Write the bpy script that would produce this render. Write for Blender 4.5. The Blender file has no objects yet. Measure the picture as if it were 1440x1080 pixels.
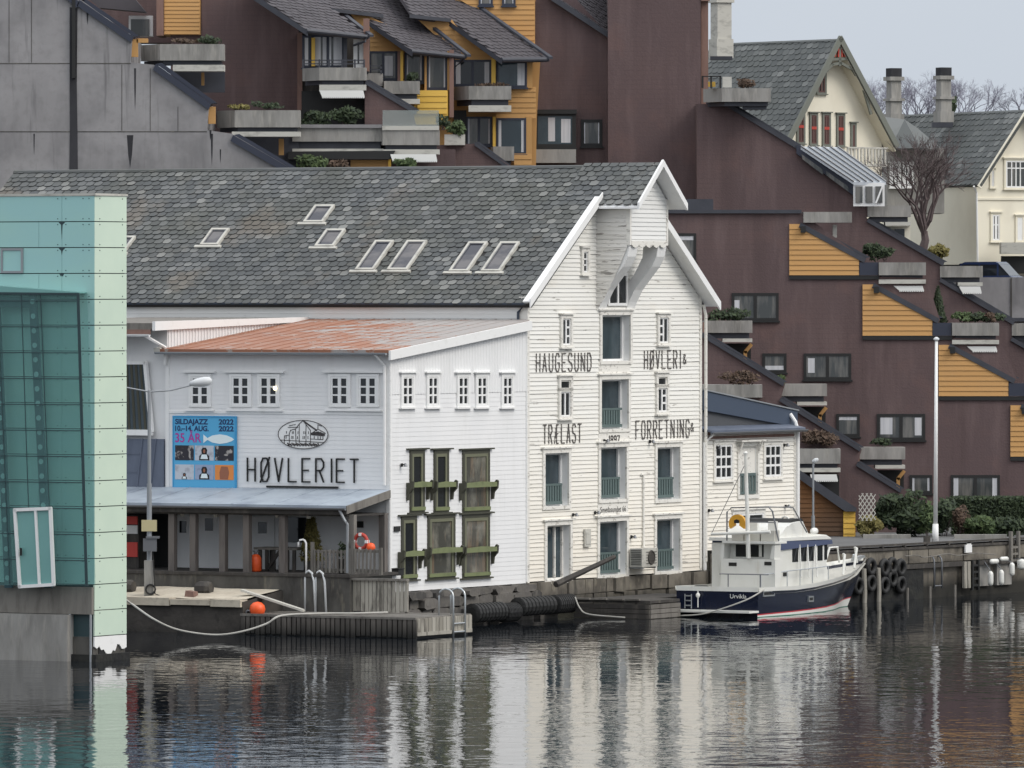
import bpy, bmesh, math, random
from math import radians as R, sin, cos, pi, sqrt, atan2
from mathutils import Vector, Matrix
random.seed(7)
SC = bpy.context.scene
COL = SC.collection
# ---------------------------------------------------------------- camera, world, sun, exposure
F, CX, HY, H = 11000.0, 720.0, 410.0, 11.5
cd = bpy.data.cameras.new('camera'); cam = bpy.data.objects.new('camera', cd); COL.objects.link(cam)
cam.location = (0, 0, H); cam.rotation_euler = (R(90), 0, 0)
cd.sensor_width = 36; cd.lens = 36*F/1440; cd.shift_y = -(540-HY)/1440
cd.clip_start = 1; cd.clip_end = 6000
SC.camera = cam
SUN_EL, SUN_AZ = 42, 118        # azimuth clockwise from north (+Y)
w = bpy.data.worlds.new('World'); SC.world = w; w.use_nodes = True
nt = w.node_tree; bg = nt.nodes['Background']
sky = nt.nodes.new('ShaderNodeTexSky'); sky.sky_type = 'NISHITA'; sky.sun_disc = False
sky.sun_elevation = R(SUN_EL); sky.sun_rotation = R(SUN_AZ); sky.air_density = 1.0; sky.dust_density = 3.0
hs = nt.nodes.new('ShaderNodeHueSaturation'); hs.inputs['Saturation'].default_value = .35
mx = nt.nodes.new('ShaderNodeMix'); mx.data_type = 'RGBA'; mx.inputs[0].default_value = .8
cn_ = nt.nodes.new('ShaderNodeTexNoise'); cn_.inputs['Scale'].default_value = 9; cn_.inputs['Detail'].default_value = 5      # faint cloud structure
cr_ = nt.nodes.new('ShaderNodeMix'); cr_.data_type = 'RGBA'; cr_.inputs[6].default_value = (5.0, 5.55, 6.3, 1); cr_.inputs[7].default_value = (5.9, 6.4, 7.1, 1)
nt.links.new(cn_.outputs[0], cr_.inputs[0]); nt.links.new(cr_.outputs[2], mx.inputs[7])
nt.links.new(sky.outputs[0], hs.inputs['Color']); nt.links.new(hs.outputs[0], mx.inputs[6])
gc = nt.nodes.new('ShaderNodeTexCoord'); gx = nt.nodes.new('ShaderNodeSeparateXYZ'); nt.links.new(gc.outputs['Generated'], gx.inputs[0])
gr_ = nt.nodes.new('ShaderNodeMapRange'); gr_.inputs[1].default_value = .05; gr_.inputs[2].default_value = .9; gr_.inputs[3].default_value = 1; gr_.inputs[4].default_value = 2.25   # overcast skies brighten towards the zenith
nt.links.new(gx.outputs[2], gr_.inputs[0]); gs = nt.nodes.new('ShaderNodeVectorMath'); gs.operation = 'SCALE'
wm_ = nt.nodes.new('ShaderNodeMix'); wm_.data_type = 'RGBA'; wm_.blend_type = 'MULTIPLY'; wm_.inputs[7].default_value = (1.06, 1.0, .93, 1)      # high cloud is a little warmer than the horizon
wf_ = nt.nodes.new('ShaderNodeMapRange'); wf_.inputs[1].default_value = .05; wf_.inputs[2].default_value = .5; nt.links.new(gx.outputs[2], wf_.inputs[0]); nt.links.new(wf_.outputs[0], wm_.inputs[0])
nt.links.new(mx.outputs[2], wm_.inputs[6]); nt.links.new(wm_.outputs[2], gs.inputs[0]); nt.links.new(gr_.outputs[0], gs.inputs['Scale'])
nt.links.new(gs.outputs[0], bg.inputs[0]); bg.inputs[1].default_value = .1
sd = bpy.data.lights.new('sun', 'SUN'); sd.energy = .9; sd.angle = R(25); sd.color = (1, .95, .87)
so = bpy.data.objects.new('sun', sd); COL.objects.link(so)
so.rotation_euler = Vector((sin(R(SUN_AZ))*cos(R(SUN_EL)), cos(R(SUN_AZ))*cos(R(SUN_EL)), sin(R(SUN_EL)))).to_track_quat('Z', 'Y').to_euler()
SC.view_settings.view_transform = 'Standard'; SC.view_settings.look = 'None'; SC.view_settings.gamma = 1
SC.view_settings.exposure = .33

# ---------------------------------------------------------------- helpers
def W(px, py, Y): return Vector(((px-CX)*Y/F, Y, H-(py-HY)*Y/F))
def zat(py, Y): return H-(py-HY)*Y/F
class Fr:
    def __init__(s, o, ex, ez=(0, 0, 1)):
        s.o = Vector(o); s.ex = Vector(ex).normalized(); s.ez = Vector(ez).normalized(); s.ey = s.ez.cross(s.ex)
    def w(s, x, y, z): return s.o+s.ex*x+s.ey*y+s.ez*z
    def hit(s, px, py, y=0):
        c = Vector((0, 0, H)); d = Vector(((px-CX)/F, 1, -(py-HY)/F)); o = s.o+s.ey*y
        p = c+d*((o-c).dot(s.ey)/d.dot(s.ey))-o
        return p.dot(s.ex), p.dot(s.ez)
    def rect(s, x0, y0, x1, y1, y=0):
        a = s.hit(x0, (y0+y1)/2, y)[0]; b = s.hit(x1, (y0+y1)/2, y)[0]; m = (x0+x1)/2
        return a, b, s.hit(m, y1, y)[1], s.hit(m, y0, y)[1]
    def poly(s, pts, y=0): return [s.hit(a, b, y) for a, b in pts]
    def off(s, y): return Fr(s.o+s.ey*y, s.ex, s.ez)
def wall(px, Y, deg=0): return Fr(((px-CX)*Y/F, Y, 0), (cos(R(deg)), sin(R(deg)), 0))
ID = Fr((0, 0, 0), (1, 0, 0))
class MB:
    def __init__(s, fr=ID): s.v = []; s.f = []; s.fr = fr; s.mi = []; s.m = 0; s.ch = []
    def add(s, pts, faces, fr=None):
        fr = fr or s.fr; b = len(s.v); s.ch.append((b, len(s.f))); s.v += [fr.w(*p) for p in pts]
        for f in faces: s.f.append([b+i for i in f]); s.mi.append(s.m)
        return s
    def quad(s, *p, fr=None): return s.add(list(p), [list(range(len(p)))], fr)
    def box(s, x0, x1, y0, y1, z0, z1, fr=None):
        p = [(x, y, z) for z in (z0, z1) for y in (y0, y1) for x in (x0, x1)]
        return s.add(p, [[0,2,3,1],[4,5,7,6],[0,1,5,4],[2,6,7,3],[0,4,6,2],[1,3,7,5]], fr)
    def prism(s, poly, y0, y1, fr=None):
        n = len(poly); p = [(x, y0, z) for x, z in poly]+[(x, y1, z) for x, z in poly]
        return s.add(p, [list(range(n)), list(range(2*n-1, n-1, -1))]+[[i, (i+1) % n, n+(i+1) % n, n+i] for i in range(n)], fr)
    def plan(s, poly, z0, z1, fr=None):
        n = len(poly); p = [(x, y, z0) for x, y in poly]+[(x, y, z1) for x, y in poly]
        return s.add(p, [list(range(n)), list(range(2*n-1, n-1, -1))]+[[i, (i+1) % n, n+(i+1) % n, n+i] for i in range(n)], fr)
    def slab(s, pts, d):            # world polygon extruded by world vector d
        n = len(pts); pts = [Vector(p) for p in pts]; d = Vector(d)
        return s.add(pts+[p+d for p in pts], [list(range(n)), list(range(2*n-1, n-1, -1))]+[[i, (i+1) % n, n+(i+1) % n, n+i] for i in range(n)], ID)
    def pipe(s, pts, r, n=6, fr=None, r2=None, cap=True):
        fr = fr or s.fr; P = [fr.w(*p) for p in pts]; m = len(P); b = len(s.v); s.ch.append((b, len(s.f)))
        rs = [r+((r2 if r2 is not None else r)-r)*i/max(1, m-1) for i in range(m)]
        for i, p in enumerate(P):
            t = (P[min(i+1, m-1)]-P[max(i-1, 0)])
            t = t.normalized() if t.length > 1e-9 else Vector((0, 0, 1))
            a = t.orthogonal().normalized() if abs(t.z) > .9 else t.cross(Vector((0, 0, 1))).normalized()
            c = t.cross(a)
            s.v += [p+(a*cos(2*pi*k/n)+c*sin(2*pi*k/n))*rs[i] for k in range(n)]
        for i in range(m-1):
            for k in range(n):
                s.f.append([b+i*n+k, b+i*n+(k+1) % n, b+(i+1)*n+(k+1) % n, b+(i+1)*n+k]); s.mi.append(s.m)
        if cap:
            s.f.append([b+k for k in range(n)]); s.f.append([b+(m-1)*n+k for k in range(n-1, -1, -1)]); s.mi += [s.m]*2
        return s
    def lathe(s, prof, c, n=12, axis='z', fr=None):
        pts = []; m = len(prof)
        for r, h in prof:
            for k in range(n):
                a = 2*pi*k/n; q = (r*cos(a), r*sin(a), h)
                if axis == 'x': q = (h, r*cos(a), r*sin(a))
                if axis == 'y': q = (r*cos(a), h, r*sin(a))
                pts.append((c[0]+q[0], c[1]+q[1], c[2]+q[2]))
        fs = [[i*n+k, i*n+(k+1) % n, (i+1)*n+(k+1) % n, (i+1)*n+k] for i in range(m-1) for k in range(n)]
        fs += [list(range(n)), [(m-1)*n+k for k in range(n-1, -1, -1)]]
        return s.add(pts, fs, fr)
    def torus(s, c, R0, r, n=18, m=8, axis='y', fr=None, a0=0, a1=2*pi):
        pts = []
        for i in range(n):
            a = a0+(a1-a0)*i/n
            for k in range(m):
                b = 2*pi*k/m; q = ((R0+r*cos(b))*cos(a), r*sin(b), (R0+r*cos(b))*sin(a))
                if axis == 'x': q = (q[1], q[0], q[2])
                if axis == 'z': q = (q[0], q[2], q[1])
                pts.append((c[0]+q[0], c[1]+q[1], c[2]+q[2]))
        return s.add(pts, [[i*m+k, i*m+(k+1) % m, ((i+1) % n)*m+(k+1) % m, ((i+1) % n)*m+k] for i in range(n) for k in range(m)], fr)
    def ring(s, x0, x1, z0, z1, t, y0, y1, tb=None, tt=None):
        tb = t if tb is None else tb; tt = t if tt is None else tt
        s.box(x0, x0+t, y0, y1, z0, z1); s.box(x1-t, x1, y0, y1, z0, z1)
        s.box(x0+t, x1-t, y0, y1, z0, z0+tb); s.box(x0+t, x1-t, y0, y1, z1-tt, z1); return s
    def each(s, name, m, parent=None, smooth=False):      # every solid added becomes an object of its own
        out = []
        for (v0, f0), (v1, f1) in zip(s.ch, s.ch[1:]+[(len(s.v), len(s.f))]):
            q = MB(s.fr); q.v = s.v[v0:v1]; q.f = [[i-v0 for i in f] for f in s.f[f0:f1]]; q.mi = [0]*len(q.f); out.append(q.build(name, m, parent, smooth))
        return out
    def build(s, name, m, parent=None, smooth=False, norm=True):
        me = bpy.data.meshes.new(name); o = bpy.data.objects.new(name, me); COL.objects.link(o)
        off = Vector((0, 0, 0))
        if parent is not None:
            o.parent = parent; q = parent
            while q.parent: q = q.parent
            off = q.location
        elif s.v:
            lo = [min(p[i] for p in s.v) for i in range(3)]; hi = [max(p[i] for p in s.v) for i in range(3)]
            off = Vector(((lo[0]+hi[0])/2, (lo[1]+hi[1])/2, lo[2])); o.location = off
        me.from_pydata([p-off for p in s.v], [], s.f)
        ms = m if isinstance(m, (list, tuple)) else [m]
        for k in ms: me.materials.append(MAT[k])
        if len(ms) > 1: me.polygons.foreach_set('material_index', s.mi)
        if norm:
            bm = bmesh.new(); bm.from_mesh(me); bmesh.ops.recalc_face_normals(bm, faces=bm.faces); bm.to_mesh(me); bm.free()
        if smooth: me.polygons.foreach_set('use_smooth', [True]*len(me.polygons))
        me.update(); return o
def tag(o, label, cat, group=None):
    o['label'] = label; o['category'] = cat
    if group: o['group'] = group
    return o
def thing(name, label, cat, loc, group=None):
    o = bpy.data.objects.new(name, None); COL.objects.link(o); o.location = loc; o.empty_display_size = .3
    return tag(o, label, cat, group)
def struct(o, kind='structure'): o['kind'] = kind; return o
def lab(o, l): o['label'] = l; return o

# ---------------------------------------------------------------- materials
MAT = {}
def lin(c): return tuple(((x/255)/12.92 if x <= 10 else ((x/255+.055)/1.055)**2.4) for x in c)
def mat(name, col, rough=.8, metal=0, spec=.5, layers=(), bump=None, alpha=None, ior=None):
    m = bpy.data.materials.new(name); m.use_nodes = True; t = m.node_tree; N = t.nodes; L = t.links
    b = N['Principled BSDF']; b.inputs['Roughness'].default_value = rough; b.inputs['Metallic'].default_value = metal
    b.inputs['Specular IOR Level'].default_value = spec
    if ior: b.inputs['IOR'].default_value = ior
    if alpha is not None: b.inputs['Alpha'].default_value = alpha
    b.inputs['Base Color'].default_value = (*col, 1)
    tc = N.new('ShaderNodeTexCoord'); cur = None
    def mapped(sc):
        mp = N.new('ShaderNodeMapping'); mp.inputs['Scale'].default_value = sc if isinstance(sc, tuple) else (sc,)*3
        L.new(tc.outputs['Object'], mp.inputs[0]); return mp.outputs[0]
    def rng(sock, lo, hi, o0=0, o1=1):
        r = N.new('ShaderNodeMapRange'); r.inputs[1].default_value = lo; r.inputs[2].default_value = hi
        r.inputs[3].default_value = o0; r.inputs[4].default_value = o1; L.new(sock, r.inputs[0]); return r.outputs[0]
    def mix(fac, c2, mode='MIX'):
        nonlocal cur
        x = N.new('ShaderNodeMix'); x.data_type = 'RGBA'; x.blend_type = mode
        L.new(fac, x.inputs[0])
        if cur is None: x.inputs[6].default_value = (*col, 1)
        else: L.new(cur, x.inputs[6])
        if isinstance(c2, tuple): x.inputs[7].default_value = (*c2, 1)
        else: L.new(c2, x.inputs[7])
        cur = x.outputs[2]
    for ly in layers:
        k = ly[0]
        if k == 'noise':        # scale, lo, hi, colour, amount
            n = N.new('ShaderNodeTexNoise'); n.inputs['Detail'].default_value = 5; n.inputs['Scale'].default_value = 1
            n.inputs['Roughness'].default_value = .6
            L.new(mapped(ly[1]), n.inputs[0]); mix(rng(n.outputs[0], ly[2], ly[3], 0, ly[5] if len(ly) > 5 else 1), ly[4])
        elif k == 'island':     # lo, hi, colour, amount
            g = N.new('ShaderNodeNewGeometry'); mix(rng(g.outputs['Random Per Island'], ly[1], ly[2], 0, ly[4]), ly[3])
        elif k == 'z':          # z0, z1, colour, amount  (world height)
            g = N.new('ShaderNodeNewGeometry'); sx = N.new('ShaderNodeSeparateXYZ'); L.new(g.outputs['Position'], sx.inputs[0])
            n = N.new('ShaderNodeTexNoise'); n.inputs['Detail'].default_value = 4; n.inputs['Scale'].default_value = 1
            L.new(mapped((1.2, 1.2, .6)), n.inputs[0])
            a = N.new('ShaderNodeMath'); a.operation = 'MULTIPLY_ADD'; L.new(n.outputs[0], a.inputs[0])
            a.inputs[1].default_value = (ly[2]-ly[1])*.5; L.new(sx.outputs[2], a.inputs[2])
            mix(rng(a.outputs[0], ly[1], ly[2], 0, ly[4]), ly[3])
        elif k == 'x':          # along world x with ragged noise: x0, x1, colour, amount
            g = N.new('ShaderNodeNewGeometry'); sx = N.new('ShaderNodeSeparateXYZ'); L.new(g.outputs['Position'], sx.inputs[0])
            n = N.new('ShaderNodeTexNoise'); n.inputs['Detail'].default_value = 6; n.inputs['Scale'].default_value = 1; n.inputs['Roughness'].default_value = .7
            L.new(mapped((.55, 1.6, 1)), n.inputs[0])
            a = N.new('ShaderNodeMath'); a.operation = 'MULTIPLY_ADD'; L.new(n.outputs[0], a.inputs[0]); a.inputs[1].default_value = 28; L.new(sx.outputs[0], a.inputs[2])
            mix(rng(a.outputs[0], ly[1], ly[2], 0, ly[4]), ly[3])
        elif k == 'brick':      # colour, amount
            br = N.new('ShaderNodeTexBrick'); br.inputs['Scale'].default_value = 1; br.inputs['Brick Width'].default_value = .5
            br.inputs['Row Height'].default_value = .2; br.inputs['Mortar Size'].default_value = .014
            mp = N.new('ShaderNodeMapping'); mp.inputs['Rotation'].default_value = (R(90), 0, 0); L.new(tc.outputs['Object'], mp.inputs[0])
            L.new(mp.outputs[0], br.inputs[0]); mix(rng(br.outputs['Fac'], 0, 1, 0, ly[2]), ly[1])
    if cur is not None: L.new(cur, b.inputs['Base Color'])
    if bump:
        n = N.new('ShaderNodeTexNoise'); n.inputs['Detail'].default_value = 4; n.inputs['Scale'].default_value = 1
        L.new(mapped(bump[0]), n.inputs[0]); bp = N.new('ShaderNodeBump'); bp.inputs['Distance'].default_value = bump[1]
        L.new(n.outputs[0], bp.inputs['Height']); L.new(bp.outputs[0], b.inputs['Normal'])
    MAT[name] = m; return m
G = lambda v: (v, v, v)
mat('white', (.80, .80, .80), .6, layers=[('noise', (3, 3, .5), .5, .8, (.62, .62, .6), .35), ('noise', (.5, .5, .5), .4, .7, (.72, .73, .74), .5)])
mat('white_boards', (.82, .82, .80), .6, layers=[('island', 0, 1, (.70, .70, .68), .5), ('noise', (2, 2, 9), .62, .75, (.5, .49, .46), .35)])
mat('white_old', (.82, .81, .77), .7, layers=[('z', 6.2, 0.3, (.82, .75, .635), .7), ('island', 0, 1, (.66, .64, .58), .35),
    ('noise', (.9, .9, 7), .645, .69, (.34, .32, .29), .8), ('noise', (5, 5, 25), .67, .73, (.25, .23, .2), .65), ('noise', (.6, .6, 1.6), .55, .75, (.72, .67, .58), .35)])
mat('white_peel', (.78, .76, .72), .75, layers=[('island', 0, 1, (.55, .53, .48), .4), ('noise', (1.1, 1.1, 8), .575, .62, (.26, .24, .22), .85)])
mat('trim', (.82, .82, .81), .5, layers=[('noise', (3, 3, 3), .55, .8, (.6, .59, .56), .5)])
mat('trim_old', (.76, .74, .69), .65, layers=[('noise', (4, 4, 9), .56, .64, (.32, .30, .27), .7)])
mat('slate', lin((84, 87, 89)), .7, spec=.3, layers=[('island', .0, .4, lin((76, 79, 81)), .9), ('island', .2, 1.0, lin((120, 122, 122)), .8), ('noise', .35, .42, .66, lin((84, 85, 76)), .55), ('island', .9, 1, lin((146, 146, 142)), .5), ('noise', (.16, .16, .3), .5, .66, lin((74, 76, 76)), .5), ('noise', (.3, .3, .3), .58, .68, lin((116, 106, 94)), .5), ('noise', (.9,)*3, .55, .75, lin((122, 118, 110)), .4)])
mat('slate_edge_shade', lin((48, 51, 52)), .8)  # slate edges darkened: the shade lines between slates are put into the colour
mat('felt', G(.03), .9)
mat('rust_roof', lin((168, 170, 170)), .6, layers=[('noise', (.3, .3, .6), .30, .40, lin((152, 104, 80)), 1), ('noise', (.5, 1.5, 1), .45, .7, lin((132, 88, 68)), .7), ('noise', (.9, 2.8, 1), .6, .63, lin((166, 160, 152)), .8), ('x', 8.4, 9.9, lin((160, 158, 156)), .92), ('noise', (6, 6, 6), .5, .8, lin((140, 92, 70)), .4)])
mat('zinc', lin((168, 178, 188)), .5, metal=.1, layers=[('noise', (.8, .8, .8), .45, .7, lin((126, 135, 150)), .8), ('noise', (4, 4, 4), .55, .75, lin((165, 172, 182)), .5)])
mat('zinc_dark', lin((98, 106, 122)), .5, layers=[('noise', (2, 2, .6), .4, .7, lin((80, 88, 104)), .7)])
mat('grey_roof', lin((76, 78, 82)), .6)
mat('fascia_navy', lin((60, 72, 90)), .5)
mat('navy_roof', lin((58, 68, 82)), .5, layers=[('noise', 1.2, .4, .7, lin((48, 56, 68)), .7)])
mat('gutter', lin((120, 122, 126)), .4, metal=.4)
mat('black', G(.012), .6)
mat('rubber', G(.014), .65, layers=[('noise', 4, .5, .8, G(.04), .5)], bump=(9, .02))
mat('glass', (.016, .019, .023), .04, spec=.5)
mat('glass_soft', (.06, .065, .065), .06, layers=[('noise', (2.5, 2.5, .35), .45, .62, (.19, .18, .165), .8)])
mat('glass_warm', (.07, .07, .062), .06, layers=[('noise', (2.2, 2.2, .5), .52, .64, (.21, .15, .10), .7), ('noise', (1.3, 1.3, .9), .48, .68, (.26, .25, .21), .7)])
mat('glass_blue', (.03, .045, .055), .04, layers=[('noise', (1.2, 1.2, .6), .4, .7, (.055, .08, .095), 1)])
mat('skyglass', (.02, .022, .035), .04, spec=.6, layers=[('noise', (.5, .5, 1.4), .45, .6, (.13, .12, .12), .8)])
mat('curtain', (.6, .6, .62), .9, layers=[('noise', (9, 9, .3), .4, .7, (.42, .43, .46), .8)])
mat('olive', lin((116, 124, 86)), .55, layers=[('noise', 3, .5, .75, lin((84, 92, 62)), .7)])
mat('olive_dark', lin((64, 64, 52)), .55)
mat('olive_sash', lin((108, 109, 88)), .5)
mat('green_rail', lin((84, 100, 99)), .6)
mat('concrete', lin((150, 148, 144)), .9, layers=[('noise', (1.5, 1.5, .35), .42, .7, lin((104, 102, 98)), .85), ('noise', (6, 6, 1), .5, .75, lin((172, 168, 160)), .6)])
mat('concrete_wall', lin((142, 140, 141)), .9, layers=[('noise', (.7, .7, .2), .40, .68, lin((108, 107, 109)), .9), ('noise', (.3, .3, .4), .48, .66, lin((152, 150, 151)), .8), ('noise', (2.4, 2.4, .16), .6, .74, lin((84, 83, 85)), .7), ('noise', (3, 3, 3), .5, .75, lin((120, 118, 118)), .5)])
mat('quay_concrete', lin((124, 118, 108)), .92, layers=[('noise', (.8, .8, .9), .42, .62, lin((84, 79, 72)), .9), ('noise', (2.2, 2.2, .5), .55, .7, lin((60, 57, 52)), .8), ('noise', (4, 4, 2), .55, .75, lin((150, 142, 124)), .6), ('z', .75, .25, lin((30, 30, 27)), .92)])
mat('red_brown', lin((92, 64, 60)), .6)
mat('poly_roof', lin((216, 222, 228)), .3)
mat('wood_post', lin((108, 102, 98)), .85, layers=[('noise', (4, 4, .7), .45, .7, lin((74, 69, 66)), .8)])
mat('concrete_dark', lin((88, 86, 82)), .92, layers=[('noise', (1.2, 1.2, .6), .42, .66, lin((52, 50, 48)), .9), ('noise', (5, 5, 1.2), .55, .75, lin((128, 122, 108)), .6)])
mat('slab_light', lin((190, 188, 180)), .85, layers=[('noise', (2, 2, 5), .5, .7, lin((140, 138, 132)), .7)])
mat('stain', lin((38, 38, 42)), .9, layers=[('noise', (1, 1, .3), .4, .7, lin((66, 66, 70)), .8)])
mat('wood_grey', lin((138, 134, 128)), .85, layers=[('island', 0, 1, lin((96, 92, 86)), .75), ('noise', (3, 3, .7), .45, .7, lin((74, 70, 66)), .7)])
mat('wood_wet', lin((112, 106, 100)), .85, layers=[('island', 0, 1, lin((78, 74, 70)), .7), ('noise', (3, 3, .8), .45, .7, lin((62, 58, 55)), .8), ('z', .45, -.05, lin((30, 30, 28)), .95)])
mat('wood_dark', lin((70, 67, 64)), .88, layers=[('island', 0, 1, lin((46, 43, 42)), .7), ('noise', (3, 3, .8), .5, .7, lin((100, 95, 88)), .6)])
mat('wood_light', lin((170, 166, 156)), .85, layers=[('island', 0, 1, lin((120, 115, 105)), .7), ('noise', (4, 4, .8), .52, .66, lin((80, 76, 70)), .8)])
mat('sand', lin((200, 191, 174)), .95, layers=[('noise', .7, .4, .66, lin((172, 162, 146)), .9), ('noise', 6, .5, .7, lin((150, 142, 128)), .6)])
mat('earth', lin((70, 66, 58)), .95, layers=[('noise', .4, .4, .7, lin((60, 66, 44)), .8)])
mat('asphalt', G(.11), .95, layers=[('noise', .5, .4, .7, G(.15), .7), ('noise', 8, .5, .7, G(.08), .5)])
mat('stone', lin((104, 100, 96)), .9, layers=[('island', 0, 1, lin((54, 53, 53)), .85), ('noise', 3, .45, .7, lin((112, 108, 100)), .6)], bump=(4, .05))
mat('stone_dark', lin((26, 27, 28)), .9, layers=[('noise', 2, .45, .7, lin((48, 48, 42)), .7)], bump=(4, .05))
mat('brown', lin((95, 77, 76)), .8, layers=[('brick', lin((82, 67, 67)), .5), ('noise', (.25, .25, .2), .42, .68, lin((90, 74, 75)), .9), ('noise', (1.3, 1.3, .22), .48, .68, lin((112, 94, 93)), .6), ('noise', (.9, .9, .1), .55, .7, lin((78, 62, 62)), .7), ('noise', (.5, .5, .5), .55, .7, lin((108, 84, 80)), .6)], bump=(12, .01))
mat('brick', lin((132, 104, 94)), .85, layers=[('noise', (3, 3, .8), .45, .7, lin((108, 84, 76)), .8)])
mat('yellow', lin((196, 150, 92)), .65, layers=[('island', 0, 1, lin((180, 136, 80)), .6), ('noise', (1, 1, .6), .45, .7, lin((186, 144, 92)), .6)])
mat('yellow_bright', lin((226, 186, 88)), .6, layers=[('island', 0, 1, lin((210, 164, 52)), .6)])
mat('ochre_old', lin((150, 98, 46)), .75, layers=[('island', 0, 1, lin((132, 84, 38)), .6), ('z', 4.2, 1.6, lin((74, 58, 44)), .9)])
mat('tile', lin((74, 70, 74)), .7, layers=[('island', 0, 1, lin((58, 55, 60)), .7), ('noise', .4, .4, .7, lin((84, 80, 84)), .6)])
mat('cap', lin((62, 64, 72)), .55, layers=[('noise', 1.5, .4, .7, lin((48, 50, 58)), .7)])
mat('cap_blue', lin((46, 51, 66)), .5)
mat('quay_dark', lin((70, 66, 62)), .92, layers=[('noise', (.7, .7, .9), .42, .62, lin((48, 45, 43)), .9), ('noise', (3, 3, 1), .58, .72, lin((30, 29, 28)), .8), ('z', .1, -.3, lin((22, 23, 20)), .9)], bump=(5, .03))
mat('cream', lin((232, 226, 208)), .75, layers=[('noise', (.6, .6, .4), .45, .7, lin((220, 213, 195)), .8)])
mat('villa_slate', lin((100, 103, 102)), .7, spec=.3, layers=[('island', 0, 1, lin((80, 84, 85)), .8), ('island', .75, 1, lin((138, 140, 138)), .7), ('noise', .5, .5, .7, lin((92, 95, 92)), .6)])
mat('villa_green', lin((112, 115, 107)), .7)
mat('red', lin((176, 62, 50)), .6)
mat('red_white', lin((205, 66, 56)), .5)
mat('orange', lin((236, 92, 40)), .45)
mat('mint', lin((205, 222, 204)), .16, spec=.5, layers=[('noise', (.5, .5, .5), .4, .7, lin((196, 214, 198)), .7)])
mat('teal', lin((158, 202, 200)), .16, spec=.5, layers=[('noise', (.3, .3, .6), .4, .7, lin((164, 206, 196)), .8)])
mat('teal_deep', lin((112, 160, 156)), .2, layers=[('noise', (.4, .4, .4), .4, .7, lin((122, 170, 166)), .8)])
mat('teal_line', lin((40, 62, 66)), .5)
mat('teal_dots', lin((150, 190, 190)), .6)
mat('beam', lin((48, 78, 88)), .6)
mat('steel', lin((190, 194, 196)), .3, metal=.7)
mat('steel_dull', lin((150, 154, 158)), .45, metal=.3)
mat('rope', lin((176, 174, 168)), .9)
mat('navy', lin((17, 24, 44)), .2, spec=.5, layers=[('noise', (1.5, 1.5, .5), .5, .75, lin((26, 33, 54)), .6)])
mat('gel', lin((224, 224, 219)), .3, layers=[('noise', .8, .45, .7, lin((212, 212, 204)), .7), ('noise', (4, 4, .8), .6, .75, lin((190, 184, 168)), .5)])
mat('boat_deck', lin((186, 184, 176)), .7)
mat('canvas', lin((70, 80, 108)), .8)
mat('boot_green', lin((42, 116, 96)), .4)
mat('boot_red', lin((178, 44, 56)), .4)
mat('buoy_yellow', lin((218, 160, 48)), .5)
mat('leaf_dark', lin((38, 50, 36)), .8, layers=[('island', 0, 1, lin((62, 76, 46)), .8)])
mat('leaf_mid', lin((52, 68, 42)), .8, layers=[('island', 0, 1, lin((86, 102, 60)), .8)])
mat('leaf_olive', lin((96, 92, 50)), .8, layers=[('island', 0, 1, lin((132, 122, 70)), .8)])
mat('leaf_brown', lin((70, 58, 48)), .85, layers=[('island', 0, 1, lin((96, 76, 62)), .8)])
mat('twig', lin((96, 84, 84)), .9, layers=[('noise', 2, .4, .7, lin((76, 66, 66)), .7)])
mat('twig_far_haze', lin((128, 126, 140)), .9)  # distance haze mixed into the twig colour
mat('terracotta', lin((160, 96, 66)), .8)
mat('ink', G(.015), .8)
mat('ink_faded', lin((66, 62, 62)), .85)
mat('ink_old', lin((92, 88, 86)), .9, layers=[('noise', (5, 5, 14), .55, .62, lin((170, 166, 158)), .8)])
mat('poster', lin((86, 170, 214)), .4)
mat('poster_edge', lin((60, 150, 200)), .4)
mat('poster_navy', lin((22, 48, 96)), .5)
mat('poster_pink', lin((170, 60, 150)), .5)
mat('poster_white', lin((226, 238, 240)), .5)
mat('photo_dark', lin((40, 38, 46)), .5, layers=[('noise', 4.5, .54, .62, lin((190, 184, 178)), .8)])
mat('photo_light', lin((190, 196, 204)), .5, layers=[('noise', 5, .5, .65, lin((150, 150, 160)), .7)])
mat('photo_blue', lin((150, 164, 190)), .5, layers=[('noise', 5, .5, .65, lin((120, 130, 150)), .7)])
mat('photo_orange', lin((222, 138, 70)), .5)
mat('skin', lin((150, 96, 72)), .6)
mat('awning', lin((232, 232, 228)), .7)
mat('lamp_plastic', lin((205, 208, 210)), .4)
mat('car_blue', lin((44, 58, 92)), .25, metal=.3)
mat('car_silver', lin((140, 150, 168)), .3, metal=.5)
mat('sign_yellow', lin((190, 180, 140)), .6)
def emis():
    m = bpy.data.materials.new('lamp_glow'); m.use_nodes = True; b = m.node_tree.nodes['Principled BSDF']
    b.inputs['Emission Color'].default_value = (1, .85, .5, 1); b.inputs['Emission Strength'].default_value = 3; MAT['lamp_glow'] = m
emis()
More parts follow.
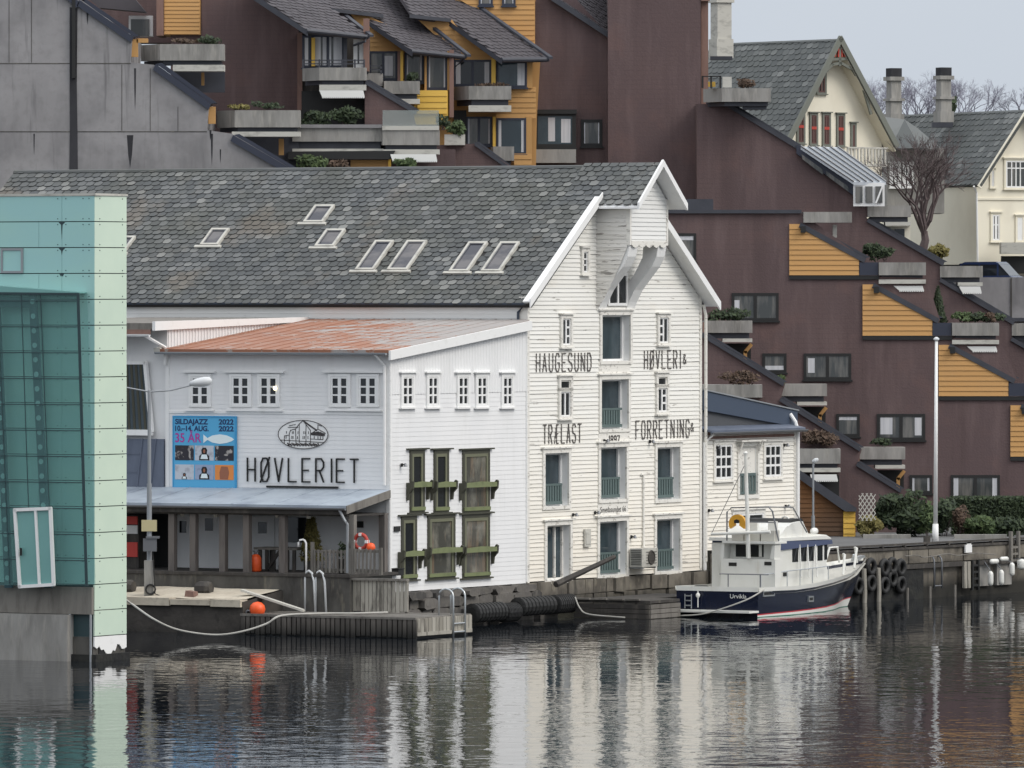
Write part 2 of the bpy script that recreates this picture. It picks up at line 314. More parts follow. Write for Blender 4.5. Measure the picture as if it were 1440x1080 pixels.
def clear_glass():
    m = bpy.data.materials.new('clear_glass'); m.use_nodes = True; t = m.node_tree; N = t.nodes
    p = N['Principled BSDF']; p.inputs['Base Color'].default_value = (*lin((120, 160, 158)), 1); p.inputs['Roughness'].default_value = .05
    tr = N.new('ShaderNodeBsdfTransparent'); tr.inputs[0].default_value = (.85, .92, .91, 1)
    ms = N.new('ShaderNodeMixShader'); ms.inputs[0].default_value = .2
    t.links.new(tr.outputs[0], ms.inputs[1]); t.links.new(p.outputs[0], ms.inputs[2]); t.links.new(ms.outputs[0], N['Material Output'].inputs[0])
    MAT['clear_glass'] = m
    m2 = m.copy(); MAT['rail_glass'] = m2; m2.name = 'rail_glass'
    m2.node_tree.nodes['Mix Shader'].inputs[0].default_value = .35
    m2.node_tree.nodes['Principled BSDF'].inputs['Base Color'].default_value = (.4, .43, .42, 1)
    m2.node_tree.nodes['Transparent BSDF'].inputs[0].default_value = (.9, .95, .93, 1)
clear_glass()
def water_mat():
    m = bpy.data.materials.new('water'); m.use_nodes = True; t = m.node_tree; N = t.nodes; L = t.links
    b = N['Principled BSDF']; b.inputs['Base Color'].default_value = (.008, .011, .015, 1); b.inputs['Roughness'].default_value = .015
    b.inputs['IOR'].default_value = 1.33
    tc = N.new('ShaderNodeTexCoord'); acc = None
    for sc, amp in (((.55, .42, 1), .022), ((1.5, 1.1, 1), .013), ((.12, .09, 1), .025), ((4, 3, 1), .003)):
        mp = N.new('ShaderNodeMapping'); mp.inputs['Scale'].default_value = sc; L.new(tc.outputs['Object'], mp.inputs[0])
        n = N.new('ShaderNodeTexNoise'); n.inputs['Scale'].default_value = 1; n.inputs['Detail'].default_value = 2; L.new(mp.outputs[0], n.inputs[0])
        k = N.new('ShaderNodeMath'); k.operation = 'MULTIPLY_ADD'; k.inputs[1].default_value = amp*WAVE
        L.new(n.outputs[0], k.inputs[0])
        if acc is None: k.inputs[2].default_value = 0
        else: L.new(acc, k.inputs[2])
        acc = k.outputs[0]
    mp = N.new('ShaderNodeMapping'); mp.inputs['Scale'].default_value = (.05, .03, 1); L.new(tc.outputs['Object'], mp.inputs[0]); n = N.new('ShaderNodeTexNoise'); n.inputs['Scale'].default_value = 1; n.inputs['Detail'].default_value = 2; L.new(mp.outputs[0], n.inputs[0])
    wr = N.new('ShaderNodeMapRange'); wr.inputs[1].default_value = .35; wr.inputs[2].default_value = .65; wr.inputs[3].default_value = .55; wr.inputs[4].default_value = 1.35; L.new(n.outputs[0], wr.inputs[0])      # calm and ruffled patches
    bp = N.new('ShaderNodeBump'); bp.inputs['Distance'].default_value = 1; L.new(wr.outputs[0], bp.inputs['Distance']); L.new(acc, bp.inputs['Height']); L.new(bp.outputs[0], b.inputs['Normal'])
    MAT['water'] = m
WAVE = 1.0
water_mat()

# ---------------------------------------------------------------- shared builders
def boards(mb, z0, z1, step, xl, xr, holes=(), lip=.028, jit=0, y=0, th=0):
    """horizontal clapboards as real sawtooth rows, interrupted at holes (x0,x1,z0,z1)"""
    n = max(1, round((z1-z0)/step)); st = (z1-z0)/n
    for i in range(n):
        a, b = z0+i*st, z0+(i+1)*st; c = (a+b)/2
        L0, R0 = xl(c), xr(c)
        if R0-L0 < .02: continue
        cuts = sorted([(h[0], h[1]) for h in holes if h[2] < c < h[3]]); segs = []; x = L0
        for p, q in cuts:
            if p > x: segs.append((x, min(p, R0)))
            x = max(x, q)
        if x < R0: segs.append((x, R0))
        for p, q in segs:
            if q-p < .01: continue
            k0, k1 = (random.uniform(-jit, jit), random.uniform(-jit, jit)) if jit else (0, 0)
            pl, ql = (xl(a) if p == L0 else p), (xr(a) if q == R0 else q)
            pt, qt = (xl(b) if p == L0 else p), (xr(b) if q == R0 else q)
            mb.add([(pl, y-lip, a+k0), (ql, y-lip, a+k1), (qt, y-.002, b+k1), (pt, y-.002, b+k0), (pl, y, a+k0), (ql, y, a+k1)],
                   [[0, 1, 2, 3], [4, 5, 1, 0]])
def slates(mb, x0, x1, z0, z1, w, h, inside=None, holes=(), lift=.04, jit=.02, y0=0):
    z = z0; r = 0
    while z < z1-.02:
        x = x0-w/2*(r % 2)
        while x < x1:
            cx = x+w/2; cz = z+h/2
            if (inside is None or inside(cx, cz)) and not any(a < cx < b and c < cz < d for a, b, c, d in holes):
                g = .012; j = random.uniform(-jit, jit); l = lift*random.uniform(.75, 1.25); ww = w/2-g*random.uniform(.5, 2)
                L, Rr = max(cx-ww, x0), min(cx+ww, x1); zb = z+j; zt = min(z+h*1.25, z1)
                q = (Rr-L)*.22
                p = [(L, y0-.006, zt), (L, y0-l*.85, zb+h*.24), (L+q, y0-l, zb), (Rr-q, y0-l, zb), (Rr, y0-l*.85, zb+h*.24), (Rr, y0-.006, zt)]
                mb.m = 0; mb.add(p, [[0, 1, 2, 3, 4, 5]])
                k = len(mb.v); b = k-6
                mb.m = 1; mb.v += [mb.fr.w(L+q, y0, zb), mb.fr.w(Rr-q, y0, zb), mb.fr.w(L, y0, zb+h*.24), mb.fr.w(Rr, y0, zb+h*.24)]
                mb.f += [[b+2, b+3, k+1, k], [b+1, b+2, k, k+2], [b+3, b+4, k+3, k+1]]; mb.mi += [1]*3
            x += w
        z += h; r += 1
def window(parent, fr, rc, cols=2, rows=3, cw=.1, proud=.07, sash=.05, fm='trim', sm='trim', gm='glass', head=True, sill=True, bar=.028, rowcut=None, name='window', label=None, depth=.02, over=.06, hm=None):
    x0, x1, z0, z1 = rc
    mb = MB(fr); mb.ring(x0-cw, x1+cw, z0-cw*.6, z1+cw, cw, -proud, .01, tb=cw*.6)
    if head: mb.box(x0-cw-over, x1+cw+over, -proud-.07, .01, z1+cw+.003, z1+cw+.055)
    if sill: mb.box(x0-cw-over*.7, x1+cw+over*.7, -proud-.06, .01, z0-cw*.6-.05, z0-cw*.6-.003)
    o = mb.build(name, fm, parent)
    if label: lab(o, label)
    g = MB(fr); g.box(x0, x1, -depth, -depth+.006, z0, z1); g.build('pane', gm, o)
    s = MB(fr); s.ring(x0+.001, x1-.001, z0+.001, z1-.001, sash, -depth-.035, -depth-.001)
    xi0, xi1, zi0, zi1 = x0+sash, x1-sash, z0+sash, z1-sash
    for c in range(1, cols):
        xc = xi0+(xi1-xi0)*c/cols; bw = sash*.9 if cols == 2 else bar
        s.box(xc-bw, xc+bw, -depth-.034, -depth-.001, zi0, zi1)
    cuts = rowcut if rowcut is not None else [k/rows for k in range(1, rows)]
    for k in cuts:
        zc = zi0+(zi1-zi0)*k; s.box(xi0, xi1, -depth-.026, -depth-.0015, zc-bar, zc+bar)
    s.build('sash', sm, o); return o
def gutter(parent, fr, x0, x1, y, z, r=.07, m='gutter', name='gutter'):
    mb = MB(fr); n = 6
    for i in range(n):
        a, b = pi+pi*i/n, pi+pi*(i+1)/n
        mb.quad((x0, y+r*cos(a), z+r*sin(a)), (x1, y+r*cos(a), z+r*sin(a)), (x1, y+r*cos(b), z+r*sin(b)), (x0, y+r*cos(b), z+r*sin(b)))
    mb.box(x0, x1, y-r-.012, y-r+.006, z-.02, z+.012)
    return mb.build(name, m, parent)
def leaves(mb, c, rad, n, size, flat=.0, seed=None, clumps=10):
    rnd = random.Random(seed if seed is not None else n)
    cl = []
    for _ in range(clumps):
        u = Vector((rnd.gauss(0, 1), rnd.gauss(0, 1), rnd.gauss(0, 1))).normalized()*rnd.uniform(.3, .8)
        cl.append((u, rnd.uniform(.28, .5)))
    for _ in range(n):
        u, r = rnd.choice(cl); d = Vector((rnd.gauss(0, 1), rnd.gauss(0, 1), rnd.gauss(0, 1))).normalized()*r*rnd.uniform(.55, 1.05)
        p = u+d; p = Vector((c[0]+p.x*rad[0], c[1]+p.y*rad[1], c[2]+p.z*rad[2]))
        a = Vector((rnd.gauss(0, 1), rnd.gauss(0, 1), rnd.gauss(0, 1))).normalized(); b = a.orthogonal().normalized()
        s = size*rnd.uniform(.6, 1.3)
        mb.quad(p-a*s, p+b*s*.5, p+a*s, p-b*s*.5, fr=ID)
STROKE = {   # single-line letter shapes in a unit box

'H':[[(0,0),(0,1)],[(1,0),(1,1)],[(0,.5),(1,.5)]],'A':[[(0,0),(.5,1),(1,0)],[(.18,.34),(.82,.34)]],
'U':[[(0,1),(0,.2),(.25,0),(.75,0),(1,.2),(1,1)]],'G':[[(1,.82),(.75,1),(.25,1),(0,.8),(0,.2),(.25,0),(.75,0),(1,.2),(1,.48),(.55,.48)]],
'E':[[(1,1),(0,1),(0,0),(1,0)],[(0,.5),(.8,.5)]],'S':[[(1,.84),(.75,1),(.25,1),(0,.84),(0,.66),(.25,.52),(.75,.46),(1,.33),(1,.16),(.75,0),(.25,0),(0,.16)]],
'N':[[(0,0),(0,1),(1,0),(1,1)]],'D':[[(0,0),(0,1),(.6,1),(1,.75),(1,.25),(.6,0),(0,0)]],
'O':[[(.25,0),(0,.2),(0,.8),(.25,1),(.75,1),(1,.8),(1,.2),(.75,0),(.25,0)]],'Ø':[[(.25,0),(0,.2),(0,.8),(.25,1),(.75,1),(1,.8),(1,.2),(.75,0),(.25,0)],[(-.1,-.04),(1.1,1.04)]],
'V':[[(0,1),(.5,0),(1,1)]],'L':[[(0,1),(0,0),(1,0)]],'R':[[(0,0),(0,1),(.7,1),(1,.85),(1,.65),(.7,.5),(0,.5)],[(.45,.5),(1,0)]],
'I':[[(.5,0),(.5,1)]],'T':[[(0,1),(1,1)],[(.5,0),(.5,1)]],'Æ':[[(0,0),(.55,1),(1,1)],[(.55,1),(.55,0),(1,0)],[(.2,.36),(.55,.36)],[(.55,.52),(.9,.52)]],
'F':[[(0,0),(0,1),(1,1)],[(0,.52),(.8,.52)]],'&':[[(1,0),(.2,.75),(.35,1),(.65,1),(.75,.8),(.1,.35),(.1,.1),(.35,0),(.65,0),(1,.4)]],
'1':[[(.2,.8),(.5,1),(.5,0)]],'8':[[(.25,.52),(0,.68),(0,.86),(.25,1),(.75,1),(1,.86),(1,.68),(.75,.52),(.25,.52),(0,.36),(0,.14),(.25,0),(.75,0),(1,.14),(1,.36),(.75,.52)]],
'9':[[(1,.55),(.25,.45),(0,.6),(0,.86),(.25,1),(.75,1),(1,.86),(1,.14),(.75,0),(.2,0)]],'7':[[(0,1),(1,1),(.35,0)]]}
def strokes(mb, paths, x0, z0, w, h, t, y0, y1, t2=None):
    for pa in paths:
        for (a, b), (c, d) in zip(pa, pa[1:]):
            p = Vector((x0+a*w, z0+b*h)); q = Vector((x0+c*w, z0+d*h)); e = q-p
            if e.length < 1e-6: continue
            u = e.normalized(); n = Vector((-u.y, u.x))*t/2; p = p-u*t*.3; q = q+u*t*.3
            mb.prism([tuple(p+n), tuple(p-n), tuple(q-n), tuple(q+n)], y0, y1)
def lettering(mb, text, x0, x1, z0, z1, t, y0, y1, fill=.62, widths={'I': .35, '1': .6}):
    tot = sum(widths.get(c, 1) for c in text); cw = (x1-x0)/(tot-1+fill); x = x0
    for c in text:
        k = widths.get(c, 1)
        if c in STROKE: strokes(mb, STROKE[c], x, z0, cw*fill*k, z1-z0, t, y0, y1)
        x += cw*k
def text_mesh(parent, name, txt, fr, x0, z0, height, m, width=None, bold=0, th=.01, y=-.01, shear=0):
    cu = bpy.data.curves.new('t', 'FONT'); cu.body = txt; cu.size = 1; cu.offset = bold; cu.shear = shear
    o = bpy.data.objects.new('t', cu); COL.objects.link(o); bpy.context.view_layer.update()
    me = bpy.data.meshes.new_from_object(o.evaluated_get(bpy.context.evaluated_depsgraph_get()))
    bpy.data.objects.remove(o); bpy.data.curves.remove(cu)
    xs = [v.co.x for v in me.vertices]; zs = [v.co.y for v in me.vertices]
    sx = sz = height/.69
    if width: sx = width/(max(xs)-min(xs))
    mb = MB(fr); mb.v = [fr.w(x0+(v.co.x-min(xs))*sx, y, z0+v.co.y*sz) for v in me.vertices]
    mb.f = [list(p.vertices) for p in me.polygons]; mb.mi = [0]*len(mb.f)
    bpy.data.meshes.remove(me)
    return mb.build(name, m, parent)
# ================================================================ WAREHOUSE
def prism_x(mb, poly, x0, x1, fr=None):     # polygon in (y,z) extruded along x
    n = len(poly)
    return mb.add([(x0, y, z) for y, z in poly]+[(x1, y, z) for y, z in poly],
                  [list(range(n)), list(range(2*n-1, n-1, -1))]+[[i, (i+1) % n, n+(i+1) % n, n+i] for i in range(n)], fr)
FF = wall(741, 275, 61); U = FF.ex.copy(); ER = -FF.ey.copy()
LF = Fr(FF.o, ER)                            # long wall, x to the front, y into the house
FW = FF.hit(985, 600)[0]; XC = FW/2; ZE, ZA, ZB = 11.22, 15.92, 1.3
LEN = -Fr(FF.w(XC, 0, 0), ER).hit(20, 238)[0]
wh = thing('warehouse', 'large old white clapboard warehouse with slate roof and projecting hoist gable', 'warehouse', FF.w(XC, 4, ZB))
gz = lambda x: ZE+(ZA-ZE)*(1-abs(x-XC)/XC)
xl = lambda z: 0 if z < ZE else XC*(z-ZE)/(ZA-ZE)
xr = lambda z: FW if z < ZE else FW-XC*(z-ZE)/(ZA-ZE)
DOORS = [('c', 845, 443, 884.6, 507.5), ('cr', 844, 533.5, 882, 603), ('cr', 843, 628.7, 879, 702), ('cr', 841.5, 733, 879.4, 808),
         ('r', 764.8, 637, 798, 711.5), ('d', 767.5, 738.5, 800, 815.6), ('r', 922.5, 628.7, 954.4, 702), ('r', 921.7, 729.6, 954.4, 803)]
DR = [FF.rect(*d[1:]) for d in DOORS]
PL = [FF.rect(841, 507.5, 885, 533.5), FF.rect(841, 603, 884, 628.7), FF.rect(839.5, 702, 882, 733)]
holes = [(a-.05, b+.05, c-.05, d+.05) for a, b, c, d in DR]+PL
WINS = [((818, 354, 824, 383), 1, 3), ((788.7, 448, 800.2, 485), 2, 3), ((925, 446.7, 937.7, 482), 2, 3), ((786, 534.6, 800, 585.6), 2, 3), ((923, 530, 935.6, 579), 2, 3)]
WR = [FF.rect(*q[0]) for q in WINS]
holes += [(a-.02, b+.02, c-.02, d+.02) for a, b, c, d in WR]
mb = MB(FF); boards(mb, ZB, ZA-.1, .15, lambda z: xl(z)+.1*(z < ZE), lambda z: xr(z)-.12*(z < ZE), holes, lip=.031, jit=.014)
mb.build('gable_boards', 'white_old', wh, norm=False)
mb = MB(FF); mb.prism([(.02, ZB), (FW-.02, ZB), (FW-.02, ZE-.05), (XC, ZA-.1), (.02, ZE-.05)], .36, LEN)
mb.build('body', 'trim', wh)
mb = MB(FF); mb.box(-.04, .1, -.05, .3, ZB-.1, ZE+.1); mb.box(FW-.13, FW+.03, -.05, .3, ZB, ZE+.1)
mb.each('corner_board', 'trim_old', wh)
mb = MB(LF); boards(mb, 8.2, ZE, .17, lambda z: -LEN, lambda z: -.05, lip=.02); mb.build('side_boards', 'white_boards', wh, norm=False)
# roof
TH = atan2(ZA-ZE, XC)
RF = Fr(FF.w(0, 0, ZE+.05), ER, U*cos(TH)+Vector((0, 0, sin(TH))))
SL = XC/cos(TH)
mb = MB(RF); mb.box(-LEN, .3, .0, .16, -.35, SL-.02); 
RR = Fr(FF.w(FW, 0, ZE+.05), -ER, -U*cos(TH)+Vector((0, 0, sin(TH)))); mb.box(.02, LEN, 0, .16, -.5, SL-.02, fr=RR)
roof = mb.build('roof', 'felt', wh)
SKY = [(155, 357, 192, 335), (282, 347, 324, 324), (427, 315, 472, 291), (443, 349, 487, 325), (500, 382, 555, 341), (545, 382, 602, 341), (632, 384, 687, 343), (677, 384, 732, 343)]
SR = []
for a, b, c, d in SKY:
    x0, z0 = RF.hit(a, b); x1, z1 = RF.hit(c, d); SR.append((min(x0, x1), max(x0, x1), z0, z1))
mb = MB(RF); slates(mb, -LEN, .28, -.38, SL-.02, .36, .288, holes=[(a+.02, b-.02, c+.05, d-.05) for a, b, c, d in SR])
mb.build('slates', ['slate', 'slate_edge_shade'], roof, norm=False)
mb = MB(RF); mb.pipe([(-LEN, .02, SL), (1.6, .02, SL)], .1, 8); mb.build('ridge_cap', 'slate', roof)
for a, b, c, d in SR:
    mb = MB(RF); mb.ring(a, b, c, d, .09, -.12, 0, tb=.08, tt=.1); mb.box(a-.2, b+.15, -.09, 0, c-.12, c-.004)
    o = mb.build('skylight', 'slab_light', wh); g = MB(RF); g.box(a+.09, b-.09, -.07, -.05, c+.08, d-.1); g.build('pane', 'skyglass', o)
    s = MB(RF); s.ring(a+.09, b-.09, c+.08, d-.1, .035, -.1, -.071); s.build('sash', 'gutter', o)
gutter(wh, LF, -LEN, .1, -.22, ZE-.13, .08, 'navy_roof')
mb = MB(LF); mb.pipe([(.05, -.2, ZE-.15), (-.3, -.1, ZE-.45), (-.3, -.1, ZE-.95)], .05); mb.build('downpipe', 'navy_roof', wh)
mb = MB(LF); mb.box(-LEN, -.05, -.06, -.02, ZE-.3, ZE-.02); mb.build('eave_board', 'trim', wh)
# verges of the gable (left part up to the hoist, right part down past the eave)
hx0, hx1 = FF.hit(885, 300, -1.35)[0], FF.hit(938, 300, -1.35)[0]
def vg(x, dz): return (x, gz(x)+dz)
mb = MB(FF)
mb.prism([(-.35, ZE-.28), (hx0-.1, gz(hx0-.1)-.06), (hx0-.1, gz(hx0-.1)+.25), (-.35, ZE+.03)], -.34, -.3)
mb.prism([(hx1+.02, gz(hx1)-.06), (FW+.45, ZE-.4), (FW+.45, ZE-.09), (hx1+.02, gz(hx1)+.25)], -.62, -.55)
mb.each('bargeboard', 'trim', wh)
mb = MB(FF); mb.prism([(hx1+.02, gz(hx1)+.07), (FW+.4, ZE-.27), (FW+.4, ZE-.2), (hx1+.02, gz(hx1)+.14)], -.55, .0)
mb.prism([(-.3, ZE-.1), (hx0-.1, gz(hx0-.1)+.05), (hx0-.1, gz(hx0-.1)+.1), (-.3, ZE-.05)], -.3, .0)
mb.each('soffit', 'trim', wh)
# hoist house
zb, zt, za = zat(343, 280), 14.72, ZA
hxc = (hx0+hx1)/2
mb = MB(FF); hl = lambda z: hx0+.09 if z < zt else hx0+(hxc-hx0)*(z-zt)/(za-zt); hr = lambda z: hx1-.09 if z < zt else hx1-(hx1-hxc)*(z-zt)/(za-zt)
boards(mb, zb, za-.05, .16, hl, hr, lip=.03, y=-1.35)
hoist = mb.build('hoist_house', 'white_boards', wh, norm=False)
mb = MB(FF)
mb.box(hx0-.02, hx0+.09, -1.39, -1.24, zb-.05, zt+.1); mb.box(hx1-.09, hx1+.02, -1.39, -1.24, zb-.05, zt+.1)
n = 5
for i in range(n):
    a = hx0+.1+(hx1-hx0-.2)*i/n; b = hx0+.1+(hx1-hx0-.2)*(i+1)/n; c = (a+b)/2
    mb.prism([(a, zb+.1), (a, zb-.03), (a+(b-a)*.2, zb-.1), (c, zb-.14), (b-(b-a)*.2, zb-.1), (b, zb-.03), (b, zb+.1)], -1.4, -1.37)
mb.build('hoist_trim', 'trim_old', hoist)
hp = [(0, zat(440, 280)), (-.14, zat(425, 280)), (-.37, zat(408, 280)), (-.73, zat(391, 280)), (-1.08, zat(375, 280)), (-1.27, zat(361, 280)), (-1.33, zat(348, 280)), (-1.33, zat(340, 280)), (-.75, zat(340, 280)), (-.7, zat(362, 280)), (-.42, zat(382, 280)), (0, zat(404, 280))]
a, b, c, d = FF.rect(853, 384, 880, 430); mb = MB(FF); mb.box(a, b, -.05, -.03, c, d); hh_ = mb.build('attic_hatch', 'glass', wh); mb = MB(FF); mb.ring(a, b, c, d, .1, -.09, -.051); mb.box((a+b)/2-.05, (a+b)/2+.05, -.09, -.051, c+.1, d-.1); mb.build('sash', 'trim', hh_)
mb = MB(FF); prism_x(mb, hp, hx0+.03, hx0+.66); prism_x(mb, hp, hx1-.66, hx1-.03); mb.each('hoist_bracket', 'trim', hoist)
SFr = Fr(FF.w(hx0, 0, 0), ER)
mb = MB(SFr)
zc = lambda z: max(.0, min(1.33, 1.33*((z-hp[0][1])/(hp[6][1]-hp[0][1]))**.8)) if z < hp[6][1] else 1.33
boards(mb, hp[0][1]+.1, zt, .15, lambda z: -.0, lambda z: zc(z)-.06, lip=.02, jit=.01); mb.build('hoist_side_boards', 'white_peel', hoist, norm=False)
mb = MB(FF); mb.prism([(hx0+.12, zb+.05), (hx1-.12, zb+.05), (hx1-.12, zt), (hxc, za-.25), (hx0+.12, zt)], -1.3, .3); mb.build('hoist_body', 'trim_old', hoist)
hs_ = (za-zt)/(hxc-hx0); ov = .42
mb = MB(FF)
mb.prism([(hx0-ov, zt-hs_*ov+.05), (hxc, za+.05), (hxc, za+.3), (hx0-ov, zt-hs_*ov+.3)], -1.98, -1.9)
mb.prism([(hxc, za+.05), (hx1+ov, zt-hs_*ov+.05), (hx1+ov, zt-hs_*ov+.3), (hxc, za+.3)], -1.98, -1.9)
mb.prism([(hx1+ov, zt-hs_*ov+.08), (hxc, za+.08), (hxc, za+.14), (hx1+ov, zt-hs_*ov+.14)], -1.9, -.3)
mb.prism([(hx0-ov, zt-hs_*ov+.08), (hxc, za+.08), (hxc, za+.14), (hx0-ov, zt-hs_*ov+.14)], -1.9, -.3)
mb.each('hoist_bargeboard', 'trim', hoist)
for sg in (1, -1):
    ez = (U*sg*(hxc-hx0)+Vector((0, 0, za-zt))).normalized()
    fr = Fr(FF.w(hx0 if sg > 0 else hx1, -1.35, zt+.2), ER if sg > 0 else -ER, ez); ll = sqrt((hxc-hx0)**2+(za-zt)**2)
    mb = MB(fr); X = (-2.6, .57) if sg > 0 else (-.57, 2.6)
    slates(mb, X[0], X[1], -ov*1.25, ll, .36, .27); mb.build('hoist_slates', ['slate', 'slate_edge_shade'], hoist, norm=False)
# small casement windows on the gable
for k, (rc, q) in enumerate(zip(WR, WINS)):
    kw = dict(cw=.14, proud=.1, sash=.05, fm='trim_old')
    if k == 0: window(wh, FF, rc, 1, 3, **kw)
    elif k < 3:
        o = window(wh, FF, rc, 2, 1, rowcut=[], **kw); s = MB(FF); a, b, c, d = rc; m = (a+b)/2
        p, q2 = (m+.045, b-.05) if k == 1 else (a+.05, m-.045)
        for t in (1/3, 2/3): s.box(p, q2, -.045, -.021, c+(d-c)*t-.035, c+(d-c)*t+.035)
        s.each('glazing_bar', 'trim', o)
    else:
        o = window(wh, FF, (rc[0], rc[1], rc[2], rc[2]+(rc[3]-rc[2])*.68), 2, 1, rowcut=[], head=False, **kw)
        a, b, c, d = rc; g = MB(FF); g.box(a, b, -.02, -.014, c+(d-c)*.72, d); g.build('pane', 'glass', o)
        s = MB(FF); s.ring(a-.14, b+.14, c+(d-c)*.7, d+.14, .14, -.1, .01, tb=.1); s.box(a-.2, b+.2, -.17, .0, d+.143, d+.2); s.ring(a+.001, b-.001, c+(d-c)*.72, d-.001, .05, -.05, -.021); s.build('transom', 'trim_old', o)
        if k == 4:
            s = MB(FF); m = (a+b)/2
            for t in (.25, .46): s.box(m+.045, b-.05, -.045, -.021, c+(d-c)*t-.035, c+(d-c)*t+.035)
            s.each('glazing_bar', 'trim', o)
# deep loading openings: jambs, glass, balustrade
for (k, *_), (a, b, c, d) in zip(DOORS, DR):
    mb = MB(FF); mb.ring(a-.16, b+.16, c-.12, d+.16, .16, -.07, .0, tb=.12)
    mb.box(a-.28, b+.28, -.13, 0, d+.163, d+.22)
    o = mb.build('loading_door', 'trim_old', wh)
    j = MB(FF); j.box(a-.06, a, .0, .5, c-.06, d+.06); j.box(b, b+.06, .0, .5, c-.06, d+.06); j.box(a, b, .0, .5, c-.08, c); j.box(a, b, 0, .5, d, d+.06)
    j.build('jamb', 'trim', o)
    g = MB(FF); g.box(a, b, .32, .34, c, d); g.build('pane', 'glass_blue', o)
    s = MB(FF); s.ring(a, b, c, d, .07, .24, .318)
    if k == 'd': s.box(b-.62, b-.54, .24, .318, c+.09, d-.09)
    s.build('sash', 'trim' if k != 'd' else 'trim_old', o)
    if 'r' in k:
        rl = MB(FF); zt_ = c+(d-c)*.42; rl.box(a+.1, b-.12, .14, .2, zt_-.08, zt_); rl.box(a+.1, b-.12, .14, .2, c+.05, c+.16)
        x = a+.14
        while x < b-.2: rl.box(x, x+.13, .15, .19, c+.16, zt_-.08); x += .19
        rl.build('balustrade', 'green_rail', o)
for a, b, c, d in PL:
    mb = MB(FF); mb.box(a, b, -.03, .05, c, d); o = mb.build('plank_panel', 'white_peel' if c > 9 else 'trim_old', wh)
for tx, q in (('HAUGESUND', (753, 497, 830, 522)), ('HØVLERI', (905, 493, 955.6, 518)), ('TRÆLAST', (762.7, 597, 816, 623)), ('FORRETNING', (893, 591, 968, 616)), ('&', (959.5, 498, 963.5, 511)), ('&', (970, 595, 974, 606))):
    a, b, c, d = FF.rect(*q); lw = MB(FF); lettering(lw, tx, a, b, c, d, .045 if len(tx) > 1 else .03, -.05, -.03, fill=.56, widths={'I': .6, 'Æ': 1.25}); lw.build('painted_lettering', 'ink_old', wh)
a, b, c, d = FF.rect(855, 613, 870, 623); lw = MB(FF); lettering(lw, '1897', a, b, c, d, .045, -.045, -.03); lw.build('painted_year', 'ink_faded', wh)
a, b, c, d = FF.rect(843, 712, 879, 720); text_mesh(wh, 'street_name', 'Smedasundet 66', FF, a, c, d-c, 'ink_faded', width=b-a, y=-.04)
# low foundation under the gable
mb = MB(FF); rnd = random.Random(3)
x = -.1
while x < FW+.4:
    wd = rnd.uniform(.5, 1.4); 
    for zz, hh in ((.75, .52), (.2, .55)):
        q = rnd.uniform(-.1, .1)
        mb.prism([(x, zz), (x+wd-.04, zz+q*.4), (x+wd-.06, zz+hh-.02), (x+.03, zz+hh-.02+q*.3)], -.12+q*.6, .5)
    x += wd
mb.build('foundation', 'quay_concrete', wh)
mb = MB(LF); mb.pipe([(FW*0, 0, 0)]*2, .01) if False else None
mb = MB(FF); mb.pipe([(FW+.05, -.1, ZE-.2), (FW+.12, -.16, ZE-.6), (FW+.12, -.16, 1.6)], .06); mb.build('downpipe', 'trim_old', wh)
# fittings that hang on the gable
a, b, c, d = FF.rect(903, 771, 925, 797, -.62)
ac = thing('air_conditioner', 'beige outdoor air conditioning unit bolted beside the lower right loading door', 'air conditioner', FF.w((a+b)/2, -.3, c))
mb = MB(FF); mb.box(a, b, -.62, -.12, c, d); mb.build('casing', 'slab_light', ac)
mb = MB(FF); mb.torus(((a*.42+b*.58), -.63, (c+d)/2), (d-c)*.36, .03, 18, 6); mb.lathe([((d-c)*.34, -.005), ((d-c)*.34, 0)], ((a*.42+b*.58), -.625, (c+d)/2), 18, 'y')
for i in range(5): mb.box(a+(b-a)*.25, a+(b-a)*.91, -.645, -.632, c+(d-c)*(.2+.15*i)-.008, c+(d-c)*(.2+.15*i)+.008)
mb.build('fan_grille', 'wood_dark', ac)
mb = MB(FF)
for i in range(9): mb.box(a-.02, a-.004, -.58, -.16, c+.08+(d-c-.1)*i/9, c+.1+(d-c-.1)*i/9)
mb.build('coil_fins', 'black', ac)
mb = MB(FF); mb.box(a+.1, a+.16, -.6, -.02, c-.06, c-.004); mb.box(b-.16, b-.1, -.6, -.02, c-.06, c-.004); mb.each('wall_bracket', 'steel_dull', ac)
mb = MB(FF); mb.pipe([(b-.1, -.1, d), (b-.05, -.06, d+.4), (b-.05, -.06, 4.85), (b-.25, -.06, 4.9)], .045); mb.build('conduit', 'trim_old', ac)
def wall_lamp(fr, px, py, label, y=-.04):
    x, z = fr.hit(px, py); t = thing('wall_lamp', label, 'lamp', fr.w(x, y, z), 'small dark wall lamps on the white houses')
    mb = MB(fr); mb.box(x-.05, x+.05, y-.04, y, z-.06, z+.06); mb.build('base', 'black', t)
    mb = MB(fr); mb.pipe([(x, y-.04, z), (x, y-.14, z+.04)], .02); mb.build('arm', 'black', t)
    mb = MB(fr); mb.lathe([(.03, .05), (.07, -.05), (.07, -.07)], (x, y-.16, z+.02), 10); mb.build('lamp_shade', 'gutter', t)
wall_lamp(FF, 886, 755, 'small lamp right of the lowest middle loading door of the warehouse')
wall_lamp(FF, 835, 721, 'small lamp left of the street name board on the warehouse')
wall_lamp(FF, 848, 620, 'small lamp left of the painted year on the warehouse')
wall_lamp(FF, 804, 724, 'small lamp above the leaning lowest left door of the warehouse')
wall_lamp(FF, 912, 621, 'small lamp right of the year under the long painted word')
a, b, c, d = FF.rect(819, 744, 827, 769)
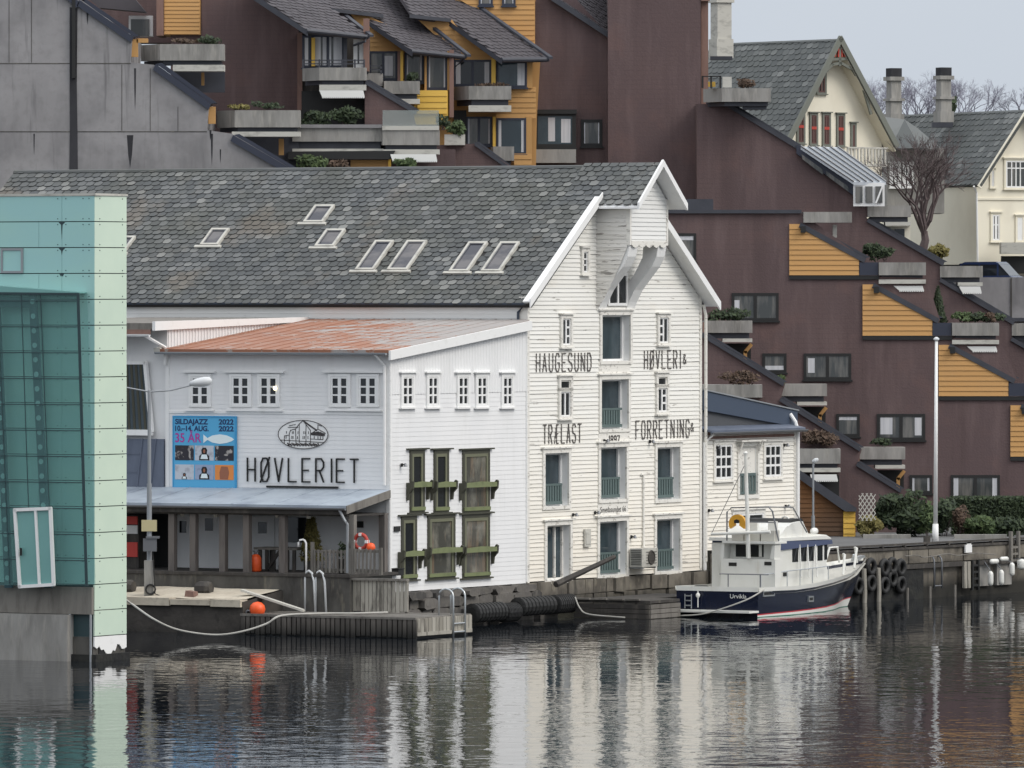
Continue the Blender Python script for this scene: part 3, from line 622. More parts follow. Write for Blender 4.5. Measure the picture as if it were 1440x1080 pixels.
mb = MB(FF); mb.box(a, b, -.12, -.04, c, d); mb.box(a+.05, b-.05, -.135, -.121, c+.1, d-.1); tag(mb.build('notice_board', 'slab_light'), 'narrow pale notice board between the two lowest left doors of the warehouse', 'notice board')
p = FF.hit(785, 822, -1.0); q = FF.hit(864, 783, -1.6)
mb = MB(FF); mb.pipe([(p[0], -.9, p[1]), (q[0], -1.6, q[1])], .12, 6, r2=.08); gp = mb.build('mooring_boom', 'wood_dark'); tag(gp, 'black wooden boom leaning up across the lowest warehouse doors', 'boom')

# ================================================================ WING with the rusty roof
WX = FF.hit(548, 600)[0]                       # negative: the end wall runs from WX to 0 in the gable plane
WF = Fr(FF.w(WX, 0, 0), ER)                    # front wall of the wing; x<0 to the left, y into the house
WL = -WF.hit(234, 600)[0]; WD = -WX
ZF, ZT = zat(494, 266.5), zat(452, 275)
wg = thing('annex_house', 'white flat fronted house with rusty orange mono-pitch roof and green framed windows', 'house', WF.w(-WL/2, 4, 1.9))
mb = MB(WF); prism_x(mb, [(.05, 1.5), (WD-.02, 1.5), (WD-.02, ZT-.12), (.05, ZF-.12)], -WL, -.05); mb.build('body', 'white', wg)
FWN = [(269.4, 294.4), (326.7, 351.4), (366, 391), (466, 490.5), (505.5, 530.5)]
FR = [WF.rect(a, 529.4, b, 570) for a, b in FWN]
mb = MB(WF); boards(mb, 1.9, ZF-.05, .15, lambda z: -WL+.12, lambda z: -.12, [(a, b, c, d) for a, b, c, d in FR], lip=.009); mb.build('front_boards', 'white', wg, norm=False)
mb = MB(WF); mb.box(-WL-.02, -WL+.12, -.035, .04, 1.9, ZF-.05); mb.box(-.12, .02, -.035, .04, 1.9, ZF-.05); mb.each('corner_board', 'trim', wg); mb = MB(WF); z_ = zat(581.5, 268); mb.box(-WL+.12, -.12, -.03, 0, z_-.03, z_+.06); mb.build('belt_board', 'trim', wg)
for rc in FR: window(wg, WF, rc, 2, 3, cw=.09, sash=.07, head=False, sill=False)
mb = MB(WF)
for p, q in ((0, 0), (1, 2), (3, 4)):
    a, b, c, d = FR[p][0], FR[q][1], FR[p][2], FR[p][3]
    mb.box(a-.28, b+.28, -.13, -.0, d+.13, d+.2); mb.box(a-.22, b+.22, -.1, -.0, c-.2, c-.14)
mb.each('window_ledge', 'trim', wg)
x, z = WF.hit(388.5, 546); mb = MB(WF); mb.lathe([(.02, -.03), (.07, 0), (.02, .03)], (x, -.1, z), 10, 'y'); lampg = mb.build('ceiling_lamp', 'lamp_glow'); tag(lampg, 'small glowing lamp seen in the window of the white annex', 'lamp')
# end wall: ribbed sheet above, boards below
ERW = [FF.rect(a, 530, b, 569.6) for a, b in ((565, 579), (601, 614), (643.5, 656.7), (670, 683), (706, 718.7))]
GR = [FF.rect(*q) for q in ((578, 637.7, 593, 717), (611.7, 637.7, 627, 717), (652, 637.7, 684.6, 717), (566, 731, 582, 812), (603, 729, 636, 810), (652, 728, 684.6, 809))]
zm = zat(553, 271)
hl_ = [(a-.02, b+.02, c-.02, d+.02) for a, b, c, d in ERW+GR]
mb = MB(FF); boards(mb, 1.25, zm, .16, lambda z: WX+.1, lambda z: -.08, hl_, lip=.01); mb.build('end_boards', 'white', wg, norm=False)
mb = MB(FF); x = WX+.1; zr = lambda x: ZF+(ZT-ZF)*(x-WX)/WD-.05
while x < -.12:
    z0_ = zm+.01
    for s0, s1 in [(z0_, None)]:
        cut = [h for h in hl_ if h[0]-.08 < x+.06 < h[1]+.08 and h[3] > zm]
        zs = max([h[3]+.1 for h in cut]+[zm+.01])
        mb.quad((x, -.004, zs), (x+.05, -.03, zs), (x+.05, -.03, zr(x)), (x, -.004, zr(x))); mb.quad((x+.05, -.03, zs), (x+.10, -.03, zs), (x+.10, -.03, zr(x)), (x+.05, -.03, zr(x)))
        mb.quad((x+.10, -.03, zs), (x+.15, -.004, zs), (x+.15, -.004, zr(x)), (x+.10, -.03, zr(x))); mb.quad((x+.15, -.004, zs), (x+.2, -.004, zs), (x+.2, -.004, zr(x)), (x+.15, -.004, zr(x)))
    x += .2
mb.build('ribbed_sheet', 'white', wg, norm=False)
mb = MB(FF); mb.prism([(WX+.03, 1.25), (-.03, 1.25), (-.03, ZT-.12), (WX+.03, ZF-.12)], .03, .3); mb.build('end_wall', 'white', wg)
mb = MB(FF); mb.box(WX-.02, WX+.1, -.04, .02, 1.25, ZF-.1); mb.box(-.1, -.03, -.045, .02, 1.3, ZT-.2); mb.each('corner_board', 'trim', wg)
for rc in ERW: window(wg, FF, rc, 2, 3, cw=.13, sash=.055, bar=.03, over=.12)
for k, rc in enumerate(GR):
    a, b, c, d = rc
    o = window(wg, FF, rc, 1, 1, rowcut=[], cw=.13, proud=.06, sash=.11, fm='olive_dark', sm='olive_sash', gm='glass_warm' if k in (2, 4, 5) else 'glass', over=.22, label='tall olive green framed window')
    g = MB(FF); g.box(a-.1, b+.1, -.11, -.065, c-.02, c+.1); g.build('lower_rail', 'olive', o)
    zs = c+(d-c)*(.405 if k != 3 else .37)
    g = MB(FF); g.prism([(a-.26, zs), (b+.26, zs), (b+.26, zs+.16), ((a+b)/2, zs+.2), (a-.26, zs+.16)], -.27, -.235); g.box(a-.26, b+.26, -.235, -.12, zs, zs+.03); g.build('flower_shelf', 'olive', o)
    g = MB(FF)
    for xx in (a-.36, b+.26): prism_x(g, [(-.02, zs-.45), (-.1, zs-.44), (-.13, zs-.2), (-.27, zs-.05), (-.29, zs+.2), (-.22, zs+.24), (-.16, zs+.16), (-.02, zs+.16)], xx, xx+.1)
    g.each('shelf_bracket', 'olive_dark', o)
# roof
ez = (Vector((0, 0, ZT-ZF))+U*WD).normalized()
WRF = Fr(WF.w(0, 0, ZF+.02), ER, ez); sl = sqrt(WD**2+(ZT-ZF)**2)
mb = MB(WRF); mb.box(-WL-.05, .16, -.06, .04, -.35, sl-.1); wr = mb.build('roof', 'rust_roof', wg)
mb = MB(WRF); x = -WL+.3
while x < 0: mb.box(x, x+.03, -.078, -.061, -.34, sl-.1); x += .62
mb.build('roof_seam', 'rust_roof', wr)
mb = MB(WRF); mb.box(-WL-.3, -WL-.05, -.09, .04, -.35, sl-.1); mb.build('verge_flashing', 'slab_light', wr)
mb = MB(FF); mb.prism([(WX-.35, ZF-.3), (-.05, ZT-.3), (-.05, ZT+.02), (WX-.35, ZF+.02)], -.24, -.16); mb.build('fascia', 'trim', wg)
gutter(wg, WF, -WL-.2, .1, -.42, ZF-.06, .07, 'steel_dull')
mb = MB(WF); mb.pipe([(-.35, -.4, ZF-.1), (-.14, -.12, ZF-.5), (-.14, -.12, 4.9)], .055); mb.build('downpipe', 'trim', wg)
# base stones under the end wall
mb = MB(FF); rnd = random.Random(5)
for r_, (zz, hh) in enumerate(((.98, .27), (.62, .38), (.2, .44), (-.2, .42))):
    x = WX-1.0+rnd.uniform(0, .3)
    while x < .1:
        wd = rnd.uniform(.5, 1.6); q = [rnd.uniform(-.07, .07) for _ in range(6)]; c = .08
        mb.prism([(x+.04, zz+.06+q[0]), (x+.2, zz+q[1]*.5), (x+wd-.22, zz+q[2]*.5), (x+wd-.04, zz+.08+q[3]), (x+wd-.05, zz+hh-.09), (x+wd-.24, zz+hh-.02+q[4]*.4), (x+.22, zz+hh-.02+q[5]*.4), (x+.05, zz+hh-.1)], -.35+rnd.uniform(-.14, .14), .4)
        x += wd
mb.build('foundation_stones', 'stone', wg)
wall_lamp(FF, 563, 654, 'horn shaped lamp on the annex beside its first upper green window')
a, b, c, d = FF.rect(553, 740, 561, 747.5); mb = MB(FF); mb.box(a, b, -.06, -.02, c, d); tag(mb.build('house_plaque', 'black'), 'small black plaque on the annex corner beside the lower green window', 'plaque')
a, b, c, d = FF.rect(549.5, 800, 557, 809); mb = MB(FF); mb.box(a, b, -.3, -.02, c, d); mb.box(a-.02, b+.02, -.33, 0, d+.002, d+.03); tag(mb.build('meter_box', 'black'), 'black box low on the annex corner above the slatted screen', 'meter box')

# poster, emblem, lettering on the front wall
a, b, c, d = WF.rect(245.5, 586, 333, 686)
ps = thing('poster', 'blue festival poster with white fish and six square photos on the annex wall', 'poster', WF.w((a+b)/2, -.08, c))
mb = MB(WF); mb.box(a, b, -.08, -.03, c, d); mb.build('backing', 'poster', ps)
mb = MB(WF); mb.ring(a-.03, b+.03, c-.03, d+.03, .05, -.095, -.03); mb.build('edging', 'poster_edge', ps)
pw, ph = b-a, d-c
P = lambda u, v: (a+pw*u, d-ph*v)
def ptx(tx, u0, u1, v0, v1, m, bold=.035):
    x0, z1 = P(u0, v0); x1, z0 = P(u1, v1); text_mesh(ps, 'poster_text', tx, WF, x0, z0, z1-z0, m, width=x1-x0, bold=bold, y=-.086)
ptx('SILDAJAZZ', .03, .56, .035, .105, 'poster_navy'); ptx('2022', .73, .97, .035, .105, 'poster_navy')
ptx('10.–14. AUG.', .03, .57, .13, .2, 'poster_navy'); ptx('2022', .73, .97, .13, .2, 'poster_navy')
ptx('35 ÅR', .03, .45, .235, .36, 'poster_pink', .015)
fx = [(.485, .25), (.55, .3), (.63, .262), (.75, .245), (.86, .26), (.94, .29), (.975, .315), (.94, .34), (.86, .365), (.75, .38), (.63, .362), (.55, .325), (.485, .37)]
mb = MB(WF); mb.prism([P(*q) for q in fx], -.09, -.081); mb.build('fish_shape', 'poster_white', ps)
for i, (u0, v0, m) in enumerate(((.03, .405, 'photo_dark'), (.35, .405, 'photo_light'), (.67, .405, 'photo_dark'), (.03, .675, 'photo_light'), (.35, .675, 'photo_blue'), (.67, .675, 'photo_orange'))):
    x0, z1 = P(u0, v0); x1, z0 = P(u0+.3, v0+.21); mb = MB(WF); mb.box(x0, x1, -.089, -.081, z0, z1); o = mb.build('photo', m, ps)
    mb = MB(WF); mx_ = (x0+x1)/2; hh = z1-z0
    if i in (1, 3, 4, 5):
        k = .5 if i == 3 else 1
        if i != 5: mb.prism([(mx_-.26*k*.8, z0+.01), (mx_+.26*k*.8, z0+.01), (mx_+.2*k, z0+hh*.3*k), (mx_+.1*k, z0+hh*.45*k), (mx_+.12*k, z0+hh*.7*k), (mx_+.07*k, z0+hh*.86*k), (mx_-.07*k, z0+hh*.86*k), (mx_-.12*k, z0+hh*.7*k), (mx_-.1*k, z0+hh*.45*k), (mx_-.2*k, z0+hh*.3*k)], -.094, -.0895)
        else: mb.prism([(mx_-.17, z0+.02), (mx_+.15, z0+.02), (mx_+.2, z0+hh*.5), (mx_+.14, z0+hh*.88), (mx_-.12, z0+hh*.9), (mx_-.19, z0+hh*.5)], -.094, -.0895)
        mb.build('figure_shape', 'skin' if i == 5 else 'ink', o)
        if i != 5:
            mb = MB(WF); mb.prism([(mx_+.045*k*cos(q*pi/5), z0+hh*.62*k+.07*k*sin(q*pi/5)) for q in range(10)], -.098, -.0945); mb.build('face_shape', 'skin', o); mb = MB(WF); mb.prism([(mx_-.15*k, z0+hh*.1*k), (mx_+.15*k, z0+hh*.1*k), (mx_+.1*k, z0+hh*.4*k), (mx_-.1*k, z0+hh*.4*k)], -.098, -.0945); mb.build('shirt_shape', 'poster_white', o)
sg = thing('name_lettering', 'thin black condensed capital lettering with underline on the annex wall', 'lettering', WF.w(-3.5, -.1, zat(678, 268)))
a, b, c, d = WF.rect(349, 645, 504.5, 677.5)
mb = MB(WF); lettering(mb, 'HØVLERIET', a, b, c, d, .05, -.07, -.03, fill=.56, widths={'I': .5}); mb.build('letters', 'ink', sg)
a2, b2, c2, d2 = WF.rect(376, 683.5, 476.7, 686); mb = MB(WF); mb.box(a2, b2, -.09, -.03, c2, d2); mb.build('underline', 'ink', sg)
a, b, c, d = WF.rect(392, 591, 462, 631)
em = thing('wall_emblem', 'oval line drawing of an old gabled warehouse painted above the black lettering', 'emblem', WF.w((a+b)/2, -.05, c))
cx_, cz_, rx, rz = (a+b)/2, (c+d)/2, (b-a)/2, (d-c)/2
mb = MB(WF); mb.prism([(cx_+rx*cos(t*pi/20), cz_+rz*sin(t*pi/20)) for t in range(40)], -.036, -.02); mb.build('oval_ground', 'trim', em)
mb = MB(WF); E = lambda u, v: (cx_+rx*u, cz_+rz*v)
strokes(mb, [[(cos(t*pi/20), sin(t*pi/20)) for t in range(41)]], cx_, cz_, rx, rz, .022, -.05, -.037)
def ek(ps_, t=.02): strokes(mb, [ps_], cx_, cz_, rx, rz, t, -.05, -.037)
for l_ in ([(-.55, -.6), (-.55, .05), (-.5, .3), (-.3, .38), (-.28, -.6)], [(-.3, .38), (-.15, .75), (.0, .98), (.12, .7), (.3, .3), (.3, -.6)], [(-.15, .75), (-.15, -.6)], [(.12, .7), (.12, -.6)], [(-.75, -.6), (-.75, -.1), (-.55, -.05)],
           [(.3, -.3), (.8, -.35), (.8, .0)], [(.35, .1), (.6, .4), (.9, .1)], [(.6, .4), (.6, .7), (.75, .6)], [(-.9, -.4), (.85, -.55)], [(-.6, .5), (-.2, .5)], [(-.55, .62), (-.3, .7)]): ek(l_)
ek([(0, .98), (.28, .62), (.55, .3)], .05); ek([(.35, .05), (.6, .12), (.85, .0)], .09); ek([(.4, .0), (.8, -.05)], .05)
for u in (-.68, -.45, -.4, -.22, .0, .06, .2, .45, .6, .7): ek([(u, -.3), (u, -.12)], .02); ek([(u+.02, .05), (u+.02, .22)], .016)
for i in range(22): u = -.62+i*.058; ek([(u, -.62-.03*(i % 3)), (u+.05, -.8+.05*(i % 2))], .04)
mb.build('drawing', 'ink_faded', em)
# ================================================================ LEFT ANNEX behind the lamp
la = thing('grey_annex', 'pale flat roofed annex with a slanted dark window left of the rusty roof', 'house', WF.w(-WL-3, 4, 1.9))
zA = zat(464, 271)
mb = MB(WF); prism_x(mb, [(.1, 1.5), (WD-.05, 1.5), (WD-.05, zA+.26), (.1, zA)], -WL-7, -WL-.03); mb.build('body', 'white', la)
mb = MB(WF); x = WD-.3
prism_x(mb, [(-.9, zA-.02), (WD-.1, zA+.26), (WD-.1, zA+.42), (-.9, zA+.3)], -WL-.02, -WL+.1); mb.build('fascia', 'trim', la)
mb = MB(WF); y = .15
while y < WD-.4: mb.box(-WL-.029, -WL+.004, y, y+.05, 8, zA-.01+.028*y); y += .2
mb.build('ribbed_sheet', 'white', la)
mb = MB(WF); prism_x(mb, [(-.9, zA+.02), (WD-.1, zA+.32), (WD-.1, zA+.4), (-.9, zA+.24)], -WL-7, -WL-.025); mb.build('roof', 'wood_grey', la)
mb = MB(WF); mb.box(-WL-7, -WL-.1, -.9, -.86, zA-.14, zA+.02); mb.build('eave_board', 'brick', la)
gutter(la, WF, -WL-7, -WL-.1, -.95, zA-.16, .07, 'trim')
mb = MB(WF); mb.pipe([(-WL-.3, -.9, zA-.2), (-WL-.2, -.6, zA-.35), (-WL+.02, -.12, zA-.6), (-WL+.02, -.12, zA-1.2)], .06); mb.build('downpipe', 'trim', la)
sw = WF.poly([(160, 510), (206, 510), (215, 606), (160, 606)])
mb = MB(WF); mb.prism(sw, -.1, -.02); o = mb.build('slanted_window', 'glass_blue', la)
mb = MB(WF)
for k in range(5):
    u = .3+.14*k; p = [Vector(sw[0])*(1-u)+Vector(sw[1])*u, Vector(sw[3])*(1-u)+Vector(sw[2])*u]
    strokes(mb, [[tuple(p[0]), tuple(p[1])]], 0, 0, 1, 1, .09, -.115, -.101)
mb.build('mullion', 'olive_dark', o)
a, b, c, d = WF.rect(160, 604, 216, 612); mb = MB(WF); mb.box(a, b, -.22, 0, c, d); strokes(mb, [[sw[0], sw[1]], [sw[1], sw[2]]], 0, 0, 1, 1, .12, -.14, 0); mb.build('window_sill', 'trim', la)
a, b, c, d = WF.rect(150, 617, 232, 690)
mb = MB(WF); mb.prism([(a, c), (b, c), (b, d), (a, d)], -.12, -.0); o = mb.build('zinc_cladding', 'zinc_dark', la)
mb = MB(WF)
for u in (.55, .78): strokes(mb, [[(a+(b-a)*u, c), (a+(b-a)*(u+.1), d)]], 0, 0, 1, 1, .04, -.16, -.121)
for v in (.35, .7): mb.box(a, a+(b-a)*.6, -.14, -.121, c+(d-c)*v, c+(d-c)*v+.03)
mb.build('seam', 'zinc_dark', o)
# ================================================================ CANOPY AND TERRACE DECK
CZ0, CZ1, CO = zat(712.5, 263.9), zat(690, 266.5), 3.0
cn = thing('canopy', 'long blue grey metal veranda roof on grey timber posts along the annex front', 'canopy', WF.w(-7, -2, 1.95))
mb = MB(WF); prism_x(mb, [(-CO, CZ0-.05), (0, CZ1-.05), (0, CZ1+.03), (-CO, CZ0+.03)], -15, .02); cr = mb.build('roof_sheet', 'zinc', cn)
mb = MB(WF); rnd = random.Random(2); x = -14.7
while x < 0: prism_x(mb, [(-CO, CZ0+.031), (-.02, CZ1+.031), (-.02, CZ1+.045), (-CO, CZ0+.045)], x, x+.02); x += 1.7
mb.build('roof_seam', 'zinc', cr)
mb = MB(WF); prism_x(mb, [(-CO, CZ0-.25), (-.05, CZ1-.25), (-.05, CZ1+.02), (-CO, CZ0+.02)], .021, .07); mb.build('verge_board', 'wood_grey', cn)
mb = MB(WF); mb.box(-15, 0, -CO+.01, -CO+.06, CZ0-.28, CZ0-.06); mb.build('eave_board', 'wood_dark', cn)
gutter(cn, WF, -15, .05, -CO-.08, CZ0-.06, .07, 'gutter')
mb = MB(WF); mb.box(-15, -.02, -CO+.15, -.05, CZ0-.34, CZ0-.28); mb.build('ceiling', 'wood_dark', cn)
mb = MB(WF); mb.pipe([(-.2, -CO-.05, CZ0-.12), (.0, -CO+.0, CZ0-.5), (.05, -CO+.05, CZ0-.6), (.05, -CO+.05, 2)], .05); mb.build('downpipe', 'steel_dull', cn)
for px in (243, 273, 314.5, 348, 398.5, 539):
    x = WF.hit(px, 760, -CO+.3 if px < 530 else -.25)[0]; y = -CO+.3 if px < 530 else -.25
    mb = MB(WF); mb.box(x-.115, x+.115, y-.11, y+.11, 1.96, CZ0-.28); mb.build('post', 'wood_post', cn)
x = WF.hit(496, 760, -CO+.3)[0]; mb = MB(WF); mb.box(x-.1, x+.1, -CO+.2, -CO+.4, 1.96, CZ0-.28); mb.build('post', 'wood_grey', cn)
mb = MB(WF)
for px in (252, 300, 345, 386, 430): x = WF.hit(px, 718, -CO+.4)[0]; mb.lathe([(.09, 0), (.07, -.09)], (x, -CO+.6, CZ0-.35), 8)
mb.build('ceiling_light', 'slab_light', cn)
dk = thing('terrace_deck', 'dark timber terrace with concrete edge under the veranda roof', 'terrace', WF.w(-7, -2, 0))
mb = MB(WF); mb.plan([(-15, -3.3), (.35, -3.3), (.35, -.02), (-15, -.02)], 1.86, 1.955); mb.build('decking', 'wood_dark', dk)
mb = MB(WF); mb.box(-15, .33, -3.26, -3.0, -.3, 1.855); mb.build('edge_wall', 'concrete_dark', dk)
mb = MB(WF); mb.box(.1, .33, -3.0, -.4, -.3, 1.855); mb.build('end_wall', 'stone_dark', dk)
# door leaves and fittings under the canopy: parts of the annex
def wrect(*q, y=-.03): return WF.rect(*q, y)
for q in ((244, 724, 271, 808), (278, 720, 310, 808), (320, 722, 345, 808), (352, 726, 386, 806)):
    a, b, c, d = wrect(*q); mb = MB(WF); mb.box(a, b, -.07, -.02, max(c, 1.96), d); o = mb.build('door', 'white', wg)
    mb = MB(WF)
    if q[0] != 320: mb.box(a+(b-a)*.35, a+(b-a)*.7, -.08, -.071, c+(d-c)*.7, c+(d-c)*.9); mb.build('door_pane', 'glass', o)
a, b, c, d = wrect(403, 728, 443, 806); mb = MB(WF); mb.box(a, b, -.06, -.02, 2.9, d); mb.build('window', 'glass', wg)
a, b, c, d = wrect(170, 716, 240, 806); mb = MB(WF); mb.box(a, b, -.06, -.02, 1.96, d); mb.build('dark_doorway', 'black', la)
a, b, c, d = wrect(500, 733, 511, 742); mb = MB(WF); mb.box(a, b, -.06, -.02, c, d); tag(mb.build('house_sign', 'black'), 'small black sign above the red lifebuoy', 'sign')
a, b, c, d = wrect(238, 712, 255, 725, y=-2.4); mb = MB(WF); mb.box(a, b, -2.45, -2.38, c+.05, d); mb.box(a+.1, a+.14, -2.43, -2.4, d, CZ0-.3); mb.box(b-.14, b-.1, -2.43, -2.4, d, CZ0-.3); tag(mb.build('hanging_sign', 'sign_yellow'), 'pale sign hanging under the left part of the veranda roof', 'sign')
# red kiosk
a, b, c, d = WF.rect(160, 724, 195, 790, -1.5)
kb = thing('vending_cabinet', 'red and white cabinet standing by the dark doorway under the veranda', 'cabinet', WF.w((a+b)/2, -1.2, 1.96))
mb = MB(WF); mb.box(a, b, -1.5, -.8, 1.96, d); mb.build('cabinet_body', 'wood_dark', kb)
mb = MB(WF); mb.box(a+.02, b-.03, -1.54, -1.502, 2.35, c+(d-c)*.42); mb.build('lower_panel', 'red_white', kb)
mb = MB(WF); mb.box(a+.02, b-.03, -1.54, -1.502, c+(d-c)*.6, c+(d-c)*.78); mb.build('white_band', 'trim', kb)
mb = MB(WF); mb.box(a+.02, b-.03, -1.54, -1.502, c+(d-c)*.8, d-.05); mb.build('upper_panel', 'red_white', kb)
# fence of the terrace
for q, l in (((442, 773, 490, 808), 'grey picket fence panel left of the drainpipe on the terrace'), ((499, 772, 533, 808), 'short grey picket fence panel under the red lifebuoy')):
    a, b, c, d = WF.rect(*q, -2.9); c = 1.96
    t = thing('picket_fence', l, 'fence', WF.w((a+b)/2, -2.9, c))
    mb = MB(WF); mb.box(a, b, -2.92, -2.87, d-.12, d-.03); mb.box(a, b, -2.92, -2.87, c+.1, c+.18); mb.build('rail', 'wood_grey', t)
    mb = MB(WF); x = a
    while x < b-.05: mb.box(x, x+.07, -2.955, -2.925, c+.04, d); x += .15
    mb.build('pickets', 'wood_grey', t)
    for xx, hh in ((a-.12, .25), (b+.02, .05)): mb = MB(WF); mb.box(xx, xx+.1, -2.95, -2.85, c, d+hh); mb.build('post', 'wood_grey', t)
# table, gas bottle, potted tree, lifebuoy, ball
a, b, c, d = WF.rect(364, 770, 416, 806, -1.8); c = 1.96
t = thing('bar_table', 'rough dark wooden high table behind a canopy post', 'table', WF.w((a+b)/2, -1.5, c))
mb = MB(WF); mb.box(a-.15, b+.1, -1.9, -1.0, d-.08, d); mb.build('table_top', 'wood_grey', t)
mb = MB(WF); x = a
while x < b: mb.box(x, x+.12, -1.85, -1.78, c, d-.082); x += .27
strokes(mb, [[(a+.4, c+.1), (a+.9, d-.1)]], 0, 0, 1, 1, .1, -1.92, -1.86); mb.build('slatted_side', 'wood_dark', t)
for xx in (a, b-.1): mb = MB(WF); mb.box(xx, xx+.1, -1.1, -1.02, c, d-.082); mb.build('leg', 'wood_dark', t)
x, z = WF.hit(359.5, 800, -2.3); t = thing('gas_bottle', 'orange gas bottle standing left of the wooden table', 'gas bottle', WF.w(x, -2.3, 1.96))
mb = MB(WF); mb.lathe([(.17, 0), (.2, .05), (.2, .45), (.14, .56), (.06, .6)], (x, -2.3, 1.96), 14); mb.build('bottle_body', 'orange', t, smooth=True)
mb = MB(WF); mb.lathe([(.05, .6), (.05, .66), (.1, .67), (.1, .72)], (x, -2.3, 1.96), 10); mb.build('valve', 'gutter', t)
x, z = WF.hit(438, 770, -1.5); t = thing('potted_conifer', 'dull olive cone shaped conifer in a pot behind the picket fence', 'potted tree', WF.w(x, -1.5, 1.96))
mb = MB(); rnd = random.Random(4)
for i in range(900):
    h = rnd.random(); rr = .42*(1-h*.75)*rnd.uniform(.5, 1.1); an = rnd.uniform(0, 2*pi); p = WF.w(x+rr*cos(an), -1.5+rr*sin(an), 2.35+h*1.45)
    v = Vector((rnd.gauss(0, 1), rnd.gauss(0, 1), rnd.gauss(0, 1)+.8)).normalized()*.09; q = v.orthogonal().normalized()*.03; mb.quad(p-v, p+q, p+v, p-q)
mb.build('foliage', 'leaf_olive', t, norm=False)
mb = MB(WF); mb.lathe([(.2, 0), (.28, .45), (.24, .45), (.22, .4)], (x, -1.5, 1.96), 12); mb.build('pot', 'concrete_dark', t)
x, z = WF.hit(507.5, 761.5, -2.7)
t = thing('lifebuoy', 'red and white lifebuoy above the short picket fence', 'lifebuoy', WF.w(x, -2.7, z))
mb = MB(WF); mb.torus((x, -2.7, z), .24, .065, 20, 8); mb.build('ring', 'red', t, smooth=True)
mb = MB(WF)
for k in range(4): mb.torus((x, -2.7, z), .24, .069, 3, 8, a0=k*pi/2+.1, a1=k*pi/2+.4) if False else mb.box(x+.24*cos(k*pi/2)-.05, x+.24*cos(k*pi/2)+.05, -2.78, -2.62, z+.24*sin(k*pi/2)-.05, z+.24*sin(k*pi/2)+.05)
mb.build('white_band', 'trim', t)
x, z = WF.hit(521.5, 770, -2.75); mb = MB(WF); mb.lathe([(.03, -.16), (.12, -.12), (.16, 0), (.12, .12), (.03, .16)], (x, -2.75, z), 12); tag(mb.build('net_float', 'orange', smooth=True), 'orange net float on the short picket fence right of the lifebuoy', 'float')
x, z = WF.hit(483, 771, -2.5); mb = MB(); c_ = WF.w(x, -2.5, 2.75); leaves(mb, c_, (.28, .28, .3), 220, .07, seed=3); t = thing('potted_shrub', 'small dark green shrub behind the picket fence by the drainpipe', 'shrub', WF.w(x, -2.5, 1.96)); mb.build('foliage', 'leaf_dark', t, norm=False)
mb = MB(WF); mb.lathe([(.16, 0), (.22, .5)], (x, -2.5, 1.96), 10); mb.build('pot', 'concrete_dark', t)

# ================================================================ LEFT QUAY (structure), sand, props
mb = MB(WF)
pts = [(-16, -5.8), (-2.35, -5.8), (-2.3, -3.27), (-16, -3.27)]
zt4 = [1.08, 1.08, 1.4, 1.4]
mb.add([(x, y, -1) for x, y in pts]+[(x, y, z) for (x, y), z in zip(pts, zt4)], [[0, 1, 5, 4], [1, 2, 6, 5], [2, 3, 7, 6], [3, 0, 4, 7]])
struct(mb.build('quay_wall', 'quay_dark'))
mb = MB(WF); n = 24; rnd = random.Random(9)
vv = []
for i in range(n+1):
    for j in range(6):
        x = -16+13.6*i/n; y = -5.5+(2.2)*j/5; vv.append((x, y, 1.09+.32*(y+5.8)/2.53+.05*rnd.random()))
mb.add(vv, [[i*6+j, (i+1)*6+j, (i+1)*6+j+1, i*6+j+1] for i in range(n) for j in range(5)]); struct(mb.build('quay_sand', 'sand', smooth=True))
mb = MB(WF); x = -16
while x < -2.6: wd = rnd.uniform(.9, 2.2); mb.box(x, min(x+wd-.03, -2.38), -5.92, -5.45, .9+rnd.uniform(-.05, .05), 1.16+rnd.uniform(-.04, .05)); x += wd
struct(mb.build('quay_kerb', 'sand'))
for q, r_, l in (((277, 832, 297), .16, 'dark round log lying on the sand right of the street lamp base'), ((160, 829, 188), .18, 'dark log on the sand beside the mint green building')):
    x0, z0 = WF.hit(q[0], q[1], -4.4); x1, _ = WF.hit(q[2], q[1], -4.4); mb = MB(WF); mb.lathe([(.2, x0), (.24, x0+.1), (.24, x1-.1), (.19, x1)], (0, -4.4, 1.45), 9, 'x'); tag(mb.build('log', 'wood_dark'), l, 'log')
x, z = WF.hit(268, 840, -5.2); mb = MB(WF); mb.prism([(x-.2, 1.1), (x+.2, 1.1), (x+.16, 1.36), (x-.14, 1.4)], -5.3, -5.0); tag(mb.build('loose_brick', 'brick'), 'brown stone block on the sand in front of the dark log', 'block')
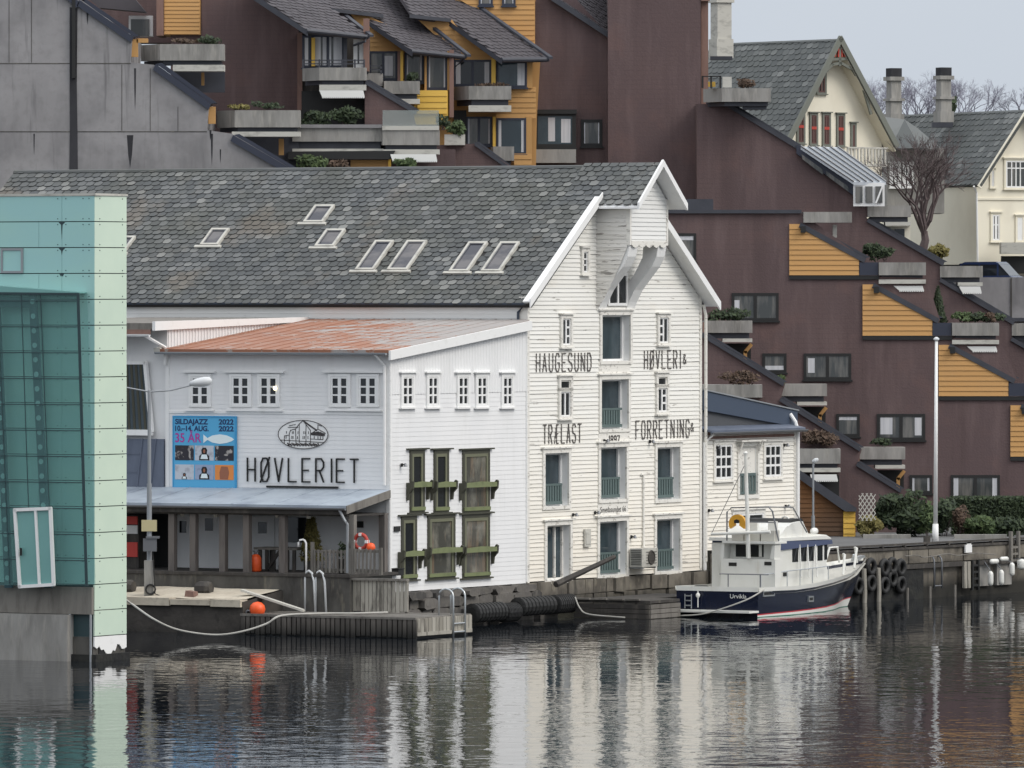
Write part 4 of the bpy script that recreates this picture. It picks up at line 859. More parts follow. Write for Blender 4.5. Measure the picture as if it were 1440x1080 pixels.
# street lamp with two arms
LY = 265.2
def street_lamp():
    X = (210-CX)*LY/F; z0 = 1.16
    t = thing('street_lamp', 'grey double armed street lamp with concrete foot on the sandy quay', 'street lamp', (X, LY, z0))
    mb = MB(); mb.plan([(X-.17, LY-.15), (X+.15, LY-.15), (X+.15, LY+.15), (X-.17, LY+.15)], z0-.3, zat(788, LY)); mb.build('concrete_foot', 'concrete', t)
    mb = MB(); mb.pipe([(X, LY, zat(800, LY)), (X, LY, zat(680, LY))], .085, 10); mb.pipe([(X, LY, zat(680, LY)), (X, LY, zat(549, LY))], .06, 10); mb.build('pole', 'steel_dull', t)
    mb = MB(); mb.pipe([(X, LY, zat(551, LY)), W(240, 549, LY), W(272, 541, LY)], .03); mb.build('arm', 'steel_dull', t)
    mb = MB(); mb.pipe([(X, LY, zat(551, LY)), W(178, 545, LY), W(150, 540, LY)], .03); mb.build('arm', 'steel_dull', t)
    for px, sg in ((282, 1), (140, -1)):
        c = W(px, 537.5, LY); mb = MB(Fr(c, (1, 0, .12*sg)))
        mb.lathe([(.05, -.38), (.13, -.2), (.17, .1), (.15, .3), (.04, .4)], (0, 0, 0), 12, 'x'); mb.build('lamp_head', 'lamp_plastic', t, smooth=True)
    mb = MB(); mb.plan([(X-.2, LY-.28), (X+.26, LY-.28), (X+.26, LY-.16), (X-.2, LY-.16)], zat(775, LY), zat(757, LY)); mb.box(X-.1, X+.35, LY-.32, LY+.1, zat(757, LY)+.003, zat(754, LY)); mb.build('junction_box', 'gutter', t)
    mb = MB(); mb.pipe([(X+.12, LY-.17, zat(775, LY)), (X+.16, LY-.18, zat(800, LY)), (X+.2, LY-.18, z0+.1), (X+.4, LY-.3, z0+.03)], .02); mb.torus((X+.05, LY-.2, z0+.25), .16, .03, 14, 6); mb.build('cable', 'black', t)
    for s, l in ((-1, 'pale yellowish notice on the left of the street lamp pole'), (1, 'pale yellowish notice on the right of the street lamp pole')):
        mb = MB(); xx = X+s*.13; mb.box(xx-.13, xx+.13, LY-.13, LY-.1, zat(747, LY), zat(731, LY)); tag(mb.build('notice_plate', 'sign_yellow'), l, 'notice')
street_lamp()
# floating jetty
JF = wall(584, 259.2, -29); JX0 = JF.hit(340, 880)[0]; JW = 3.7; JZ = zat(869, 259.2)
jt = thing('wooden_jetty', 'low grey timber jetty clad in vertical boards floating in front of the annex', 'jetty', JF.w(JX0/2, 1.8, 0))
mb = MB(JF); rnd = random.Random(6); y = 0
while y < JW-.05: mb.box(JX0, 0, y+.008, y+.13, JZ-.06, JZ+rnd.uniform(-.006, .006)); y += .14
mb.build('decking', 'wood_grey', jt)
mb = MB(JF); mb.box(JX0+.05, -.05, .06, JW-.05, -.3, JZ-.07); mb.build('float', 'black', jt)
mb = MB(JF); x = JX0
while x < -.05: w_ = rnd.uniform(.17, .22); mb.box(x, x+w_-.045, -.04, .0, rnd.uniform(.0, .06), JZ-.07); x += w_
mb.build('front_cladding', 'wood_wet', jt)
mb = MB(JF); mb.box(JX0-.03, .04, -.06, .05, JZ-.065, JZ+.015); mb.build('edge_board', 'wood_grey', jt)
JR = Fr(JF.w(0, 0, 0), U)
mb = MB(JR); x = .05
while x < JW-.1: w_ = rnd.uniform(.22, .28); mb.box(x, x+w_-.03, -.05, .0, rnd.uniform(.05, .22), JZ-.03); x += w_
mb.box(0, JW, -.09, -.052, .08, .2); mb.build('end_cladding', 'wood_light', jt)
def ladder(name, label, fr, x0, x1, y0, zb, zt, back, m='steel', group=None):
    t = thing(name, label, 'ladder', fr.w((x0+x1)/2, y0, zb), group)
    for x in (x0, x1):
        mb = MB(fr); pts = [(x, y0, zb), (x, y0, zt-.25)]+[(x, y0+back/2-back/2*cos(a*pi/6), zt-.25+.25*sin(a*pi/6)) for a in range(1, 6)]+[(x, y0+back, zt-.25), (x, y0+back, zt-.9)]
        mb.pipe(pts, .035, 8); mb.build('side_rail', m, t, smooth=True)
    z = zb+.1
    while z < zt-1.0: mb = MB(fr); mb.pipe([(x0, y0, z), (x1, y0, z)], .025); mb.build('rung', m, t); z += .28
    return t
a = JR.hit(637, 850, -.1)[0]; ladder('bathing_ladder', 'shiny steel bathing ladder at the right end of the floating jetty', JR, 2.35, 3.15, -.12, -.25, zat(827, 262), .55)
p0 = JF.hit(427, 850, 2.6)[0]
t = thing('steel_handrail', 'pair of curved steel handrail hoops on the floating jetty by the quay', 'handrail', JF.w(p0+.4, 2.7, JZ))
for k in (0, 1):
    mb = MB(JF); x = p0+.42*k; zt_ = zat(806, 262); mb.pipe([(x, 2.7, JZ), (x, 2.7, zt_-.2), (x+.05, 2.7, zt_-.06), (x+.15, 2.7, zt_), (x+.28, 2.68, zt_-.08), (x+.37, 2.66, zt_-.35), (x+.45, 2.62, JZ)], .04, 8); mb.build('hoop', 'lamp_plastic', t, smooth=True)
x, z = WF.hit(430.5, 800, -3.1); t = thing('grab_rail', 'tall pale tube grab rail bent over at the terrace edge', 'handrail', WF.w(x, -3.1, 1.96))
mb = MB(WF); zt_ = zat(759, 264.5); mb.pipe([(x, -3.1, 1.96), (x, -3.1, zt_-.12), (x-.05, -3.1, zt_-.03), (x-.12, -3.1, zt_), (x-.25, -3.1, zt_-.02), (x-.3, -3.1, zt_-.1), (x-.3, -3.1, zt_-.25)], .035, 8); mb.build('tube', 'trim', t, smooth=True)
# slatted screen on the jetty
a, b, c, d = JF.rect(470, 814, 573, 858, 2.9); c = JZ+.02
sc = thing('slatted_screen', 'weathered grey slatted timber screen standing at the back of the floating jetty', 'screen', JF.w((a+b)/2, 2.9, c))
mb = MB(JF); x = a
while x < b-.05: w_ = rnd.uniform(.13, .17); mb.box(x, x+w_-.035, 2.86, 2.9, c+rnd.uniform(0, .05), d-.06); x += w_
mb.build('slats', 'wood_light', sc)
mb = MB(JF); mb.box(a-.3, b+.02, 2.78, 2.99, d-.055, d+.02); mb.build('top_rail', 'wood_grey', sc)
for xx in (a-.28, b-.1): mb = MB(JF); mb.box(xx, xx+.1, 2.905, 2.99, c, d-.056); mb.build('post', 'wood_grey', sc)
# buoy, plank, mooring rope
x, _ = JF.hit(362, 860, .45); t = thing('mooring_buoy', 'round orange buoy lying on the left end of the jetty', 'buoy', JF.w(x, .45, JZ))
mb = MB(JF); mb.lathe([(.02, 0), (.14, .03), (.24, .12), (.27, .25), (.24, .38), (.14, .47), (.02, .5)], (x, .45, JZ-.1), 16); mb.build('ball', 'orange', t, smooth=True)
mb = MB(JF); mb.pipe([(x-.2, .45, JZ+.06), (x-.36, .4, JZ+.1), (x-.4, .35, JZ+.02)], .04); mb.build('eyelet', 'gutter', t)
a = JF.hit(427, 861, 1.6); b = WF.hit(340, 839, -4.9)
pa, pb = JF.w(a[0], 1.6, JZ+.05), WF.w(b[0], -4.9, 1.4)
d_ = (pb-pa).normalized(); sd_ = d_.cross(Vector((0, 0, 1))).normalized()*.17
mb = MB(); mb.slab([pa-sd_, pa+sd_, pb+sd_, pb-sd_], (0, 0, .07)); tag(mb.build('gangplank', 'slab_light'), 'pale plank laid from the quay down onto the jetty', 'plank')
def rope(label, pts, r=.04, m='rope'):
    P = [Vector(p) for p in pts]; out = []
    for i in range(len(P)-1):
        p0, p1, p2, p3 = P[max(i-1, 0)], P[i], P[i+1], P[min(i+2, len(P)-1)]
        for k in range(6):
            t = k/6; out.append(.5*((2*p1)+(p2-p0)*t+(2*p0-5*p1+4*p2-p3)*t*t+(3*p1-p0-3*p2+p3)*t**3))
    out.append(P[-1]); mb = MB(); mb.pipe([tuple(p) for p in out], r, 6); return tag(mb.build('mooring_rope', m, smooth=True), label, 'rope', 'mooring ropes in the harbour')
rope('thick pale rope sagging from the sandy quay to the jetty', [W(176, 843, 259.5), W(189, 852, 259.5), W(215, 870, 258), W(245, 884, 258), W(280, 891, 258), W(312, 892.5, 258), W(345, 887, 258), W(375, 877, 258.2), W(395, 866, 258.6), JF.w(JF.hit(440, 863, .3)[0], .35, JZ+.05), JF.w(JF.hit(500, 858, 1.2)[0], 1.3, JZ+.05), JF.w(JF.hit(539, 855, 1.9)[0], 2.2, JZ+.06)], .036)
# ================================================================ big rubber fenders, dock box below the gable
for px0, px1, py0, py1, l in ((663, 704, 847, 875, 'ribbed black drum fender nearest the jetty below the stone base'), (706, 724, 850, 872, 'short black fender between two ribbed drum fenders'), (727, 773, 840, 864, 'ribbed black drum fender right of the short fender'), (778, 803, 838, 860, 'ribbed black drum fender beside the dark floating dock')):
    x0, z0 = FF.hit(px0, py1, -.85); x1, z1 = FF.hit(px1, py0, -.85); cz = (FF.hit((px0+px1)/2, (py0+py1)/2, -.85)[1]); n = 9; pr = [(.2, x0)]
    for i in range(n): t0 = x0+(x1-x0)*(i+.1)/n; t1 = x0+(x1-x0)*(i+.9)/n; pr += [(.29, t0), (.34, t0+.02), (.34, t1-.02), (.29, t1)]
    pr.append((.2, x1)); mb = MB(FF); mb.lathe(pr, (0, -.85, cz), 14, 'x'); tag(mb.build('drum_fender', 'rubber'), l, 'fender', 'black drum fenders along the stone quay')
DF = wall(913, 274.4, -29); dx0 = DF.hit(807, 850)[0]; dz = zat(845, 274.4)
fd = thing('floating_dock', 'dark planked floating dock below the white gable behind the boat stern', 'dock', DF.w(dx0/2, 2, 0))
mb = MB(DF); mb.plan([(dx0, .05), (0, .05), (0, 2.3), (-1.0, 2.3), (-1.0, 6.2), (dx0, 6.2)], dz-.1, dz); mb.build('deck', 'wood_dark', fd)
mb = MB(DF); zz = .02; rnd = random.Random(8)
while zz < dz-.12: mb.box(dx0+rnd.uniform(0, .08), -.0, -.03, .04, zz, zz+.15); zz += .17
mb.build('front_planks', 'wood_dark', fd)
mb = MB(Fr(DF.w(0, 0, 0), U)); zz = .02
while zz < dz-.12: mb.box(.05, 2.3, -.03, .04, zz, zz+.15); zz += .17
mb.build('end_planks', 'wood_grey', fd)
mb = MB(DF); x = dx0+.1
while x < -.3: mb.box(x, x+.55, -.06, .05, dz-.0, dz+.06); x += .66
mb.build('edge_timber', 'wood_grey', fd)
rope('thin pale rope hanging from the left corner of the dark floating dock', [DF.w(dx0+.1, -.1, dz+.08), DF.w(dx0+.35, -.2, dz-.3), DF.w(dx0+.75, -.25, .14), DF.w(dx0+2.2, -.3, .06)], .03)
# ================================================================ MINT AND TEAL BUILDING, left edge
TF = wall(133, 243, -29); TR = Fr(TF.w(0, 0, 0), U); TW = TR.hit(178, 500)[0]; tz = zat(275, 243); ph_ = (tz-zat(895, 243))/17
tb = thing('panel_clad_building', 'mint green and teal panel clad building with a glass bay at the left edge', 'building', TF.w(-3, 2, 0))
mb = MB(TR); mb.box(.05, TW-.02, .06, 5, .0, tz-.02); mb.build('core', 'teal_line', tb)
mb = MB(TF); mb.box(-9, -.06, .05, TW-.05, zat(823, 243), tz-.02); mb.build('core', 'teal_line', tb)
for i in range(17):
    z1 = tz-i*ph_; z0 = z1-ph_
    mb = MB(TR); mb.box(.004, TW, -.0, .05, z0+.014, z1-.014); mb.build('mint_panel', 'mint', tb)
    if i < 15:
        mb = MB(TF); js = [-9, -3.9, -1.2, -.002] if i % 2 == 0 else [-9, -2.05, -1.2, -.002]
        for a, b in zip(js, js[1:]): mb.box(a+.008, b-.004, 0, .045, z0+.014, z1-.014)
        mb.build('teal_panel', 'teal', tb)
mb = MB(TR)
for i in range(17):
    for zz in (tz-i*ph_-.09, tz-(i+1)*ph_+.09):
        for x in (.3, TW-.25): mb.lathe([(.02, -.012), (.02, -.001)], (x, 0, zz), 6, 'y')
mb.build('panel_bolts', 'teal_line', tb)
mb = MB(TF)
for i in range(15):
    for zz in (tz-i*ph_-.09, tz-(i+1)*ph_+.09):
        for x in (-.2, -.42, -1.05, -1.35): mb.lathe([(.018, -.012), (.018, -.001)], (x, 0, zz), 6, 'y')
mb.build('panel_bolts', 'teal_line', tb)
mb = MB(TF); mb.box(-9, .0, -.03, .4, tz, tz+.07); mb.box(.0, .05, -.03, .4, tz, tz+.07); mb.build('coping', 'slab_light', tb)
mb = MB(TR); mb.box(.052, TW+.03, -.03, .6, tz+.001, tz+.07); mb.build('coping', 'slab_light', tb)
mb = MB(TF); x = -1.2
for z, hh, ww in ((tz-ph_, .55, .14), (tz-2*ph_, .24, .14), (tz-3*ph_, .06, .1)): mb.prism([(x-ww, z), (x+ww, z), (x+.03, z-.1), (x, z-hh), (x-.03, z-.1)], -.004, -.001)
mb.build('drip_stain', 'teal_line', tb)
a, b, c, d = TF.rect(2, 349, 33, 384); mb = MB(TF); mb.ring(a, b, c, d, .07, -.05, -.001); o = mb.build('small_window', 'steel_dull', tb); mb = MB(TF); mb.box(a+.07, b-.07, -.02, -.01, c+.07, d-.07); mb.build('pane', 'teal', o)
# glass bay
GY = -.5
gp = TF.poly([(-40, 412), (110, 413.5), (122, 823), (-40, 823)], GY)
mb = MB(TF); mb.prism(gp, GY, GY+.03); bay = mb.build('glass_bay', 'clear_glass', tb)
(xa, za1), (xb, zb1) = gp[1], gp[2]
mb = MB(TF); mb.quad((xa, GY+.04, za1), (xb, GY+.04, zb1), (xb+.05, -.06, zb1), (xa+.05, -.06, za1)); mb.build('side_glass', 'clear_glass', bay)
mb = MB(TF); strokes(mb, [[gp[0], gp[1]]], 0, 0, 1, 1, .07, GY-.02, GY-.001); strokes(mb, [[gp[1], gp[2]]], 0, 0, 1, 1, .1, GY-.021, GY-.002); mb.build('bay_frame', 'teal_line', bay)
mb = MB(TF); mb.prism([(gp[0][0], gp[0][1]+.02), (gp[1][0], gp[1][1]+.02), (gp[1][0], gp[1][1]+.06), (gp[0][0], gp[0][1]+.28)], GY+.05, -.01); mb.build('bay_roof', 'teal_deep', bay)
mb = MB(TF)
for i in range(4, 15):
    z = tz-i*ph_-.05; u = (za1-z)/(za1-zb1)
    if 0 < u < 1: mb.box(gp[0][0], xa+(xb-xa)*u-.02, GY-.012, GY-.001, z-.014, z+.014)
for (p, q) in (((30, 414), (44, 823)), ((57, 414), (74, 823)), ((-4, 414), (14, 823))): strokes(mb, [[TF.hit(*p, GY), TF.hit(*q, GY)]], 0, 0, 1, 1, .025, GY-.013, GY-.0012)
mb.build('glazing_joint', 'teal_line', bay)
for (p, q, w_) in (((46, 414), (68, 823), .26), ((-6, 414), (12, 823), .26)):
    A, B = TF.hit(*p, -.3), TF.hit(*q, -.3); mb = MB(TF); strokes(mb, [[A, B]], 0, 0, 1, 1, w_, -.34, -.24); o = mb.build('perforated_column', 'beam', tb); mb = MB(TF)
    for k in range(20):
        u = (k+.5)/20; mb.lathe([(.085, -.012), (.085, 0)], (A[0]+(B[0]-A[0])*u, -.341, A[1]+(B[1]-A[1])*u), 12, 'y')
    mb.build('column_hole', 'teal_dots', o)
A, B = TF.hit(-10, 425, -.3), TF.hit(52, 425, -.3); mb = MB(TF); mb.box(A[0], B[0]-.14, -.34, -.24, A[1]-.16, A[1]+.16); mb.build('perforated_beam', 'beam', tb)
dp = TF.poly([(21, 717), (71, 715), (75.5, 822), (28, 825)], GY-.06)
mb = MB(TF); strokes(mb, [dp+[dp[0]]], 0, 0, 1, 1, .1, GY-.1, GY-.015); mv = [(Vector(dp[0])*.42+Vector(dp[1])*.58), (Vector(dp[3])*.42+Vector(dp[2])*.58)]; strokes(mb, [[tuple(mv[0]), tuple(mv[1])]], 0, 0, 1, 1, .08, -.09+GY, GY-.016); o = mb.build('sliding_door', 'trim', bay)
mb = MB(TF); mb.prism(dp, GY-.03, GY-.014); mb.build('pane', 'teal_deep', o)
h_ = TF.hit(29.5, 776, GY-.12); mb = MB(TF); mb.box(h_[0]-.03, h_[0]+.03, GY-.15, GY-.1, h_[1]-.12, h_[1]+.12); mb.build('handle', 'black', o)
mb = MB(TF); a, b, c, d = TF.rect(-60, 824, 133, 862, -.1); mb.box(a, -.03, -.12, 1, c, d); mb.build('floor_beam', 'wood_grey', tb)
a, b, c, d = TF.rect(-60, 862, 95, 940, -.3); mb = MB(TF); mb.box(a, b, -.3, .8, -.5, c+(d-c)*1.0-.02); mb.build('pier_wall', 'concrete', tb)
mb = MB(TF); mb.box(b, -.02, .3, .9, -.5, d); mb.build('recess_wall', 'black', tb)
for px in (98.5, 127.5): x, _ = TF.hit(px, 900, -.1); mb = MB(TF); mb.pipe([(x, -.1, -.3), (x, -.1, d)], .04); mb.build('drain_pipe', 'steel_dull', tb)
zt_ = tz-17*ph_; rnd = random.Random(12); n = 14
mb = MB(TR); top = [(.004, zt_-.015), (TW, zt_-.015)]; bot = [(TW-TW*k/n, zt_-.28-.25*rnd.random()-(0.12 if 4 < k < 10 else 0)) for k in range(n+1)]; mb.prism(top+bot, 0, .05); mb.build('broken_panel', 'trim', tb)
mb = MB(TR); mb.box(0, TW, .052, 4, .22, zt_-.02); mb.build('post_core', 'concrete_dark', tb)
mb = MB(TR); mb.box(-.1, TW+.05, -.1, 4, -.5, .22); mb.build('post_base', 'stone_dark', tb)
# ================================================================ SMALL LEAN-TO HOUSE right of the gable
EX0, EX1 = FF.hit(987, 700)[0], FF.hit(1119, 690)[0]
EF = Fr(FF.w(0, .0, 0), U); ez_ = zat(606, 289)
sh = thing('lean_to_house', 'narrow white clapboard side house with dark blue grey lean-to roof beside the gable', 'house', FF.w((EX0+EX1)/2, 3, 1.2))
SW = [FF.rect(1004.4, 625.5, 1027.8, 673.3), FF.rect(1074.4, 625.5, 1096.7, 670)]
SD = FF.rect(1038, 627, 1063.3, 696.7); LW_ = FF.rect(1031, 722, 1072, 745)
hl2 = [(a-.02, b+.02, c-.02, d+.02) for a, b, c, d in SW+[SD, LW_]]
mb = MB(FF); boards(mb, 1.2, ez_, .15, lambda z: EX0+.1, lambda z: EX1-.15, hl2, lip=.036, jit=.012); mb.build('front_boards', 'white_old', sh, norm=False)
mb = MB(FF); mb.box(EX0, EX1-.02, .04, 6, .8, ez_-.1); mb.build('body', 'trim_old', sh)
for p, q in ((EX0, EX0+.12), (EX1-.2, EX1)): mb = MB(FF); mb.box(p, q, -.05, .03, 1.2, ez_); mb.build('corner_board', 'trim_old', sh)
for rc in SW: window(sh, FF, rc, 3, 3, cw=.13, sash=.07, bar=.04, fm='trim_old', over=.05)
a, b, c, d = SD
o = None
mb = MB(FF); mb.ring(a-.14, b+.14, c-.12, d+.14, .14, -.08, 0); o = mb.build('upper_door', 'trim_old', sh)
mb = MB(FF); mb.box(a, b, .1, .12, c, d); mb.build('pane', 'glass_blue', o)
mb = MB(FF); mb.box(b-.02, b+.04, 0, .3, c, d); mb.build('jamb', 'trim', o)
mb = MB(FF); zt_ = c+(d-c)*.45; mb.box(a+.05, b-.05, -.02, .05, zt_-.1, zt_); mb.box(a+.05, b-.05, -.02, .05, c+.05, c+.15); x = a+.1
while x < b-.15: mb.box(x, x+.13, -.01, .04, c+.15, zt_-.1); x += .24
mb.build('balustrade', 'green_rail', o)
mb = MB(FF); mb.box(a-.25, b+.25, -.3, .0, d+.16, d+.22); prism_x(mb, [(-.27, d+.16), (-.2, d+.16), (0, d-.4), (0, d-.5)], a-.1, a-.02); prism_x(mb, [(-.27, d+.16), (-.2, d+.16), (0, d-.4), (0, d-.5)], b+.02, b+.1); mb.build('door_hood', 'trim_old', o)
window(sh, FF, LW_, 2, 1, rowcut=[], cw=.14, sash=.07, fm='trim_old')
# lean-to roof: front strip, back wall with sloping navy fascia
fx0, zf0 = FF.hit(986, 549, .3); fx1, zf1 = FF.hit(1118, 578, .3)
mb = MB(FF); prism_x(mb, [(-.4, ez_-.02), (.3, ez_+.14), (.3, ez_+.2), (-.4, ez_+.06)], EX0, EX1+.02); mb.build('front_roof', 'zinc_dark', sh)
mb = MB(FF); mb.prism([(fx0, ez_+.0), (fx1, ez_+.0), (fx1, zf1-.08), (fx0, zf0-.08)], .34, 6); mb.build('upper_wall', 'grey_roof', sh)
mb = MB(FF); mb.prism([(fx0, zf0-.72), (fx1+.02, zf1-.6), (fx1+.02, zf1), (fx0, zf0)], .2, .33); mb.build('fascia', 'fascia_navy', sh)
mb = MB(FF); mb.prism([(fx0, zf0+.004), (fx1+.06, zf1+.004), (fx1+.06, zf1+.05), (fx0, zf0+.05)], .15, 6.1); mb.build('upper_roof', 'steel_dull', sh)
gutter(sh, FF, EX0, EX1+.05, -.42, ez_-.02, .08, 'gutter')
mb = MB(FF); mb.box(EX0, EX1, -.03, .04, ez_-.32, ez_-.01); mb.build('eave_board', 'brick', sh)
xx = FF.hit(1121, 690, -.1)[0]; mb = MB(FF); mb.pipe([(xx, .2, zf1-.1), (xx+.05, -.0, zf1-.4), (xx+.05, -.1, zf1-.7), (xx+.05, -.1, 1.3)], .075, 8); mb.build('downpipe', 'trim', sh)
xx = FF.hit(986, 690, -.1)[0]; mb = MB(FF); mb.pipe([(EX0+.3, -.35, ez_-.05), (EX0+.0, -.12, ez_-.4), (EX0-.0, -.12, 1.3)], .07, 8); mb.build('downpipe', 'trim', sh)
mb = MB(FF); mb.box(EX0-.2, EX1+.3, -.05, .6, -.3, 1.19); mb.build('foundation', 'quay_concrete', sh)
for px, py, l in ((1006, 629, 'small lamp above the left window of the lean-to house'), (1101, 626, 'small lamp right of the right window of the lean-to house'), (1103, 712, 'small lamp low on the right of the lean-to house'), (995, 718, 'small lamp low on the left of the lean-to house')): wall_lamp(FF, px, py, l)

# ================================================================ MOTOR BOAT
BO = W(1068, 868, 275.9); BO.z = 0
BF = Fr(BO, U); BY = 1.68
bt = thing('motor_boat', 'navy and white motor cruiser with flybridge moored below the lean-to house', 'boat', BF.w(5, BY, 0))
XL = 1.06
XS = [XL*q for q in (0, 1, 2.5, 4, 5.5, 7, 8.2, 9.2, 10, 10.6, 11.1)]
def ip(x, tab):
    x /= XL
    for (a, p), (b, q) in zip(tab, tab[1:]):
        if x <= b: return p+(q-p)*(x-a)/(b-a)
    return tab[-1][1]
bd = lambda x: ip(x, [(0, 1.64), (2.5, 1.75), (5, 1.73), (7, 1.54), (8.2, 1.2), (9.2, .8), (10, .48), (10.6, .24), (11.1, .02)])
bw = lambda x: ip(x, [(0, 1.6), (2.5, 1.66), (5, 1.5), (7, .95), (8.2, .55), (9.2, .24), (10, .08), (11.1, .012)])
zd = lambda x: ip(x, [(0, 1.03), (2.5, 1.0), (4, 1.05), (6, 1.2), (8, 1.4), (9.5, 1.58), (11.1, 1.74)])
zb_ = lambda x: ip(x, [(0, .07), (4, .12), (8, .19), (10.75, .3)])
def hullp(x, z, s):
    d = zd(x); t = max(-.5, min(1, z/d)); b = bw(x)+(bd(x)-bw(x))*(t**1.5 if t > 0 else t*.8); rk = 1.5*(x/11.1/XL)**5
    return (x-rk*(1-t), BY-s*max(.004, b), z)
def strip(name, m, lo, hi, out=0, n=1, parent=bt):
    mb = MB(BF)
    for s in (1, -1):
        pts = []
        for x in XS:
            for k in range(n+1):
                z = lo(x)+(hi(x)-lo(x))*k/n; p = hullp(x, z, s); pts.append((p[0], p[1]-s*out, p[2]))
        c = n+1; mb.add(pts, [[i*c+k, (i+1)*c+k, (i+1)*c+k+1, i*c+k+1] for i in range(len(XS)-1) for k in range(n)])
    ob = mb.build(name, m, parent, smooth=True); return ob
strip('bottom', 'boot_green', lambda x: -.45, lambda x: .02, n=2)
strip('boot_stripe', 'gel', lambda x: .02, lambda x: zb_(x)); strip('red_stripe', 'boot_red', zb_, lambda x: zb_(x)+.045)
mb = MB(BF)
hull = strip('hull', 'navy', lambda x: zb_(x)+.045, lambda x: zd(x)-.11, n=5)
strip('gunwale', 'gel', lambda x: zd(x)-.11, lambda x: zd(x)+.03, out=.04)
mb = MB(BF); 
def tr(z, m0=.0): p = hullp(0, z, 1); q = hullp(0, z, -1); return (p[0]-m0, p[1], z), (q[0]-m0, q[1], z)
for z0, z1, nm, m in ((-.4, .1, 'transom_bottom', 'navy'), (.1, .9, 'transom', 'navy'), (.9, 1.06, 'transom_cap', 'gel')):
    a, b = tr(z0); c, d = tr(z1); mb = MB(BF); mb.slab([BF.w(*a), BF.w(*b), BF.w(*d), BF.w(*c)], BF.ex*(.04)); mb.build(nm, m, bt)
mb = MB(BF); pts = []
for x in XS: p = hullp(x, zd(x), 1); q = hullp(x, zd(x), -1); pts += [(p[0], p[1], zd(x)-.2), (q[0], q[1], zd(x)-.2)]
mb.add(pts, [[2*i, 2*i+1, 2*i+3, 2*i+2] for i in range(len(XS)-1)]); mb.build('deck', 'boat_deck', bt)
mb = MB(BF); mb.box(-.75, -.01, .02, 3.45, .17, .24); mb.build('swim_platform', 'gel', bt)
BT = Fr(BF.w(-.02, 0, 0), ER)
x, z = BT.hit(968.5, 848); o_ = MB(BT)
for dx in (-.13, .13): o_.pipe([(x+dx, -.04, .27), (x+dx, -.04, .78)], .022)
for k in range(3): o_.box(x-.13, x+.13, -.07, -.02, .36+.17*k, .4+.17*k)
o_.build('stern_ladder', 'steel', bt)
a, b, c, d = BT.rect(1027, 835.5, 1050, 841.5); text_mesh(bt, 'boat_name', 'Urvikla', BT, a, c, d-c, 'gel', width=b-a, y=-.02)
# cabin
K0, K1 = .36, 2.86
hp_ = lambda px, py, y=K0: BF.hit(px, py, y)
side = [(1.85, .8), (6.15, .95), (5.8, 2.55), (1.85, 2.55)]
mb = MB(BF); mb.prism(side, K0, K1); cab = mb.build('cabin', 'gel', bt)
mb = MB(BF); mb.prism([(2.0, 2.3), (6.35, 2.42), (6.3, 2.56), (2.0, 2.62)], K0-.06, K1+.06); mb.build('canvas_visor', 'canvas', cab)
mb = MB(BF); mb.prism([(1.7, 2.625), (6.3, 2.6), (5.9, 2.72), (1.7, 2.74)], K0-.03, K1+.03); mb.build('cabin_roof', 'gel', cab)
for q in ((1114, 766, 1122, 790), (1126, 765, 1134, 789), (1136.5, 764.5, 1144, 788.5), (1149.5, 764, 1156.5, 788), (1159, 764, 1163, 787)):
    a, b = hp_(q[0], q[1]), hp_(q[2], q[3]); mb = MB(BF); mb.box(a[0], b[0], K0-.012, K0+.01, b[1], a[1]); mb.build('side_window', 'glass', cab)
mb = MB(BF); a, b = hp_(1101, 805), hp_(1106, 810); mb.box(a[0], b[0], K0-.02, K0, b[1], a[1]); mb.build('vent', 'black', cab)
a, b = hp_(1100, 771), hp_(1109.5, 765); text_mesh(cab, 'side_number', '102', Fr(BF.w(0, K0-.012, 0), U), a[0], a[1], b[1]-a[1], 'ink_faded', width=b[0]-a[0])
AB = Fr(BF.w(1.85, 0, 0), ER)
a, b, c, d = AB.rect(1035, 766, 1074, 783); mb = MB(AB); mb.box(a, b, -.02, .02, c, d); mb.build('aft_window', 'glass', cab)
a, b, c, d = AB.rect(1068, 765, 1072, 783); mb = MB(AB); mb.box(a, b, -.05, -.021, c, d); mb.box(a+.45, b+.5, -.05, -.021, c-.1, d); mb.each('aft_door_frame', 'gel', cab)
for q in ((1025, 791, 1036, 796), (1075, 790, 1085, 795)): a, b, c, d = AB.rect(*q, -.5); mb = MB(AB); mb.box(a, b, -.515, -.48, c, d); mb.build('air_vent', 'black', cab)
a, b, c, d = AB.rect(1013, 786, 1090, 826, -.5); mb = MB(AB); mb.prism([(a-.0, .8), (b, .8), (b, d), (a+.03, d)], -.5, -.02); mb.build('aft_cabin', 'gel', bt)
# gunwale-to-roof wings either side of the cockpit
for px in (1019, 1090): a = AB.hit(px, 770, -.3); mb = MB(AB); mb.prism([(a[0]-.1, d-.02), (a[0]+.06, d-.02), (a[0]+.1, 2.62), (a[0], 2.62)], -.5, -.03); mb.build('wing_post', 'gel', bt)
a, b, c, d2 = AB.rect(1017, 761, 1092, 765, -.5); mb = MB(AB); mb.box(a, b, -.6, .3, 2.56, 2.64); mb.build('flybridge_floor', 'gel', bt)
for q in ((1029, 749, 1045, 762), (1047, 749, 1068, 762), (1070, 746, 1089, 762)): a, b, c, d3 = AB.rect(*q, -.35); mb = MB(AB); mb.box(a, b, -.35, .05, 2.645, d3); mb.build('locker', 'boat_deck', bt)
for q in ((1055, 735, 1066, 749), (1081, 733, 1092, 747)): a, b, c, d3 = AB.rect(*q, .6); mb = MB(AB); mb.box(a, b, .55, .7, c-.1, d3); mb.box(a, b, .1, .55, c-.15, c-.05); mb.build('flybridge_seat', 'gel', bt)
